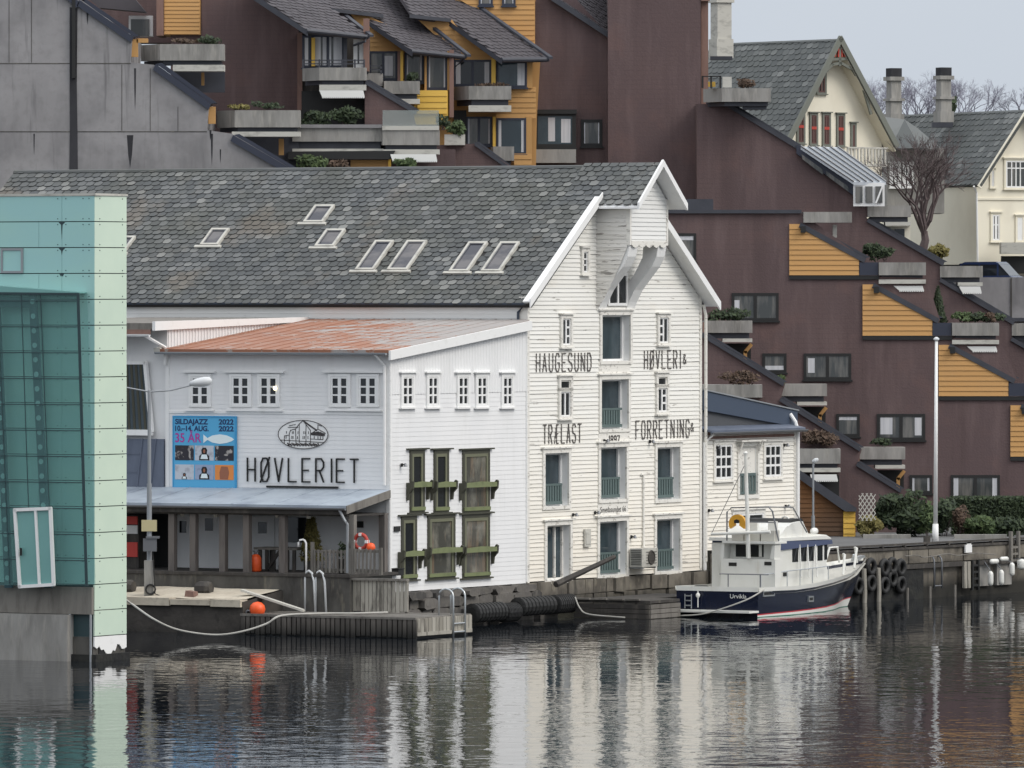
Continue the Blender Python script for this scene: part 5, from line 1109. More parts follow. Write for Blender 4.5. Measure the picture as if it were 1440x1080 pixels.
w5 = [hp_(*q, .55) for q in ((1092, 757), (1104, 741), (1112, 736), (1127, 733), (1135, 750), (1160, 752), (1168, 757))]
mb = MB(BF); mb.prism(w5, .5, K1-.15); mb.build('flybridge_screen', 'gel', bt)
mb = MB(BF); q = [hp_(1106, 737, .8), hp_(1111, 730, .8), hp_(1124, 729, .8), hp_(1127, 734, .8)]; mb.prism(q, .7, K1-.3); mb.build('flybridge_dash', 'black', bt)
c = hp_(1104, 734, 1.2); mb = MB(BF); mb.torus((c[0], 1.2, c[1]), .19, .03, 16, 6, 'x'); mb.pipe([(c[0], 1.2, c[1]), (c[0]+.3, 1.2, c[1]-.2)], .03); mb.build('steering_wheel', 'gel', bt)
a = AB.hit(1024, 714, -.3); b = AB.hit(1088, 713, -.3)
mb = MB(AB); mb.pipe([(a[0], -.4, 2.6), (a[0]-.02, -.35, a[1]-.15), (a[0]+.12, -.3, a[1]), (b[0]-.2, -.3, b[1]), (b[0]-.05, -.3, b[1]-.15), (b[0]+.15, -.2, 2.65)], .03); mb.build('flybridge_rail', 'gutter', bt)
mb = MB(AB); mb.pipe([(b[0]-.2, -.3, b[1]), (b[0]+.0, 1.2, b[1]-.05), (b[0]+.05, 2.2, 2.9)], .025); mb.pipe([(a[0]-.02, -.3, a[1]-.5), (a[0]+1.9, -.3, a[1]-.5)], .02); mb.build('side_rail', 'gutter', bt)
# mast, boom, stay
m0, m1 = AB.hit(1053.5, 785, -.55), AB.hit(1049.5, 640, -.55)
mb = MB(AB); mb.pipe([(m0[0], -.6, m0[1]), (m1[0], -.6, m1[1])], .085, 10, r2=.06); mb.lathe([(.07, 0), (.09, .08), (.03, .14)], (m1[0], -.6, m1[1]), 8); mast = mb.build('mast', 'gel', bt)
b0, b1 = AB.hit(1085, 748, -.6), AB.hit(1002, 751, -.6); mb = MB(AB); mb.pipe([(b0[0], -.7, b0[1]), (b1[0], -.7, b1[1])], .055, 8); mb.build('boom', 'gel', mast)
s0 = AB.hit(1034, 688, -.6); mb = MB(AB); mb.pipe([(b1[0], -.7, b1[1]), (m1[0], -.62, m1[1]-.3)], .012); mb.build('stay', 'gutter', mast)
# rails and fittings
def srail(pts, r=.02, nm='rail', m='steel', par=bt): mb = MB(BF); mb.pipe(pts, r); return mb.build(nm, m, par)
rl = []
for px, py in ((1010, 807), (1040, 807), (1070, 808), (1090, 806), (1107, 803), (1125, 801), (1143, 799), (1166, 796)):
    if px >= 1070: x, z = hp_(px, py, .12); rl.append((x, .12+.02*max(0, x-4), z))
srail(rl, nm='hand_rail')
for i in range(0, len(rl)): x, y, z = rl[i]; srail([(x, y, zd(x)), (x, y, z)], .018, 'stanchion')
a, b = AB.hit(1012, 807, -1.6), AB.hit(1070, 808, -1.6)
mb = MB(AB); mb.pipe([(a[0], -1.6, a[1]), (b[0]+.3, -1.6, b[1])], .022); mb.build('stern_rail', 'gutter', bt)
for px in (1024, 1069): x = AB.hit(px, 807, -1.6)[0]; mb = MB(AB); mb.pipe([(x, -1.6, .9), (x, -1.6, a[1])], .022); mb.build('stanchion', 'gutter', bt)
for px in (1127, 1138, 1149): p, q = hp_(px-2, 766, .3), hp_(px, 812, .14); srail([(q[0], .14, q[1]), (p[0], .32, p[1])], .03, 'grab_post', 'gel')
for s in (1, -1):
    for x0 in (7.9, 9.6):
        e = bd(x0)*.72; e2 = bd(x0+.7)*.6
        srail([(x0, BY-s*e, zd(x0)-.1), (x0+.35, BY-s*e*.9, zd(x0)+.62), (x0+.6, BY-s*e2, zd(x0)+.64), (x0+.75, BY-s*e2, zd(x0+.7))], .045, 'bow_rail', 'gel')
mb = MB(BF); mb.prism([(10.8, 1.64), (11.6, 1.76), (11.5, 1.84), (10.8, 1.76)], BY-.1, BY+.1); mb.lathe([(.1, -.05), (.1, .05)], (10.9, BY, 1.8), 10, 'y'); mb.build('anchor_roller', 'steel', bt)
for q, nm in (((1072, 831, 1088, 838), 'hull_port'), ((1136, 838.5, 1143, 846), 'hull_port')):
    y0 = hullp(hp_(q[0], q[1], 0)[0], .65, 1)[1]; a, b = BF.hit(q[0], q[1], y0), BF.hit(q[2], q[3], y0); mb = MB(BF); mb.ring(a[0], b[0], b[1], a[1], .05, y0-.045, y0+.06); o = mb.build(nm, 'steel', hull); mb = MB(BF); mb.box(a[0]+.04, b[0]-.04, y0-.035, y0+.07, b[1]+.03, a[1]-.03); mb.build('pane', 'black', o)
x, z = BT.hit(981.5, 839, -.1); mb = MB(BT); mb.pipe([(x, -.1, .32), (x, -.1, .9)], .02); mb.lathe([(.03, -.09), (.08, -.03), (.08, .03), (.03, .09)], (x, -.1, z+.05), 8); mb.build('stern_light', 'gel', bt)
c = hp_(1145, 744, 1.3); mb = MB(BF); mb.lathe([(.05, -.2), (.13, -.08), (.13, .08), (.05, .14)], (c[0], 1.3, c[1]-.08), 12, 'x'); mb.pipe([(c[0], 1.3, 2.7), (c[0], 1.3, c[1])], .05); mb.build('search_light', 'gel', bt, smooth=True)
# horseshoe buoy on the flybridge rail
c = AB.hit(1037.5, 736.5, -.45); t = thing('horseshoe_buoy', 'yellow horseshoe lifebuoy strapped to the flybridge rail of the boat', 'lifebuoy', AB.w(c[0], -.45, c[1]))
mb = MB(AB); R1, R2 = .33, .1; cz0 = c[1]
pts = [(c[0]+R1*cos(a), cz0+R1*sin(a)) for a in [(-.18+1.36*k/20)*pi for k in range(21)]]; pin = [(c[0]+R2*cos(a), cz0+R2*sin(a)) for a in [(1.18-1.36*k/20)*pi for k in range(21)]]
mb.prism(pts+pin, -.52, -.38); mb.build('buoy_body', 'buoy_yellow', t)
mb = MB(AB); mb.prism([(c[0]-.09, cz0+.02), (c[0]+.09, cz0+.02), (c[0]+.1, cz0+.12), (c[0], cz0+.16), (c[0]-.1, cz0+.12)], -.56, -.521); mb.build('badge', 'ink', t)
mb = MB(BF); mb.torus((.55, 2.6, 1.0), .2, .07, 16, 8, 'z'); tag(mb.build('deck_tyre', 'rubber'), 'black tyre lying on the aft deck of the boat', 'tyre')
rope('pale mooring rope running from the boat side to the dock at the stern', [BF.w(.25, -.06, .98), BT.w(-.3, -.5, .62), BT.w(-1.6, -.9, .16), BT.w(-2.6, -1.0, .05)], .028)

# ================================================================ RIGHT QUAY
QZ = 2.0; QF = wall(1170, 288, 56)
q0, q1 = QF.hit(1096, 780)[0], 40
mb = MB(QF); mb.box(q0, q1, .02, 3, -1, QZ-.12); struct(mb.build('quay_wall', 'quay_concrete'))
rnd = random.Random(15)
mb = MB(QF); x = q0
while x < q1: wd = rnd.uniform(.8, 1.7); mb.box(x, x+wd-.04, -.06+rnd.uniform(-.03, .03), .3, QZ-.66, QZ-.16); x += wd
struct(mb.build('quay_blocks', 'quay_concrete'))
mb = MB(QF); mb.box(q0, q1, -.25, .5, QZ-.86, QZ-.7); mb.box(q0, q1, -.12, .2, QZ-.14, QZ-.05); struct(mb.build('quay_ledge', 'wood_dark'))
mb = MB(QF); mb.box(q0, 6.2, -.2, .0, -.6, QZ-.9); struct(mb.build('quay_timber_face', 'stone_dark'))
mb = MB(QF); mb.quad((q0, -.1, QZ), (q1, -.1, QZ), (q1, 14, QZ+.03), (q0, 14, QZ+.03)); struct(mb.build('quay_road', 'asphalt'))
mb = MB(QF)
for k in range(14): x = q0+.6+1.6*k; mb.box(x, x+.1, -.14, .0, QZ-.06, QZ+.06)
mb.box(q0, q1, -.13, -.03, QZ+.02, QZ+.1); tag(mb.build('quay_edge_rail', 'wood_dark'), 'low dark timber edge rail along the right quay', 'rail')
def tyre(px, py, k):
    x, z = QF.hit(px, py, -.32); mb = MB(QF); mb.torus((x, -.34, z), .25, .1, 18, 8); o = mb.build('tyre_fender', 'rubber', smooth=True)
    return tag(o, k, 'tyre', 'tyres hung on the right quay')
TY = [(1224, 797, 'black tyre nearest the boat bow on the right quay, between the two pale piles'), (1224, 820, 'low black tyre under the one between the two pale piles'), (1243, 798, 'upper black tyre just right of the second pale pile'), (1243, 823, 'lower black tyre just right of the second pale pile'),
      (1254, 796, 'upper middle tyre of the cluster hung right of the pale piles'), (1254, 813, 'lower middle tyre of the cluster hung right of the pale piles'), (1266, 798, 'upper right end tyre of the cluster on the right quay'), (1266, 822, 'lower right end tyre of the cluster on the right quay'), (1206, 824, 'low black tyre behind the boat bow left of the pale piles')]
for a in TY: tyre(*a)
for px, l in ((1216, 'pale timber pile closest to the boat bow'), (1236, 'pale timber pile between the hanging tyres')):
    x, _ = QF.hit(px, 820, -.35); mb = MB(QF); rr = random.Random(px); mb.pipe([(x-.05, -.35, -.8), (x+.0, -.35, .4), (x-.06, -.35, QZ-.75)], .09, 8); tag(mb.build('quay_pile', 'wood_light'), l, 'pile')
for px, l in ((1276, 'thin grey stake in the water right of the tyre cluster'), (1308, 'thin grey stake in the water below the tubular ladder'), (1343, 'thin grey stake in the water left of the wooden ladder')):
    x, _ = QF.hit(px, 830, -.3); mb = MB(QF); mb.pipe([(x, -.3, -.8), (x, -.3, .45)], .05); tag(mb.build('stake', 'wood_grey'), l, 'stake')
x = QF.hit(1317, 795, -.2)[0]; ladder('quay_ladder', 'grey tubular ladder on the right quay below the flagpole', QF, x-.25, x+.3, -.25, .35, QF.hit(1317, 782, -.25)[1], .3, 'gutter')
x = QF.hit(1368, 800, -.2)[0]; t = thing('wooden_ladder', 'dark wooden ladder on the pale part of the right quay', 'ladder', QF.w(x, -.3, .2))
for dx in (-.22, .22): mb = MB(QF); mb.box(x+dx-.05, x+dx+.05, -.35, -.25, .2, 1.35); mb.build('side_rail', 'black', t)
for k in range(4): mb = MB(QF); mb.box(x-.17, x+.17, -.34, -.27, .35+.25*k, .43+.25*k); mb.build('rung', 'black', t)
x = QF.hit(1426, 770, -.2)[0]; t = thing('dock_ladder', 'grey timber ladder standing above the right quay edge near the fenders', 'ladder', QF.w(x, -.2, 1.2))
for dx in (-.28, .28): mb = MB(QF); mb.box(x+dx-.06, x+dx+.06, -.28, -.16, 1.1, 2.35); mb.build('side_rail', 'wood_grey', t)
for k in range(3): mb = MB(QF); mb.box(x-.22, x+.22, -.26, -.18, 1.2+.25*k, 1.28+.25*k); mb.build('rung', 'wood_grey', t)
a, b, c, d = QF.rect(1373, 788, 1392, 824, -.1); mb = MB(QF); mb.box(a, b, -.12, .0, c, d); mb.box(b+.5, b+1.6, -.12, .0, c, d-.1); struct(mb.build('quay_patch', 'concrete'))
for k, px in enumerate((1355, 1360)):
    x = QF.hit(px, 800, -.2)[0]; mb = MB(QF); mb.box(x-.1, x+.1, -.3, -.2, .3, 1.3); tag(mb.build('fender_board', 'wood_light'), ('left' if k == 0 else 'right')+' pale fender board left of the dark wooden ladder', 'board')
def fend(px, y0, y1, l, hor=False, r=.11):
    x, z1 = QF.hit(px, y0, -.5); _, z0 = QF.hit(px, y1, -.5); h = z1-z0
    t = thing('boat_fender', l, 'fender', QF.w(x, -.5, z0), 'white fenders hanging on the right quay'); mb = MB(QF)
    if hor: mb.lathe([(.03, -.28), (r, -.2), (r, .2), (.03, .28)], (x, -.5, (z0+z1)/2), 10, 'x')
    else: mb.lathe([(.03, 0), (r*.9, h*.1), (r, h*.25), (r, h*.75), (r*.9, h*.88), (.04, h)], (x, -.5, z0), 10)
    mb.build('fender_body', 'gel', t, smooth=True)
    mb = MB(QF); mb.pipe([(x, -.5, z1 if not hor else (z0+z1)/2+.08), (x, -.2, QZ-.7)], .018); mb.build('line', 'gutter', t)
fend(1393, 803, 824, 'long white fender hanging lowest and farthest left on the right quay'); fend(1408, 801, 823, 'long white fender hanging second from the left on the right quay'); fend(1423, 791, 810, 'white fender tilted below the grey timber dock ladder')
fend(1398, 786, 793, 'small white fender lying sideways above the two long hanging ones', True, .1); fend(1412, 783, 789, 'smallest white fender lying sideways on the ledge', True, .09); fend(1437, 786, 801, 'fat white fender at the right edge of the picture', False, .2)
a, b, c, d = QF.rect(1357, 766, 1366, 777, -.15); mb = MB(QF); mb.box(a, b, -.18, -.12, c, d); mb.box(a+.08, b-.08, -.186, -.181, c+.3, c+.34); tag(mb.build('quay_notice', 'trim'), 'small white notice on the right quay wall', 'notice')
rope('grey rope lying along the ledge of the right quay wall', [QF.w(QF.hit(p, q, -.3)[0], -.32, QF.hit(p, q, -.3)[1]) for p, q in ((1272, 782), (1290, 781), (1300, 784), (1330, 779), (1347, 781), (1372, 778), (1400, 780))], .02, 'wood_grey')
# flagpole and small lamp post
FY = 294.5; X = (1315.5-CX)*FY/F
t = thing('flagpole', 'tall white flagpole without a flag on the right quay', 'flagpole', (X, FY, QZ))
mb = MB(); mb.pipe([(X, FY, QZ), (X, FY, zat(737, FY))], .13, 10, r2=.11); mb.build('base', 'trim', t, smooth=True)
mb = MB(); mb.pipe([(X, FY, zat(737, FY)), W(1316.8, 480, FY)], .085, 10, r2=.055); mb.build('pole', 'trim', t, smooth=True)
c = W(1316.8, 479, FY); mb = MB(Fr(c, (1, 0, 0))); mb.lathe([(.03, -.02), (.11, .03), (.11, .08), (.03, .14)], (0, 0, 0), 10); mb.build('finial', 'lamp_plastic', t)
mb = MB(); mb.box(X-.45, X-.2, FY-.1, FY+.1, QZ+.04, QZ+.3); tag(mb.build('bollard_box', 'wood_dark'), 'small dark box at the foot of the flagpole', 'box')
FY = 297; X = (1143.5-CX)*FY/F
t = thing('path_lamp', 'slim grey lamp post with small bent head in front of the ochre shed', 'lamp post', (X, FY, QZ))
mb = MB(); mb.pipe([(X, FY, QZ), (X, FY, zat(725, FY))], .065, 8); mb.pipe([(X, FY, zat(725, FY)), (X, FY, zat(655, FY)), W(1145, 650, FY)], .04, 8); mb.build('pole', 'steel_dull', t)
c = W(1145.5, 648, FY); mb = MB(Fr(c, (1, 0, .3))); mb.lathe([(.04, -.1), (.1, 0), (.08, .12), (.02, .16)], (0, 0, 0), 10, 'x'); mb.build('lamp_head', 'lamp_plastic', t)
# ================================================================ TERRACED HILLSIDE HOUSES (frontal side walls, stepped)
def HF(Y): return Fr((0, Y, 0), (1, 0, 0))
def hx(px, Y): return (px-CX)*Y/F
def hpoly(pts, Y): return [(hx(a, Y), zat(b, Y)) for a, b in pts]
def hb(parent, name, m, x0, y0, x1, y1, Y, th=.3, label=None):
    mb = MB(); mb.box(hx(x0, Y), hx(x1, Y), Y, Y+th, zat(y1, Y), zat(y0, Y)); o = mb.build(name, m, parent)
    return lab(o, label) if label else o
def hp(parent, name, m, pts, Y, th=.3):
    mb = MB(HF(0)); mb.prism(hpoly(pts, Y), Y, Y+th); return mb.build(name, m, parent)
def hboards(parent, name, m, x0, x1r, y0, y1, Y, step=.17):
    """yellow clapboards; x1r = function of pixel row giving the right limit"""
    mb = MB(HF(Y)); za, zb = zat(y1, Y), zat(y0, Y)
    py = lambda z: HY+(H-z)*F/Y
    boards(mb, za, zb, step, lambda z: hx(x0(py(z)), Y), lambda z: hx(x1r(py(z)), Y), lip=.035); return mb.build(name, m, parent, norm=False)
K_ = lambda v: (lambda y: v)
def diag(a, b): return lambda y: a[0]+(b[0]-a[0])*max(0, min(1, (y-a[1])/(b[1]-a[1])))
def capstrip(parent, a, b, Y, w=9, th=.9, m='cap', proud=.12):
    """sloping parapet cap along a->b in pixels, w pixels thick"""
    mb = MB(HF(0)); mb.prism(hpoly([a, b, (b[0]-w*.25, b[1]+w*.55), (a[0]-w*.25, a[1]+w*.55)], Y), Y-proud, Y+th)
    mb.prism(hpoly([(a[0]+w*.55, a[1]-w*.12), (b[0]+w*.5, b[1]-w*.1), (b[0]+.3, b[1]-.3), (a[0]+.3, a[1]-.3)], Y), Y+.15, Y+th)
    return mb.build('parapet_cap', m, parent)
def balcony(parent, xs, x0, x1, yt, yb, Y, band=7, slab=7, xslab=None, back=1.3):
    f = .9; X = lambda p: hx(p, Y)
    pl = [(X(x0), Y), (X(x1), Y), (X(x1), Y+back), (X(xs), Y+back)] if xs < x0 else [(X(x0), Y), (X(x1), Y), (X(x1), Y+back), (X(x0), Y+back)]
    mb = MB(); mb.plan(pl, zat(yb, Y), zat(yt, Y)); o = mb.build('balcony', 'concrete', parent)
    cx_ = sum(p[0] for p in pl)/4
    ins = [(p[0]+(.12 if p[0] < cx_ else -.12)*1, p[1]+.22) for p in pl]
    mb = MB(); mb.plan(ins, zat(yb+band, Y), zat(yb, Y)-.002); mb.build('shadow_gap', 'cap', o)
    if slab:
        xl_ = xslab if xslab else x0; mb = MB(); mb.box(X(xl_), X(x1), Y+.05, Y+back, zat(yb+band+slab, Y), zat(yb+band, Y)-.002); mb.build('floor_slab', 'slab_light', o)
    return o
def awning(parent, x0, x1, y0, y1, Y, skew=0):
    mb = MB(HF(0)); mb.prism(hpoly([(x0, y0), (x1-2, y0), (x1, y1-1.5), (x0+skew, y1-1.5)], Y), Y-.25, Y-.1); n = int((x1-x0)/3)
    for k in range(n): a = x0+skew+(x1-x0-skew)*k/n; b = x0+skew+(x1-x0-skew)*(k+1)/n; mb.prism(hpoly([(a, y1-1.6), (b, y1-1.6), (b-.6, y1+.3), (a+.6, y1+.3)], Y), Y-.25, Y-.22)
    return mb.build('awning', 'awning', parent)
HWR = random.Random(77)
def hwin(parent, x0, y0, x1, y1, Y, cols=2, gm='glass_soft', curt=(), name='window', fm='cap_blue', fw=.09, proud=.05):
    X = lambda p: hx(p, Y); mb = MB(HF(Y)); a, b, c, d = X(x0), X(x1), zat(y1, Y), zat(y0, Y)
    mb.ring(a, b, c, d, fw, -proud, .02); mb.box(a-.05, b+.05, -proud-.06, .0, c-.07, c-.003)
    for k in range(1, cols): xm = a+(b-a)*k/cols; mb.box(xm-fw*.6, xm+fw*.6, -proud, .0, c+fw, d-fw)
    o = mb.build(name, fm, parent); mb = MB(HF(Y)); mb.box(a+fw, b-fw, -.02, -.005, c+fw, d-fw); mb.build('pane', gm, o)
    if not curt: e = HWR.uniform(.06, .16); curt = ((.0, e, 0, 1), (1-e, 1, 0, 1))
    for u0, u1, v0, v1 in curt:
        mb = MB(HF(Y)); mb.box(a+fw+(b-a-2*fw)*u0, a+fw+(b-a-2*fw)*u1, -.026, -.0205, d-fw-(d-c-2*fw)*v1, d-fw-(d-c-2*fw)*v0); mb.build('curtain', 'curtain', o)
    return o
def shrub(label, px, py, w_, h_, Y, n=260, m='leaf_dark', size=.13, cat='shrub', name='balcony_shrub', dy=.5, clumps=9):
    c = W(px, py, Y); s = Y/F; t = thing(name, label, cat, (c.x, c.y, c.z-h_*s/2))
    mb = MB(); leaves(mb, c, (w_*s/2, dy, h_*s/2), int(n*1.7), size*.85, seed=int(px*7+py), clumps=clumps); mb.build('foliage', m, t, norm=False)
    mb = MB(); rr = random.Random(int(px))
    for k in range(4): mb.pipe([(c.x+rr.uniform(-.1, .1), c.y, c.z-h_*s/2), (c.x+rr.uniform(-.3, .3)*w_*s, c.y+rr.uniform(-.1, .1), c.z+rr.uniform(-.1, .25)*h_*s)], .02, 4, r2=.008)
    mb.build('stems', 'twig', t); return t
def proj(p): return CX+F*p.x/p.y, HY+F*(H-p.z)/p.y
def inpoly(x, y, P):
    c = False
    for i in range(len(P)):
        (x1, y1), (x2, y2) = P[i], P[i-1]
        if (y1 > y) != (y2 > y) and x < (x2-x1)*(y-y1)/(y2-y1)+x1: c = not c
    return c
def tile_roof(parent, o, e, r, poly, name='roof', m='tile', w=.33, h=.3, lift=.035, th=.16):
    """o, e = eave ends, r = point up the rake, each (px,py,Y); poly = outline in pixels on that plane"""
    O, E, Q = W(*o), W(*e), W(*r); n = (E-O).cross(Q-O).normalized(); C = Vector((0, 0, H))
    if n.y > 0: n = -n
    def ray(px, py):
        d = Vector(((px-CX)/F, 1, -(py-HY)/F)); return C+d*((O-C).dot(n)/d.dot(n))
    pts = [ray(*p) for p in poly]; mb = MB(); mb.slab([p-n*.02 for p in pts], -n*th); ro = mb.build(name, m, parent)
    fr = Fr(O, E-O, Q-O); fr.ey = -n
    # coordinates of the outline in the skewed frame
    a, b = fr.ex, fr.ez; g = a.dot(b); xs, zs = [], []
    for p in pts:
        q = p-O; da, db = q.dot(a), q.dot(b); zs.append((db-g*da)/(1-g*g)); xs.append((da-g*db)/(1-g*g))
    mb = MB(fr); slates(mb, min(xs)-.5, max(xs)+.5, min(zs), max(zs), w, h, inside=lambda x, z: inpoly(*proj(fr.w(x, 0, z)), poly), lift=lift, jit=.0)
    mb.build('tiles', [m, m], ro, norm=False); return ro
# ---------------- concrete gable wall, far left
Y = 318
ch = thing('concrete_house', 'grey stained concrete stepped house wall with two planter balconies at upper left', 'house', (hx(200, Y), Y+2, 6))
CW = [(-80, -60), (20, -60), (112, -2), (186, 53), (184, 88), (216, 91), (294, 147), (291, 183), (326, 188), (414, 240), (414, 420), (-80, 420)]
hp(ch, 'wall', 'concrete_wall', CW, Y, 8)
mb = MB(HF(Y))
for x0, y0, x1, y1 in ((-80, 88.6, 184, 89.8), (-80, 184.5, 291, 185.7), (12.5, -10, 13.2, 88), (44, -10, 44.8, 88), (171, 91, 171.8, 184), (211, 96, 211.7, 184), (250, 150, 250.7, 184)): mb.box(hx(x0, Y), hx(x1, Y), -.012, .0, zat(y1, Y), zat(y0, Y))
mb.build('wall_joint', 'concrete_dark', ch)
mb = MB(HF(Y)); mb.prism(hpoly([(98, 10), (109, 12), (108, 120), (109, 184), (109.5, 240), (97.5, 240), (98.5, 184), (98, 100)], Y), -.02, -.001); mb.build('gutter_stain', 'stain', ch)
hb(ch, 'downpipe', 'black', 101, -20, 106, 110, Y-.14, .12)
mb = MB(HF(Y)); rnd = random.Random(21)
for x0, y0, w_, l_ in ((123, 15, 3, 20), (183, 190, 9, 46), (298, 188, 3, 45), (190, 96, 3, 60), (310, 210, 2, 20), (48, 188, 2, 30), (296, 183, 3, 14)): mb.prism(hpoly([(x0-w_/2, y0), (x0+w_/2, y0), (x0+w_*.3, y0+l_*.6), (x0, y0+l_), (x0-w_*.3, y0+l_*.6)], Y), -.006, -.001)
mb.each('water_streak', 'stain', ch)
for a, b in (((84, -20), (112, 3)), ((112, 0), (188, 52)), ((219, 90), (297, 146)), ((328, 190), (414, 240))): capstrip(ch, a, b, Y, 15, 1.4, 'cap_blue')
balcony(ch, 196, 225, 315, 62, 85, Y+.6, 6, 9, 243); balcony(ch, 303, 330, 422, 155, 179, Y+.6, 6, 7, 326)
for x0, y0, x1, y1 in ((185, 55, 194, 80), (192, 54, 208, 60), (293, 150, 303, 174)): hb(ch, 'yellow_post', 'yellow', x0, y0, x1, y1, Y+.25, .3)
hb(ch, 'rear_wall', 'brown', 90, -60, 245, 60, Y+14, 2); hb(ch, 'window_bay', 'trim', 181, 22, 215, 51, Y+9.2, 1); hb(ch, 'bay_pane', 'glass_soft', 184, 27, 210, 50, Y+9.1, .08)
hp(ch, 'bay_roof', 'tile', [(120, -6), (186, -6), (205, 17), (140, 11)], Y+8.5, 1.5)
for q in ((283, 102, 287, 120), (392, 195, 399, 218)): hb(ch, 'yellow_post', 'yellow', *q, Y+1.9, .25)
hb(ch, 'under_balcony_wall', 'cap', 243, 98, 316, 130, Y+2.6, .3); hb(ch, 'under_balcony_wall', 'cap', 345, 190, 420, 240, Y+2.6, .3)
for px, py, w_, h_, l, m in ((297, 57, 44, 16, 'dark green planting on the upper concrete balcony at left', 'leaf_dark'), (258, 57, 40, 8, 'dry low planting on the upper concrete balcony at left', 'leaf_brown'), (374, 149, 44, 15, 'dark green planting on the lower concrete balcony at left', 'leaf_dark'), (335, 151, 36, 7, 'dry low planting on the lower concrete balcony at left', 'leaf_olive')): shrub(l, px, py, w_, h_, Y+1, 160, m, .1)
# ---------------- brown house with yellow panel, left centre (roof A)
Y = 326
ba = thing('brown_terrace_house', 'brown terraced house with glazed balcony and white awning behind the concrete wall', 'house', (hx(400, Y), Y+3, 6))
hp(ba, 'wall', 'brown', [(283, -60), (340, -60), (366, 0), (424, 42), (424, 420), (283, 420)], Y, 6)
hboards(ba, 'yellow_boards', 'yellow', K_(231), K_(281), -20, 48, Y-.2); hb(ba, 'yellow_panel_back', 'yellow', 230, -20, 282, 49, Y-.17, 3)
hb(ba, 'brick_pier', 'brick', 220, -20, 230, 50, Y-.3, 3)
hb(ba, 'recess_wall', 'brown', 240, 49, 283, 420, Y+.1, 3)
hb(ba, 'brick_pier', 'brick', 418, 46, 425, 155, Y-1.6, 1.6)
tile_roof(ba, (433, 42, 321.5), (518, 51, 323), (400, 17, 322.6), [(330, -30), (352, -14), (433, 42), (518, 51), (468, 14), (430, -30)])
mb = MB(); mb.pipe([W(431, 43, 321.3), W(518, 52, 322.8)], .09, 8); mb.pipe([W(515, 52, 322.6), W(514, 58, 322.6), W(497, 64, 323)], .05); mb.each('gutter', 'cap', ba)
mb = MB(); mb.slab([W(352, -12, 322.3), W(433, 43.5, 321.3), W(433, 51, 321.3), W(352, -3, 322.3)], (0, .25, 0)); mb.build('bargeboard', 'cap', ba)
hb(ba, 'inner_wall', 'wood_dark', 420, 40, 520, 180, 324.6, .3)
hwin(ba, 425, 50, 437, 95, 323.6, 1, curt=((.1, .9, 0, 1),)); hwin(ba, 438, 49, 484, 95, 323.5, 2, curt=((0, .25, 0, 1), (.32, .62, 0, 1), (.7, 1, 0, 1)))
hb(ba, 'yellow_post', 'yellow_bright', 438, 53, 443, 93, 323.3, .15); hb(ba, 'dark_post', 'cap', 483, 48, 488, 95, 323.1, .3)
hb(ba, 'brick_pier', 'brick', 511, 26, 519, 100, 323.2, .7)
hwin(ba, 497, 54, 511, 95, 323.6, 1, fm='trim', fw=.16); hb(ba, 'yellow_lintel', 'yellow', 497, 48, 511, 55, 323.5, .2)
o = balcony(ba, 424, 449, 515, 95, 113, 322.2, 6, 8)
mb = MB(HF(322.3)); X = lambda p: hx(p, 322.3)
for py in (84, 89): mb.box(X(425), X(513), -.03, .03, zat(py+1.4, 322.3), zat(py, 322.3))
for px in (426, 449, 463, 481, 499, 512): mb.box(X(px)-.035, X(px)+.035, -.035, .035, zat(96, 322.3), zat(83.5, 322.3))
mb.build('railing', 'cap', o)
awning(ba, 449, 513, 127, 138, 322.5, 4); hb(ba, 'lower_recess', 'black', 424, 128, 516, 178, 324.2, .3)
# dark diagonal garden wall and large planted terrace below
hp(ba, 'diagonal_wall', 'brown', [(513, 116), (518, 118), (580, 158), (600, 230), (513, 230)], 322.6, 1.5); capstrip(ba, (515, 113), (586, 156), 322.6, 9, .6)
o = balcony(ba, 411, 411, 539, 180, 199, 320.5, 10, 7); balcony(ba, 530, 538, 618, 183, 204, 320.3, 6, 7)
hb(ba, 'terrace_rail', 'slab_light', 537.5, 177, 617.5, 183, 320.25, .2); hb(ba, 'terrace_rail', 'concrete_wall', 411, 175, 537, 180, 320.4, .3)
hb(ba, 'glass_screen', 'rail_glass', 538, 155, 617, 177, 320.35, .03)
awning(ba, 549, 615, 217, 228, 320.2, 3)
hb(ba, 'lower_wall', 'brown', 405, 210, 640, 420, 321.8, 2); hp(ba, 'lower_canopy', 'black', [(405, 213), (556, 212), (548, 224), (405, 224)], 320, 1.2)
hb(ba, 'yellow_panel', 'yellow', 493, 225, 549, 260, 320.6, .8); hb(ba, 'yellow_post', 'yellow_bright', 546, 224, 550, 260, 320.5, .1)
for px, py, w_, h_, l, m, n in ((485, 163, 56, 36, 'dark green shrub in the middle of the big planted balcony', 'leaf_dark', 420), (446, 167, 56, 26, 'low dark shrub at the left of the big planted balcony', 'leaf_dark', 320), (434, 229, 58, 22, 'light green shrub left of the small yellow panel behind the ridge', 'leaf_mid', 240), (478, 230, 30, 16, 'brownish shrub left of the small yellow panel behind the ridge', 'leaf_brown', 200), (573, 231, 40, 18, 'green shrub right of the small yellow panel behind the ridge', 'leaf_mid', 260)): shrub(l, px, py, w_, h_, 319.6 if py > 200 else 321.2, n, m, .13)
hb(ba, 'rear_roof', 'tile', 340, -60, 760, 100, 331.5, 3)
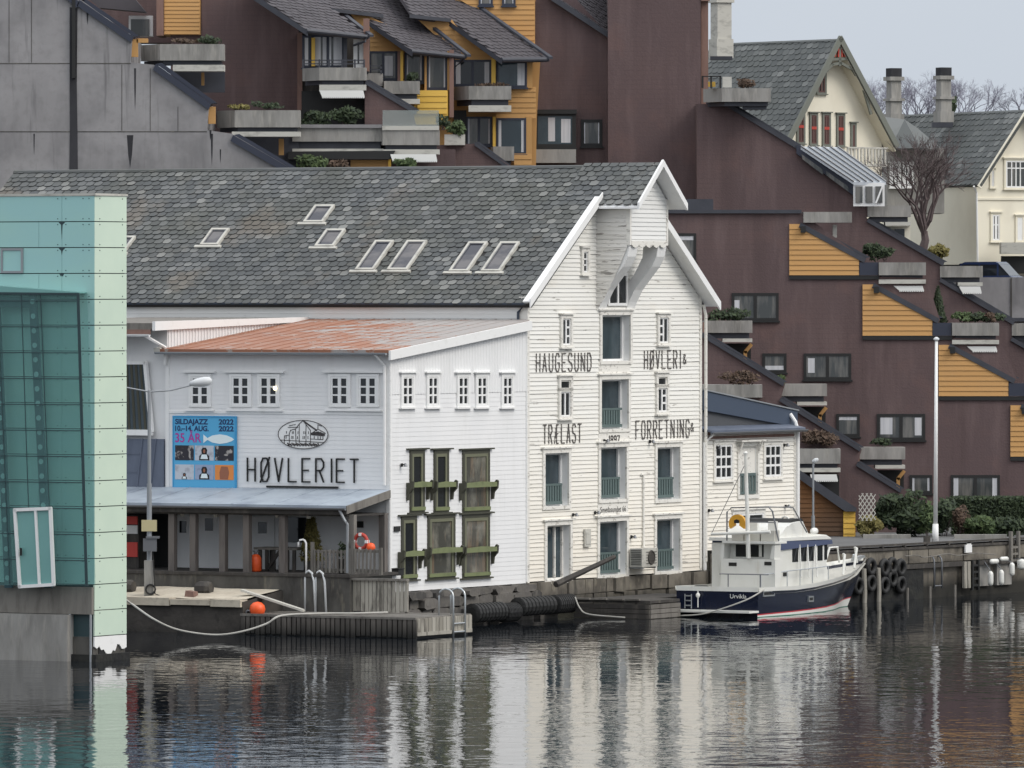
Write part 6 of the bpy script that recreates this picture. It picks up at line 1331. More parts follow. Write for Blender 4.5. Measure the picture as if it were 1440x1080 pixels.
# ---------------- yellow houses B and C
bb = thing('yellow_terrace_house', 'yellow boarded house with big dark windows left of the other yellow one', 'house', (hx(580, 326), 328, 6))
tile_roof(bb, (580, 71, 324.5), (655, 79, 326), (519, 29, 326.4), [(430, -40), (468, 14), (538, 22), (519, 29), (580, 71), (655, 79), (582, 23), (600, -40)])
mb = MB(); mb.pipe([W(578, 72, 324.3), W(655, 80, 325.8)], .09, 8); mb.slab([W(462, 11, 325.6), W(539, 20, 326.6), W(539, 25, 326.6), W(462, 16, 325.6)], (0, .5, 0)); mb.pipe([W(653, 80, 325.7), W(650, 86, 326), W(636, 97, 326.3), W(636, 165, 326.3)], .055); mb.each('gutter', 'cap', bb)
mb = MB(); mb.slab([W(518, 29, 326), W(580, 72, 324.2), W(580, 80, 324.2), W(518, 36, 326)], (0, .25, 0)); mb.build('bargeboard', 'cap', bb)
hboards(bb, 'yellow_gable', 'yellow', K_(519), diag((519, 34), (570, 71)), 34, 72, 326.3, .2)
hp(bb, 'wall', 'yellow', [(490, 16), (505, 16), (636, 78), (636, 420), (519, 420), (510, 40)], 326.6, 3)
hwin(bb, 519, 72, 559, 113, 326.3, 2, curt=((.55, .9, .1, .9),)); hwin(bb, 569, 74, 596, 116, 326.1, 1); hwin(bb, 600, 76, 629, 126, 325.9, 1)
for x0, x1, m in ((559, 563, 'brick'), (563, 567, 'yellow_bright'), (597, 600, 'yellow'), (629, 632, 'yellow')): hb(bb, 'post', m, x0, 72, x1, 127, 325.7, .25)
hb(bb, 'brick_pier', 'brick', 632, 70, 638, 165, 325.5, 1)
hboards(bb, 'yellow_front', 'yellow_bright', K_(587), K_(629), 127, 160, 325.4, .22); hb(bb, 'front_wall', 'yellow_bright', 583, 128, 630, 175, 325.45, .4)
o = balcony(bb, 511, 515, 538, 103, 121, 324.0, 4, 0); o = balcony(bb, 536, 540, 590, 114, 132, 323.8, 7, 7, 560)
mb = MB(HF(324)); X = lambda p: hx(p, 324)
for py in (92, 97): mb.box(X(515), X(537), -.03, .03, zat(py+1.3, 324), zat(py, 324))
for px in (517, 536): mb.box(X(px)-.03, X(px)+.03, -.03, .03, zat(104, 324), zat(92, 324))
mb.build('railing', 'cap', bb)
shrub('dark pot plant behind the balcony of the left yellow house', 580, 107, 18, 20, 324.6, 160, 'leaf_dark', .1)
bc = thing('yellow_corner_house', 'yellow boarded house with concrete balcony beside the wide brown wall', 'house', (hx(700, 328), 331, 6))
tile_roof(bc, (707, 83, 325.5), (770, 83, 327), (632, 28, 327.6), [(540, -40), (582, 22), (634, 28), (707, 83), (770, 82), (662, 5), (600, -40)])
mb = MB(); mb.pipe([W(705, 84, 325.3), W(771, 83.5, 326.9)], .1, 8); mb.slab([W(576, 20, 326.4), W(634, 26, 327.2), W(634, 31, 327.2), W(576, 25, 326.4)], (0, .5, 0)); mb.each('gutter', 'cap', bc)
mb = MB(); mb.slab([W(631, 29, 327.4), W(706, 84, 325.2), W(706, 91, 325.2), W(631, 36, 327.4)], (0, .25, 0)); mb.build('bargeboard', 'cap', bc)
hboards(bc, 'yellow_gable', 'yellow', diag((588, 28), (640, 75)), diag((636, 31), (695, 82)), 28, 84, 327.4, .2)
hp(bc, 'wall', 'yellow', [(600, 26), (636, 30), (760, 82), (755, 165), (750, 420), (620, 420), (638, 84)], 327.8, 3)
hwin(bc, 638, 84, 691, 121, 327.4, 2, gm='glass'); hwin(bc, 698, 86, 741, 123, 327.2, 1, gm='glass_blue', curt=((.72, 1, 0, 1),))
hb(bc, 'post', 'yellow_bright', 691, 82, 697, 120, 327, .3)
hboards(bc, 'yellow_front', 'yellow', K_(697), K_(754), 122, 166, 327.3, .22); hb(bc, 'corner_post', 'yellow', 740, 84, 749, 124, 327.2, .3)
hwin(bc, 655, 164, 692, 205, 327.4, 2); hwin(bc, 698, 166, 740, 217, 327.2, 1, gm='glass_blue'); hb(bc, 'post', 'yellow_bright', 693, 164, 697, 207, 327, .2)
hb(bc, 'corner_post', 'yellow', 740, 164, 748, 240, 327.2, .3); hboards(bc, 'lower_boards', 'yellow', K_(723), K_(748), 216, 240, 327.1, .22)
o = balcony(bc, 638, 659, 719, 121, 140, 325.6, 8, 9)
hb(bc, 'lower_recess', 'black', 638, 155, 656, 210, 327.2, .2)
hp(bc, 'garden_wall', 'brown', [(612, 204), (669, 202), (725, 238), (725, 420), (612, 420)], 323.5, 1.5); capstrip(bc, (669, 200), (722, 238), 323.5, 8, .5)
balcony(bc, 690, 694, 723, 206, 226, 324.5, 4, 0)
hb(bc, 'planter', 'slab_light', 625, 189, 654, 204, 323.2, .6)
shrub('round dull green shrub above the pale planter by the yellow corner house', 640, 180, 34, 26, 323.4, 300, 'leaf_mid', .12); shrub('small brownish plants along the balcony edge of the yellow corner house', 690, 119, 50, 6, 325.9, 160, 'leaf_brown', .08)
shrub('leafy shrub behind the glass balcony screen', 622, 172, 24, 22, 321.5, 180, 'leaf_dark', .1)
for par, a, b in ((ba, (463, 8, 328.0), (520, 52, 322.6)), (bb, (578, 18, 328.5), (657, 80, 325.6)), (bc, (650, -4, 330.4), (772, 83, 326.7))):
    mb = MB(); A, B = W(*a), W(*b); mb.slab([A, B, B+Vector((.16, -.02, 0)), A+Vector((.16, -.02, 0))], (0, 0, .1)); mb.build('rake_trim', 'cap', par)
# ---------------- wide brown wall with slate strip and bay, tower
Y = 330
bd_ = thing('brown_wall_house', 'wide plain brown house wall with dark window bay beside the yellow corner house', 'house', (hx(800, Y), Y+4, 6))
hp(bd_, 'wall', 'brown', [(753, -40), (775, -40), (857, 50), (857, 420), (748, 420)], Y, 8)
tile_roof(bd_, (776, -6, Y-.3), (860, 50, Y-.3), (800, -40, Y+4), [(770, -40), (780, -4), (858, 48), (858, -40)], w=.6, h=.3)
mb = MB(); mb.slab([W(770, -12, Y-.4), W(858, 47, Y-.4), W(858, 55, Y-.4), W(770, -3, Y-.4)], (0, .3, 0)); mb.build('bargeboard', 'cap', bd_)
hboards(bd_, 'yellow_boards', 'yellow', diag((630, -10), (755, 64)), K_(752), -30, 64, Y-.3, .22); hb(bd_, 'yellow_wall', 'yellow', 640, -40, 753, 2, Y-.25, 3); hp(bd_, 'yellow_wall', 'yellow', [(665, 2), (752.5, 2), (752.5, 63), (745, 60)], Y-.25, 3)
hwin(bd_, 673, -10, 693, 8, Y-.35, 1); hwin(bd_, 706, -10, 725, 8, Y-.35, 1)
hb(bd_, 'drain', 'cap', 748, 86, 752, 152, Y-1, .2); hb(bd_, 'drain', 'steel_dull', 753, 88, 755, 150, Y-.6, .2)
o = hwin(bd_, 751, 158, 810, 208, Y-.9, 1, fm='black', fw=.16, gm='glass_blue', curt=((.68, .95, .1, .95), (.3, .5, .05, .9))); hb(o, 'bay_roof', 'black', 749, 154, 811, 160, Y-1.1, 1.1); hb(o, 'bay_side', 'black', 751, 160, 753, 208, Y-.8, .8)
hb(bd_, 'planter', 'concrete', 749, 210, 810, 229, Y-1.2, 1.2)
hwin(bd_, 817, 168, 847, 206, Y, 1, fm='black', fw=.13)
tw = thing('brown_tower', 'tall windowless brown tower block with pale brick edge under the sky', 'tower', (hx(920, Y), Y, 6))
hp(tw, 'wall', 'brown', [(855, -60), (985.5, -60), (985.5, 420), (855, 420)], Y-1.2, 9); hp(tw, 'brick_edge', 'brick', [(986, -60), (996, -60), (996, 420), (986, 420)], Y-1.0, 8)
hb(tw, 'corner_shade_panel', 'concrete_dark', 988, 148, 1002, 276, Y-1.3, .2); hb(tw, 'pipe', 'brick', 1015, 146, 1018, 296, Y-1.35, .1)
mb = MB(); mb.box(hx(985, Y), hx(997, Y), Y-1.25, Y-.9, zat(3, Y), zat(-3, Y)); mb.build('coping', 'brick', tw)
# ---------------- far right stepped wall W1
Y = 326
w1 = thing('upper_stepped_house', 'long stepped brown house wall with conservatory and three grey balconies below the villas', 'house', (hx(1150, Y), Y+4, 6))
hp(w1, 'wall', 'brown', [(980, 146), (1026, 147), (1120, 205), (1222, 285), (1219, 307), (1327, 371), (1322, 391), (1427, 454), (1423, 474), (1470, 500), (1470, 760), (930, 760), (930, 292), (980, 292)], Y, 5)
for a, b in (((1026, 146), (1120, 203)), ((1120, 203), (1221, 286)), ((1221, 307), (1328, 369)), ((1323, 391), (1427, 452)), ((1423, 474), (1470, 501))): capstrip(w1, a, b, Y, 9, .7)
for x0, x1, yt, yb in ((1220, 1281, 289, 305), (1322, 1382, 374, 390), (1423, 1480, 455, 472)): balcony(w1, x0, x0, x1, yt, yb, Y-.1, 7, 5, x0+25)
hb(w1, 'under_wall', 'cream', 1240, 318, 1280, 345, Y+.6, .3); hb(w1, 'small_window', 'glass', 1258, 322, 1272, 345, Y+.55, .04)
awning(w1, 1348, 1380, 403, 413, Y-.1, 5)
balcony(w1, 990, 1015, 1084, 124, 143, Y-1.4, 6, 0); hb(w1, 'balcony_floor', 'cap', 1045, 149, 1078, 154, Y-1, .6)
mb = MB(HF(Y-1.3)); X = lambda p: hx(p, Y-1.3)
for px in (988, 1000, 1013): mb.box(X(px)-.04, X(px)+.04, -.04, .04, zat(125, Y), zat(108, Y))
mb.box(X(988), X(1014), -.04, .04, zat(109.5, Y), zat(108, Y)); mb.build('balcony_frame', 'black', w1)
hb(w1, 'screen_panel', 'slab_light', 1016, 108, 1029, 123, Y-1.3, .06); hb(w1, 'lantern_panel', 'yellow_bright', 996, 115, 1006, 122, Y-1.1, .3)
shrub('row of reddish brown plants on the balcony beside the tower', 1048, 117, 34, 16, Y-.8, 240, 'leaf_brown', .09)
# conservatory
gr = [W(1126, 206, Y-.4), W(1178, 207, Y-.2), W(1246, 256, Y-.4), W(1201, 256, Y-.6)]
mb = MB(); mb.slab(gr, (0, .02, -.12)); o = mb.build('conservatory_roof', 'poly_roof', w1)
mb = MB()
for k in range(6): a = gr[0]*(1-k/5)+gr[1]*(k/5); b = gr[3]*(1-k/5)+gr[2]*(k/5); mb.pipe([tuple(a+Vector((0, -.05, .03))), tuple(b+Vector((0, -.05, .03)))], .035, 4)
mb.build('glazing_bar', 'gutter', o)
hb(w1, 'conservatory_front', 'trim', 1200, 257, 1244, 290, Y-.5, .06); 
for x0 in (1203, 1217, 1231): hb(w1, 'conservatory_pane', 'glass_soft', x0, 262, x0+10, 285, Y-.56, .05)
mb = MB(HF(Y-.62)); strokes(mb, [hpoly([(1232, 285), (1241, 262)], Y-.62)], 0, 0, 1, 1, .07, -.02, .05); mb.build('conservatory_brace', 'trim', w1)
for a, b in (((1127, 217), (1157, 240)), ((1161, 240), (1193, 264))):
    mb = MB(HF(0)); mb.prism(hpoly([a, (a[0]+1, a[1]+7), (b[0], b[1]+6), (b[0]-1, b[1]-2)], Y), Y-.28, Y-.2); mb.build('strip_window', 'glass_soft', w1)
hp(w1, 'conservatory_side', 'cap_blue', [(1120, 204), (1127, 206), (1202, 256), (1202, 276), (1120, 216)], Y-.18, .4)
# ---------------- middle stepped wall W2 with yellow gables
Y = 316
w2 = thing('yellow_gabled_stepped_house', 'stepped brown house with a row of sloping yellow boarded panels on the right', 'house', (hx(1200, Y), Y+4, 3))
hp(w2, 'wall', 'brown', [(930, 298), (1128, 300), (1218, 366), (1209, 388), (1303, 391), (1322, 450), (1310, 474), (1406, 477), (1430, 532), (1418, 558), (1480, 562), (1480, 775), (930, 775)], Y, 6)
hb(w2, 'roof_edge', 'cap', 930, 295, 1127, 300, Y-.15, 1); hb(w2, 'vent_hood', 'cap', 944, 280, 1003, 296, Y+.8, 1.5)
for i in range(4):
    dx, dy = (0, 103, 210, 311)[i], (0, 85, 170, 255)[i]; T = lambda x, y: (x+dx, y+dy)
    hboards(w2, 'yellow_boards', 'yellow', K_(1110+dx), diag(T(1130, 315), T(1208, 364)), 315+dy, 387+dy, Y-.06, .2)
    hp(w2, 'yellow_panel', 'yellow', [T(1110, 315), T(1130, 315), T(1208, 364), T(1208, 387), T(1110, 387)], Y-.05, .045)
    capstrip(w2, T(1126, 313), T(1218, 363), Y, 12, 1.2)
    hb(w2, 'dark_band', 'black', 1110+dx, 387.3+dy, 1236+dx, 393+dy, Y-.08, .075); hb(w2, 'blue_panel', 'cap_blue', 1208.5+dx, 369+dy, 1235+dx, 387+dy, Y-.1, .09)
    hb(w2, 'wall_lamp', 'black', 1126+dx, 318+dy, 1133+dx, 327+dy, Y-.3, .2)
    if i < 3:
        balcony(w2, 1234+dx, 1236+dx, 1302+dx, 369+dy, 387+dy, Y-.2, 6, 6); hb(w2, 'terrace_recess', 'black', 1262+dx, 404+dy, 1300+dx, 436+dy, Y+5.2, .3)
        awning(w2, 1256+dx, 1299+dx, 402+dy, 410+dy, Y+.2, 8)
balcony(w2, 1128, 1130, 1198, 298, 313, Y-.2, 0, 0)
hb(w2, 'pale_post', 'slab_light', 1171, 316, 1177, 334, Y+.3, .2)
for q, c, cu in (((945, 328, 979, 368), 1, ((0, 1, 0, .18),)), ((1029, 412, 1095, 451), 2, ((0, .12, .2, .6),)), ((1072, 497, 1106, 524), 1, ((0, 1, .7, 1),)), ((1130, 497, 1197, 534), 2, ((.04, .2, .1, .8),)),
                 ((1176, 582, 1209, 614), 1, ((0, 1, 0, .2),)), ((1233, 582, 1301, 619), 2, ((.02, .3, .05, .85), (.82, .98, .05, .9))), ((1279, 668, 1311, 694), 1, ()), ((1337, 668, 1406, 702), 2, ())): hwin(w2, *q, Y, c, fm='black', fw=.11, curt=cu)
# ---------------- W3, nearer stepped wall, and W4 with the ochre shed
Y = 308
w3 = thing('lower_stepped_house', 'low stepped brown wall with three grey concrete balconies behind the lean-to house', 'house', (hx(1090, Y), Y+3, 2))
hp(w3, 'wall', 'brown', [(940, 467), (990, 469), (1104, 540), (1098, 560), (1212, 632), (1206, 650), (1268, 690), (1268, 790), (940, 790)], Y, 4)
for a, b in (((988, 468), (1103, 538)), ((1098, 559), (1211, 630)), ((1206, 650), (1268, 688))): capstrip(w3, a, b, Y, 9, .6)
for x0, yt in ((994, 451), (1099, 540), (1209, 629)):
    balcony(w3, x0-7, x0, x0+64, yt, yt+17, Y+4.2, 8, 5, x0+22); hb(w3, 'balcony_end', 'brick', x0-6, yt+2, x0, yt+20, Y+4.1, .1)
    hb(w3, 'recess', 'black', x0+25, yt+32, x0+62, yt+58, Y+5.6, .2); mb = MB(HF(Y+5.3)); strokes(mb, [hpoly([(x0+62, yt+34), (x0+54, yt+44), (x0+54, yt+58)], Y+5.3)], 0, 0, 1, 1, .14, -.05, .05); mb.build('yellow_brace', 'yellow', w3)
for px, py, w_, h_, l, m in ((1022, 443, 66, 22, 'dark shrubs on the balcony just right of the white gable', 'leaf_dark'), (1090, 533, 34, 12, 'small grey green shrub on the middle grey balcony', 'leaf_mid'), (1243, 357, 44, 26, 'dark bushy shrub on the first balcony right of the yellow panels', 'leaf_dark'), (1224, 352, 30, 18, 'dark drooping shrub at the end of the first yellow panel', 'leaf_dark'),
                       (1388, 444, 60, 20, 'dark creeping shrub on the second balcony right of the yellow panels', 'leaf_dark'), (1352, 446, 40, 14, 'low green shrub on the second balcony right of the yellow panels', 'leaf_mid'), (1393, 446, 16, 14, 'brownish dry plant hanging on the second balcony', 'leaf_brown')):
    shrub(l, px, py, w_, h_, 316.6 if px > 1100 else 312.6, 340 if h_ > 14 else 220, m, .12)
def cone_tree(label, px, y0, y1, w_, Y, n=900, m='leaf_dark'):
    s = Y/F; X = hx(px, Y); zb, zt_ = zat(y1, Y), zat(y0, Y); t = thing('conical_conifer', label, 'tree', (X, Y, zb)); rr = random.Random(int(px)); mb = MB()
    for i in range(n):
        h = rr.random()**1.3; r_ = w_*s/2*(1-h)**.8*rr.uniform(.5, 1.08); a = rr.uniform(0, 2*pi); p = Vector((X+r_*cos(a), Y+r_*sin(a), zb+(zt_-zb)*h))
        v = Vector((rr.gauss(0, .5), rr.gauss(0, .5), 1)).normalized()*.1; q = v.orthogonal().normalized()*.04; mb.quad(p-v, p+q, p+v, p-q)
    mb.build('foliage', m, t, norm=False); mb = MB(); mb.pipe([(X, Y, zb-.3), (X, Y, zt_-.2)], .05, 5, r2=.02); mb.build('trunk', 'twig', t)
cone_tree('tall dark conical conifer beside the second yellow panel', 1319, 404, 452, 24, 316.8)
Y = 303
w4 = thing('ochre_shed', 'ochre boarded shed with sloping dark roof edge and bright yellow end', 'shed', (hx(1160, Y), Y+2, QZ))
hp(w4, 'back_wall', 'brown', [(960, 558), (1074, 558), (1098, 574), (1183, 634), (1183, 775), (960, 775)], Y+2.0, 2.4)
hboards(w4, 'ochre_boards', 'ochre_old', K_(1116), diag((1118, 668), (1186, 718)), 668, 760, Y, .18); hp(w4, 'shed_wall', 'ochre_old', [(1116, 664), (1186, 716), (1186, 762), (1116, 762)], Y+.03, 1.8)
hboards(w4, 'yellow_end', 'yellow_bright', K_(1186), K_(1202), 720, 758, Y-.1, .2); hb(w4, 'end_wall', 'yellow_bright', 1186, 719, 1203, 760, Y-.07, 1.8)
mb = MB(HF(0)); mb.prism(hpoly([(1116, 660), (1126, 662), (1204, 714), (1204, 719), (1188, 719), (1116, 668)], Y), Y-.3, Y+2); mb.build('roof_edge', 'cap', w4)
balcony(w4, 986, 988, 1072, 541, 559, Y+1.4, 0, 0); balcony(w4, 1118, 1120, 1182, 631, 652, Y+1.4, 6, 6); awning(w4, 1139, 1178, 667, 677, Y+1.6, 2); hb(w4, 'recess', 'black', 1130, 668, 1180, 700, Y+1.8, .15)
shrub('dry brown creeper spilling over the stained balcony behind the lean-to house', 1040, 532, 84, 20, Y+1.8, 300, 'leaf_brown', .1); shrub('brown dry shrub on the balcony above the ochre shed', 1150, 618, 62, 34, Y+1.8, 420, 'leaf_brown', .12)
shrub('low grey green plant in front of the window above the ochre shed', 1240, 620, 40, 12, 312.8, 160, 'leaf_dark', .1)
# ================================================================ WATER, TERRAIN
mb = MB(); mb.quad((-400, -60, 0), (400, -60, 0), (400, 700, 0), (-400, 700, 0)); struct(mb.build('water', 'water'))
mb = MB(); prof = [(300, -1), (301, 1.9), (322, 1.95), (332, 8.5), (336, 11), (348, 11.6), (375, 12.9), (420, 14), (700, 17)]
mb.add([(x, y, z) for y, z in prof for x in (-420, 420)], [[2*i, 2*i+1, 2*i+3, 2*i+2] for i in range(len(prof)-1)]); struct(mb.build('hillside', 'earth'))
# ---------------- planting along the right quay
YG = 302.5
def bush(name, label, px, py, w_, h_, Y, n, m, size=.16, dy=.8, clumps=14, cat='bush'): return shrub(label, px, py, w_, h_, Y, n, m, size, cat, name, dy, clumps)
bush('garden_bush', 'broad leafy dark green bush beside the white trellis', 1272, 722, 84, 68, 303, 1500, 'leaf_dark', .15, 1.0, 22)
bush('garden_bush', 'lighter green bush on the right side of the broad leafy one', 1302, 728, 44, 56, 302.5, 700, 'leaf_mid', .14, .8, 14)
bush('garden_bush', 'yellowish low bush at the foot of the trellis', 1218, 738, 40, 30, 302, 420, 'leaf_olive', .12, .6, 10)
bush('conifer_bush', 'tall dark conifer mass behind the flagpole', 1328, 722, 44, 66, 304, 900, 'leaf_dark', .14, .9, 14)
bush('juniper_bush', 'low spreading juniper left of centre in front of the clipped hedge', 1378, 740, 60, 32, 303.5, 700, 'leaf_mid', .15, .8, 14)
bush('juniper_bush', 'low spreading juniper at the right in front of the clipped hedge', 1420, 738, 50, 28, 303.5, 520, 'leaf_dark', .15, .8, 12)
bush('bare_bush', 'reddish brown leafless bush between flagpole and clipped hedge', 1352, 728, 30, 46, 303.6, 360, 'leaf_brown', .1, .5, 10)
t = thing('clipped_hedge', 'long clipped dark green hedge below the ground floor windows at right', 'hedge', (hx(1390, 305), 305, QZ))
mb = MB(); rnd = random.Random(31); Y = 305; x0, x1, z0, z1 = hx(1338, Y), hx(1450, Y), 2.0, zat(701, Y)
for i in range(5200):
    f = rnd.random(); p = Vector((rnd.uniform(x0, x1), Y+(rnd.uniform(0, 1.1) if f < .4 else rnd.uniform(-.06, .06)), rnd.uniform(z0, z1) if f > .4 else z1+rnd.uniform(-.05, .04)))
    a = Vector((rnd.gauss(0, 1), rnd.gauss(0, 1), rnd.gauss(0, 1))).normalized()*.085; b = a.orthogonal()*.55; mb.quad(p-a, p+b, p+a, p-b)
mb.build('foliage', 'leaf_dark', t, norm=False)
mb = MB(); mb.box(x0+.1, x1-.1, Y+.12, Y+1.0, z0, z1-.1); mb.build('hedge_core', 'leaf_dark', t)
t = thing('garden_trellis', 'white lattice trellis panel leaning by the leafy bush', 'trellis', W(1219, 730, 301.5))
mb = MB(HF(301.4))
for k in range(-3, 5):
    for s in (1, -1):
        c = 1219+k*6; a, b = (c-13, 732), (c+13, 694)
        if s < 0: a, b = (c+13, 732), (c-13, 694)
        pts = []
        for u in (0, 1): pass
        P0, P1 = [max(0, 0), 1], None
        t0, t1 = 0, 1; dx = b[0]-a[0]
        lo, hi = 1208, 1231
        for bound in (lo, hi):
            tt = (bound-a[0])/dx
            if dx > 0: t0, t1 = (max(t0, tt), t1) if bound == lo else (t0, min(t1, tt))
            else: t0, t1 = (max(t0, tt), t1) if bound == hi else (t0, min(t1, tt))
        if t1-t0 > .12: q = [(a[0]+dx*v, a[1]+(b[1]-a[1])*v) for v in (t0, t1)]; strokes(mb, [hpoly(q, 301.4)], 0, 0, 1, 1, .035, -.02 if s > 0 else 0, .0 if s > 0 else .02)
mb.build('lattice', 'slab_light', t)
for k, (x0, x1, py, l) in enumerate(((1214, 1281, 755, 'long low stone kerb edging the bed under the leafy bush'), (1342, 1416, 750, 'long low stone kerb edging the bed under the junipers'))):
    mb = MB(); Y = 300.6; mb.box(hx(x0, Y), hx(x1, Y), Y, Y+.4, QZ, QZ+.16); tag(mb.build('garden_kerb', 'concrete'), l, 'kerb')
# ---------------- villas on the hill
V1 = thing('gabled_villa', 'cream villa with steep slate gable, red window bars and carved bargeboards', 'house', W(1170, 230, 356))
GF = wall(1172, 352, 38); G_ = lambda pts: GF.poly(pts)
gp = G_([(1103, 186), (1167, 62), (1240, 200), (1240, 330), (1103, 330)]); mb = MB(GF); mb.prism(gp, 0, 7); mb.build('wall', 'cream', V1)
ap = GF.hit(1167, 55); lf, rt = GF.hit(1093, 200), GF.hit(1246, 205)
EB = -GF.ey
sl_ = Vector((ap[0]-lf[0], 0, ap[1]-lf[1]))
def vroof(sign):
    a, b = (lf, ap) if sign > 0 else (rt, ap)
    ezv = GF.ex*(b[0]-a[0])+Vector((0, 0, b[1]-a[1])); fr = Fr(GF.w(a[0], -.7, a[1]), EB if sign > 0 else -EB, ezv); L = ezv.length
    mb = MB(fr); X = (-9, 0) if sign > 0 else (0, 9); mb.box(X[0], X[1], .0, .14, 0, L); ro = mb.build('roof', 'villa_slate', V1)
    mb = MB(fr); slates(mb, X[0], X[1], 0, L, .42, .3, lift=.035); mb.build('slates', ['villa_slate', 'slate_edge_shade'], ro, norm=False)
vroof(1); vroof(-1)
mb = MB(GF); strokes(mb, [[lf, ap]], 0, 0, 1, 1, .26, -.78, -.68); strokes(mb, [[ap, rt]], 0, 0, 1, 1, .26, -.78, -.68); mb.each('bargeboard', 'villa_green', V1); mb = MB(GF); mb.prism([(ap[0], ap[1]-.2), (rt[0], rt[1]-.2), (rt[0], rt[1]-.27), (ap[0], ap[1]-.27)], -.67, .0); mb.build('soffit', 'cream', V1)
mb = MB(GF)
def gl(p, q, w_=.12): strokes(mb, [[GF.hit(*p), GF.hit(*q)]], 0, 0, 1, 1, w_, -.66, -.58)
for p, q in (((1156, 84), (1181, 83)), ((1168, 64), (1168, 92)), ((1146, 104), (1158, 91)), ((1158, 91), (1170, 89)), ((1170, 89), (1186, 98)), ((1186, 98), (1200, 120)), ((1200, 120), (1212, 160))): gl(p, q)
mb.build('gable_ornament', 'villa_green', V1)
mb = MB(GF)
for p, q in (((1161, 80), (1163, 70)), ((1166, 80), (1166.5, 66)), ((1171, 80), (1170.5, 66)), ((1175, 80), (1173, 70))): gl(p, q, .07)
mb.build('red_fretwork', 'red', V1)
for x0, y0, x1, y1 in ((1120, 158, 1131, 200), (1138, 160, 1149, 202), (1156, 160, 1167, 203), (1176, 161, 1187, 204), (1196, 174, 1203, 206), (1148, 98, 1161, 130)):
    rc = GF.rect(x0+2, y0+2, x1-2, y1); o = window(V1, GF, rc, 2, 1, rowcut=[.55], cw=.1, sash=.06, fm='villa_green', sm='red_brown', gm='glass_soft', over=.06, bar=.02)
    if x0 < 1190 and y0 > 120: a, b, c, d = rc; mb = MB(GF); mb.box(a, b, -.075, -.056, c+(d-c)*.5, c+(d-c)*.6); mb.build('red_bar', 'red', o)
a, b, c, d = GF.rect(1188, 207, 1245, 231, -1.3); mb = MB(GF); mb.box(a, b, -1.5, -.1, c-.1, c); mb.box(a, b, -1.5, -1.42, d-.07, d); x = a
while x < b: mb.box(x, x+.09, -1.48, -1.43, c, d-.071); x += .2
mb.build('balcony', 'slab_light', V1)
def chimney(parent, px, y0, y1, w_, Y, m, capm=None, base=None):
    X, s = hx(px, Y), Y/F*w_/2; z0, z1 = zat(y1, Y), zat(y0, Y); h = z1-z0
    mb = MB(); fr = Fr((X, Y, 0), (cos(R(25)), sin(R(25)), 0))
    for a, b, k in ((0, .2, 1.25), (.2, .42, 1), (.42, .47, 1.35), (.47, .78, .92), (.78, .85, 1.3)): mb.box(-s*k, s*k, -s*k, s*k, z0+h*a, z0+h*b-.003, fr=fr)
    o = mb.build('chimney', m, parent); mb = MB(); mb.box(-s*.98, s*.98, -s*.98, s*.98, z0+h*.85, z1, fr=fr); mb.build('chimney_pot', capm or m, o); return o
X = hx(1014, 345); mb = MB(Fr((X, 345, 0), (cos(R(25)), sin(R(25)), 0))); s = 345/F
for a, b, y0, y1 in ((13, 13, 55, 82), (11, 11, -10, 55), (14, 14, 0, 4)): mb.box(-a*s, a*s, -b*s, b*s, zat(y1, 345), zat(y0, 345)-.004)
mb.build('chimney', 'slab_light', V1); hb(V1, 'chimney_flashing', 'cap', 999, 79, 1030, 84, 344, .8)
V2 = thing('slate_roofed_villa', 'cream villa with wide slate roof and two tall chimneys at the right edge', 'house', W(1400, 300, 366))
Y2 = 362; GW = wall(1371, Y2, 26)
gq = GW.poly([(1373, 260), (1440, 162), (1507, 262), (1507, 372), (1373, 372)]); mb = MB(GW); mb.prism(gq, 0, 11); mb.build('wall', 'cream', V2)
LWF = Fr(GW.w(GW.hit(1371, 300)[0], 0, 0), -GW.ey)
ap2, lf2, rt2 = GW.hit(1438, 156), GW.hit(1370, 262), GW.hit(1509, 264)
for sg in (1, -1):
    a, b = (lf2, ap2) if sg > 0 else (rt2, ap2); ezv = GW.ex*(b[0]-a[0])+Vector((0, 0, b[1]-a[1])); fr = Fr(GW.w(a[0], -.5, a[1]+.05), (-GW.ey)*sg, ezv); L = ezv.length; X = (-13, 0) if sg > 0 else (0, 13)
    mb = MB(fr); mb.box(X[0], X[1], 0, .14, 0, L); ro = mb.build('roof', 'villa_slate', V2); mb = MB(fr); slates(mb, X[0], X[1], 0, L, .45, .32, lift=.035); mb.build('slates', ['villa_slate', 'slate_edge_shade'], ro, norm=False)
mb = MB(GW); strokes(mb, [[GW.hit(1371, 262), GW.hit(1438, 156)]], 0, 0, 1, 1, .2, -.5, -.4); mb.build('bargeboard', 'cream', V2)
a = GW.hit(1371, 281); mb = MB(GW); mb.box(a[0], a[0]+6, -.06, 0, a[1], a[1]+.1); mb.build('string_course', 'cream', V2)
mb = MB(GW); x, z = GW.hit(1373, 262); mb.pipe([(x-.3, -.3, z), (x-.05, -.12, z-.3), (x, -.12, z-3.5)], .05); mb.build('downpipe', 'trim', V2)
for q, c, r_ in (((1414, 226, 1442, 264), 4, [.75]), ((1394, 240, 1397, 262), 1, []), ((1395, 302, 1405, 338), 2, [.62]), ((1430, 306, 1437, 338), 2, [.6])): window(V2, GW, GW.rect(*q), c, 1, rowcut=r_, cw=.1, sash=.07, gm='glass_soft' if q[1] < 300 else 'glass', fm='cream')
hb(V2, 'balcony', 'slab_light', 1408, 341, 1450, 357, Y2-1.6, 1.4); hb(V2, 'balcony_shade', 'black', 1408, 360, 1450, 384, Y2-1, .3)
chimney(V2, 1327, 95, 172, 17, 368, 'concrete', 'stain'); chimney(V2, 1257, 96, 176, 17, 372, 'concrete', 'stain')
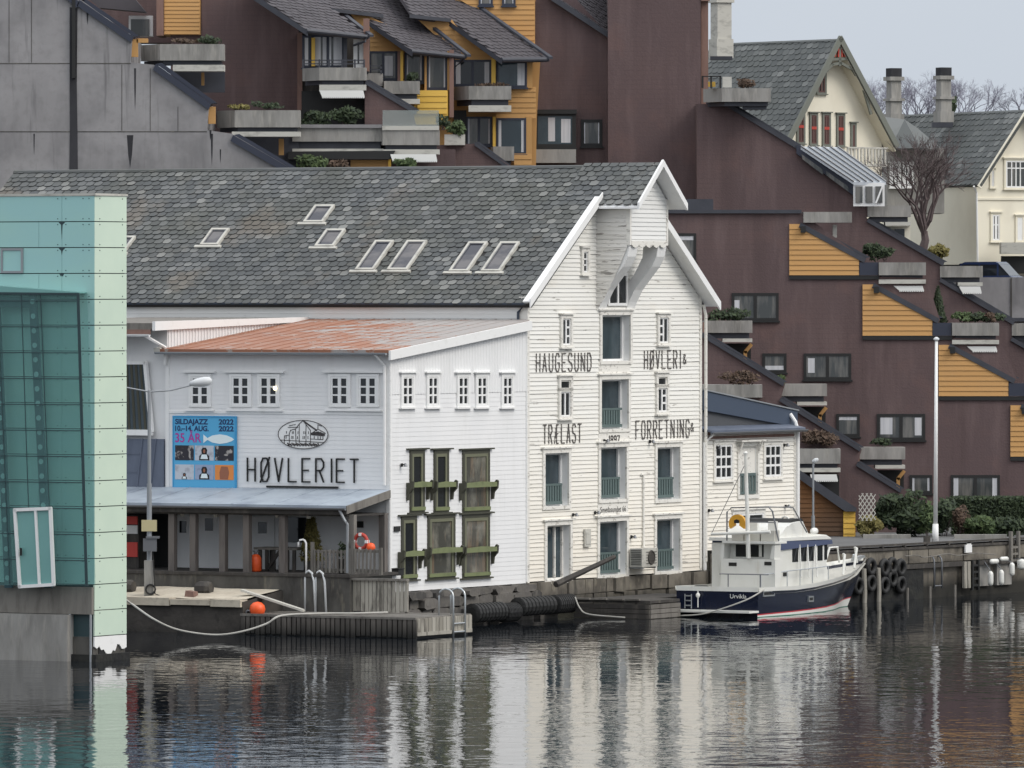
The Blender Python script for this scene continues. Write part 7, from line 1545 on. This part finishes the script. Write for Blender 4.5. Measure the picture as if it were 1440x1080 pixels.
hb(V2, 'chimney_flashing', 'cap', 1311, 172, 1340, 179, 366, .9)
hp(V2, 'wing_wall', 'concrete', [(1248, 208), (1328, 208), (1328, 300), (1248, 300)], 359, 4)
mb = MB(); 
for P in ([W(1252, 209, 358.6), W(1294, 208, 357.6), W(1272, 168, 360.5)], [W(1294, 208, 357.6), W(1328, 212, 359.5), W(1290, 180, 361), W(1272, 168, 360.5)], [W(1252, 209, 358.6), W(1272, 168, 360.5), W(1228, 162, 362), W(1240, 200, 360)]): mb.slab(P, (0, .1, -.1))
mb.build('turret_roof', 'villa_slate', V2)
for x0 in (1254, 1272): window(V2, HF(358.95), (hx(x0, 358.95), hx(x0+10, 358.95), zat(262, 358.95), zat(232, 358.95)), 2, 2, cw=.1, sash=.06)
# retaining wall, cars
t = thing('retaining_wall', 'grey concrete retaining wall below the parked cars at the right edge', 'wall', (hx(1415, 334), 334, 10)); hp(t, 'wall_face', 'concrete_wall', [(1345, 390), (1480, 390), (1480, 470), (1345, 470)], 333, 6); hb(t, 'wall_joint', 'concrete_dark', 1421, 391, 1423, 449, 332.96, .03); hb(t, 'ledge', 'cap', 1380, 447, 1480, 452, 332.6, .4)
def car(label, px, py, Y, ang, m, L=4.4, hgt=1.55):
    c = W(px, py, Y); t = thing('parked_car', label, 'car', c); fr = Fr(c, (cos(R(ang)), sin(R(ang)), 0)); h = hgt; w2_ = .88
    mb = MB(fr); mb.prism([(-L/2, .35), (L/2, .35), (L/2, .75), (L*.28, .92), (-L*.42, .98), (-L/2, .85)], -w2_, w2_); mb.build('body', m, t)
    mb = MB(fr); mb.prism([(-L*.43, .97), (L*.26, .92), (L*.12, h-.06), (-L*.02, h), (-L*.3, h-.02)], -w2_+.1, w2_-.1); cb = mb.build('cabin', 'glass', t)
    mb = MB(fr); mb.prism([(-L*.32, h-.1), (L*.12, h-.1), (L*.06, h+.01), (-L*.28, h+.02)], -w2_+.08, w2_-.08); mb.build('roof', m, t)
    mb = MB(fr)
    for xx in (-L*.3, -L*.1, L*.1):
        for y in (-w2_+.085, w2_-.115): mb.box(xx-.04, xx+.04, y, y+.03, .95, h-.05)
    mb.each('window_pillar', m, t)
    for x in (-L*.31, L*.31):
        for y in (-w2_, w2_-.18): mb = MB(fr); mb.lathe([(.2, 0), (.32, .02), (.32, .16), (.2, .18)], (x, y, .32), 14, 'y'); mb.build('wheel', 'rubber', t)
    for s in (-.6, .6): mb = MB(fr); mb.box(L/2-.01, L/2+.03, s-.15, s+.15, .6, .74); mb.build('headlight', 'lamp_plastic', t)
    return t
car('dark blue car parked behind the grey balcony above the retaining wall', 1372, 419, 340, 160, 'car_blue', 4.1); car('pale blue car nose showing low beside the balcony in front of the dark car', 1345, 420, 337, -14, 'car_silver', 3.6, 1.3)
shrub('yellow green round bush at the foot of the bare tree', 1322, 352, 34, 26, 345, 300, 'leaf_olive', .14, 'bush', 'garden_bush')
# ---------------- bare trees
def branch(mb, p, d, L, r, depth, rnd, up=.25):
    q = p; pts = [p]; n = 3
    for i in range(n): d = (d+Vector((rnd.gauss(0, .13), rnd.gauss(0, .13), rnd.gauss(0, .08)+up*.12))).normalized(); q = q+d*L/n; pts.append(q)
    mb.pipe([tuple(x) for x in pts], r, 5 if depth > 2 else 3, r2=r*.6, cap=False, fr=ID)
    if depth == 0: return
    for k in range(rnd.choice((2, 3, 3)) if depth > 1 else 5):
        ax = Vector((rnd.gauss(0, 1), rnd.gauss(0, 1), rnd.gauss(0, .4))).normalized(); nd = (d+ax*rnd.uniform(.45, .8)).normalized()
        s = pts[rnd.choice((2, 3, 3))]; branch(mb, s, nd, L*rnd.uniform(.62, .8), r*.58, depth-1, rnd, up)
def bare_tree(name, label, px, py, Y, hgt, seed, depth, m, r=.2, nl=4, spread=.5, group=None, tf=.28):
    rnd = random.Random(seed); c = W(px, py, Y); t = thing(name, label, 'tree', c, group)
    mb = MB(); top = c+Vector((rnd.uniform(-.2, .2), 0, hgt*tf)); mb.pipe([tuple(c), tuple((c+top)/2+Vector((.08, 0, 0))), tuple(top)], r, 8, r2=r*.75); mb.build('trunk', m, t)
    mb = MB()
    for k in range(nl): a = 2*pi*k/nl+rnd.uniform(-.3, .3); branch(mb, top-Vector((0, 0, hgt*.06*k/nl)), Vector((cos(a)*spread, sin(a)*spread, 1)).normalized(), hgt*.3, r*.5, depth, rnd)
    mb.build('crown', m, t, norm=False); return t
bare_tree('bare_tree', 'dark leafless tree with dense twigs in front of the villas', 1298, 350, 347, 5.6, 5, 5, 'twig', .2, 8, .5, None, .14)
for k, (px, hh, l) in enumerate(((1216, 4.6, 'hazy leafless tree just right of the steep slate gable'), (1238, 5.2, 'hazy leafless tree left of the left chimney'), (1282, 5.0, 'hazy leafless tree right of the left chimney'), (1303, 5.3, 'hazy leafless tree left of the right chimney'), (1345, 5.2, 'hazy leafless tree right of the right chimney'), (1372, 4.9, 'hazy leafless tree second right of the right chimney'), (1432, 3.4, 'low hazy leafless tree at the right edge of the sky'))):
    bare_tree('far_bare_tree', l, px, 212 if hh > 4 else 190, 400, hh*.68, 40+k, 5, 'twig_far_haze', .09, 6, .6, 'leafless trees behind the villas')
shrub('dark evergreen tree beside the steep gable on the skyline', 1212, 140, 14, 34, 398, 160, 'leaf_dark', .2, 'tree', 'far_evergreen'); shrub('dark evergreen tree behind the right chimney on the skyline', 1340, 148, 12, 26, 398, 140, 'leaf_dark', .2, 'tree', 'far_evergreen')
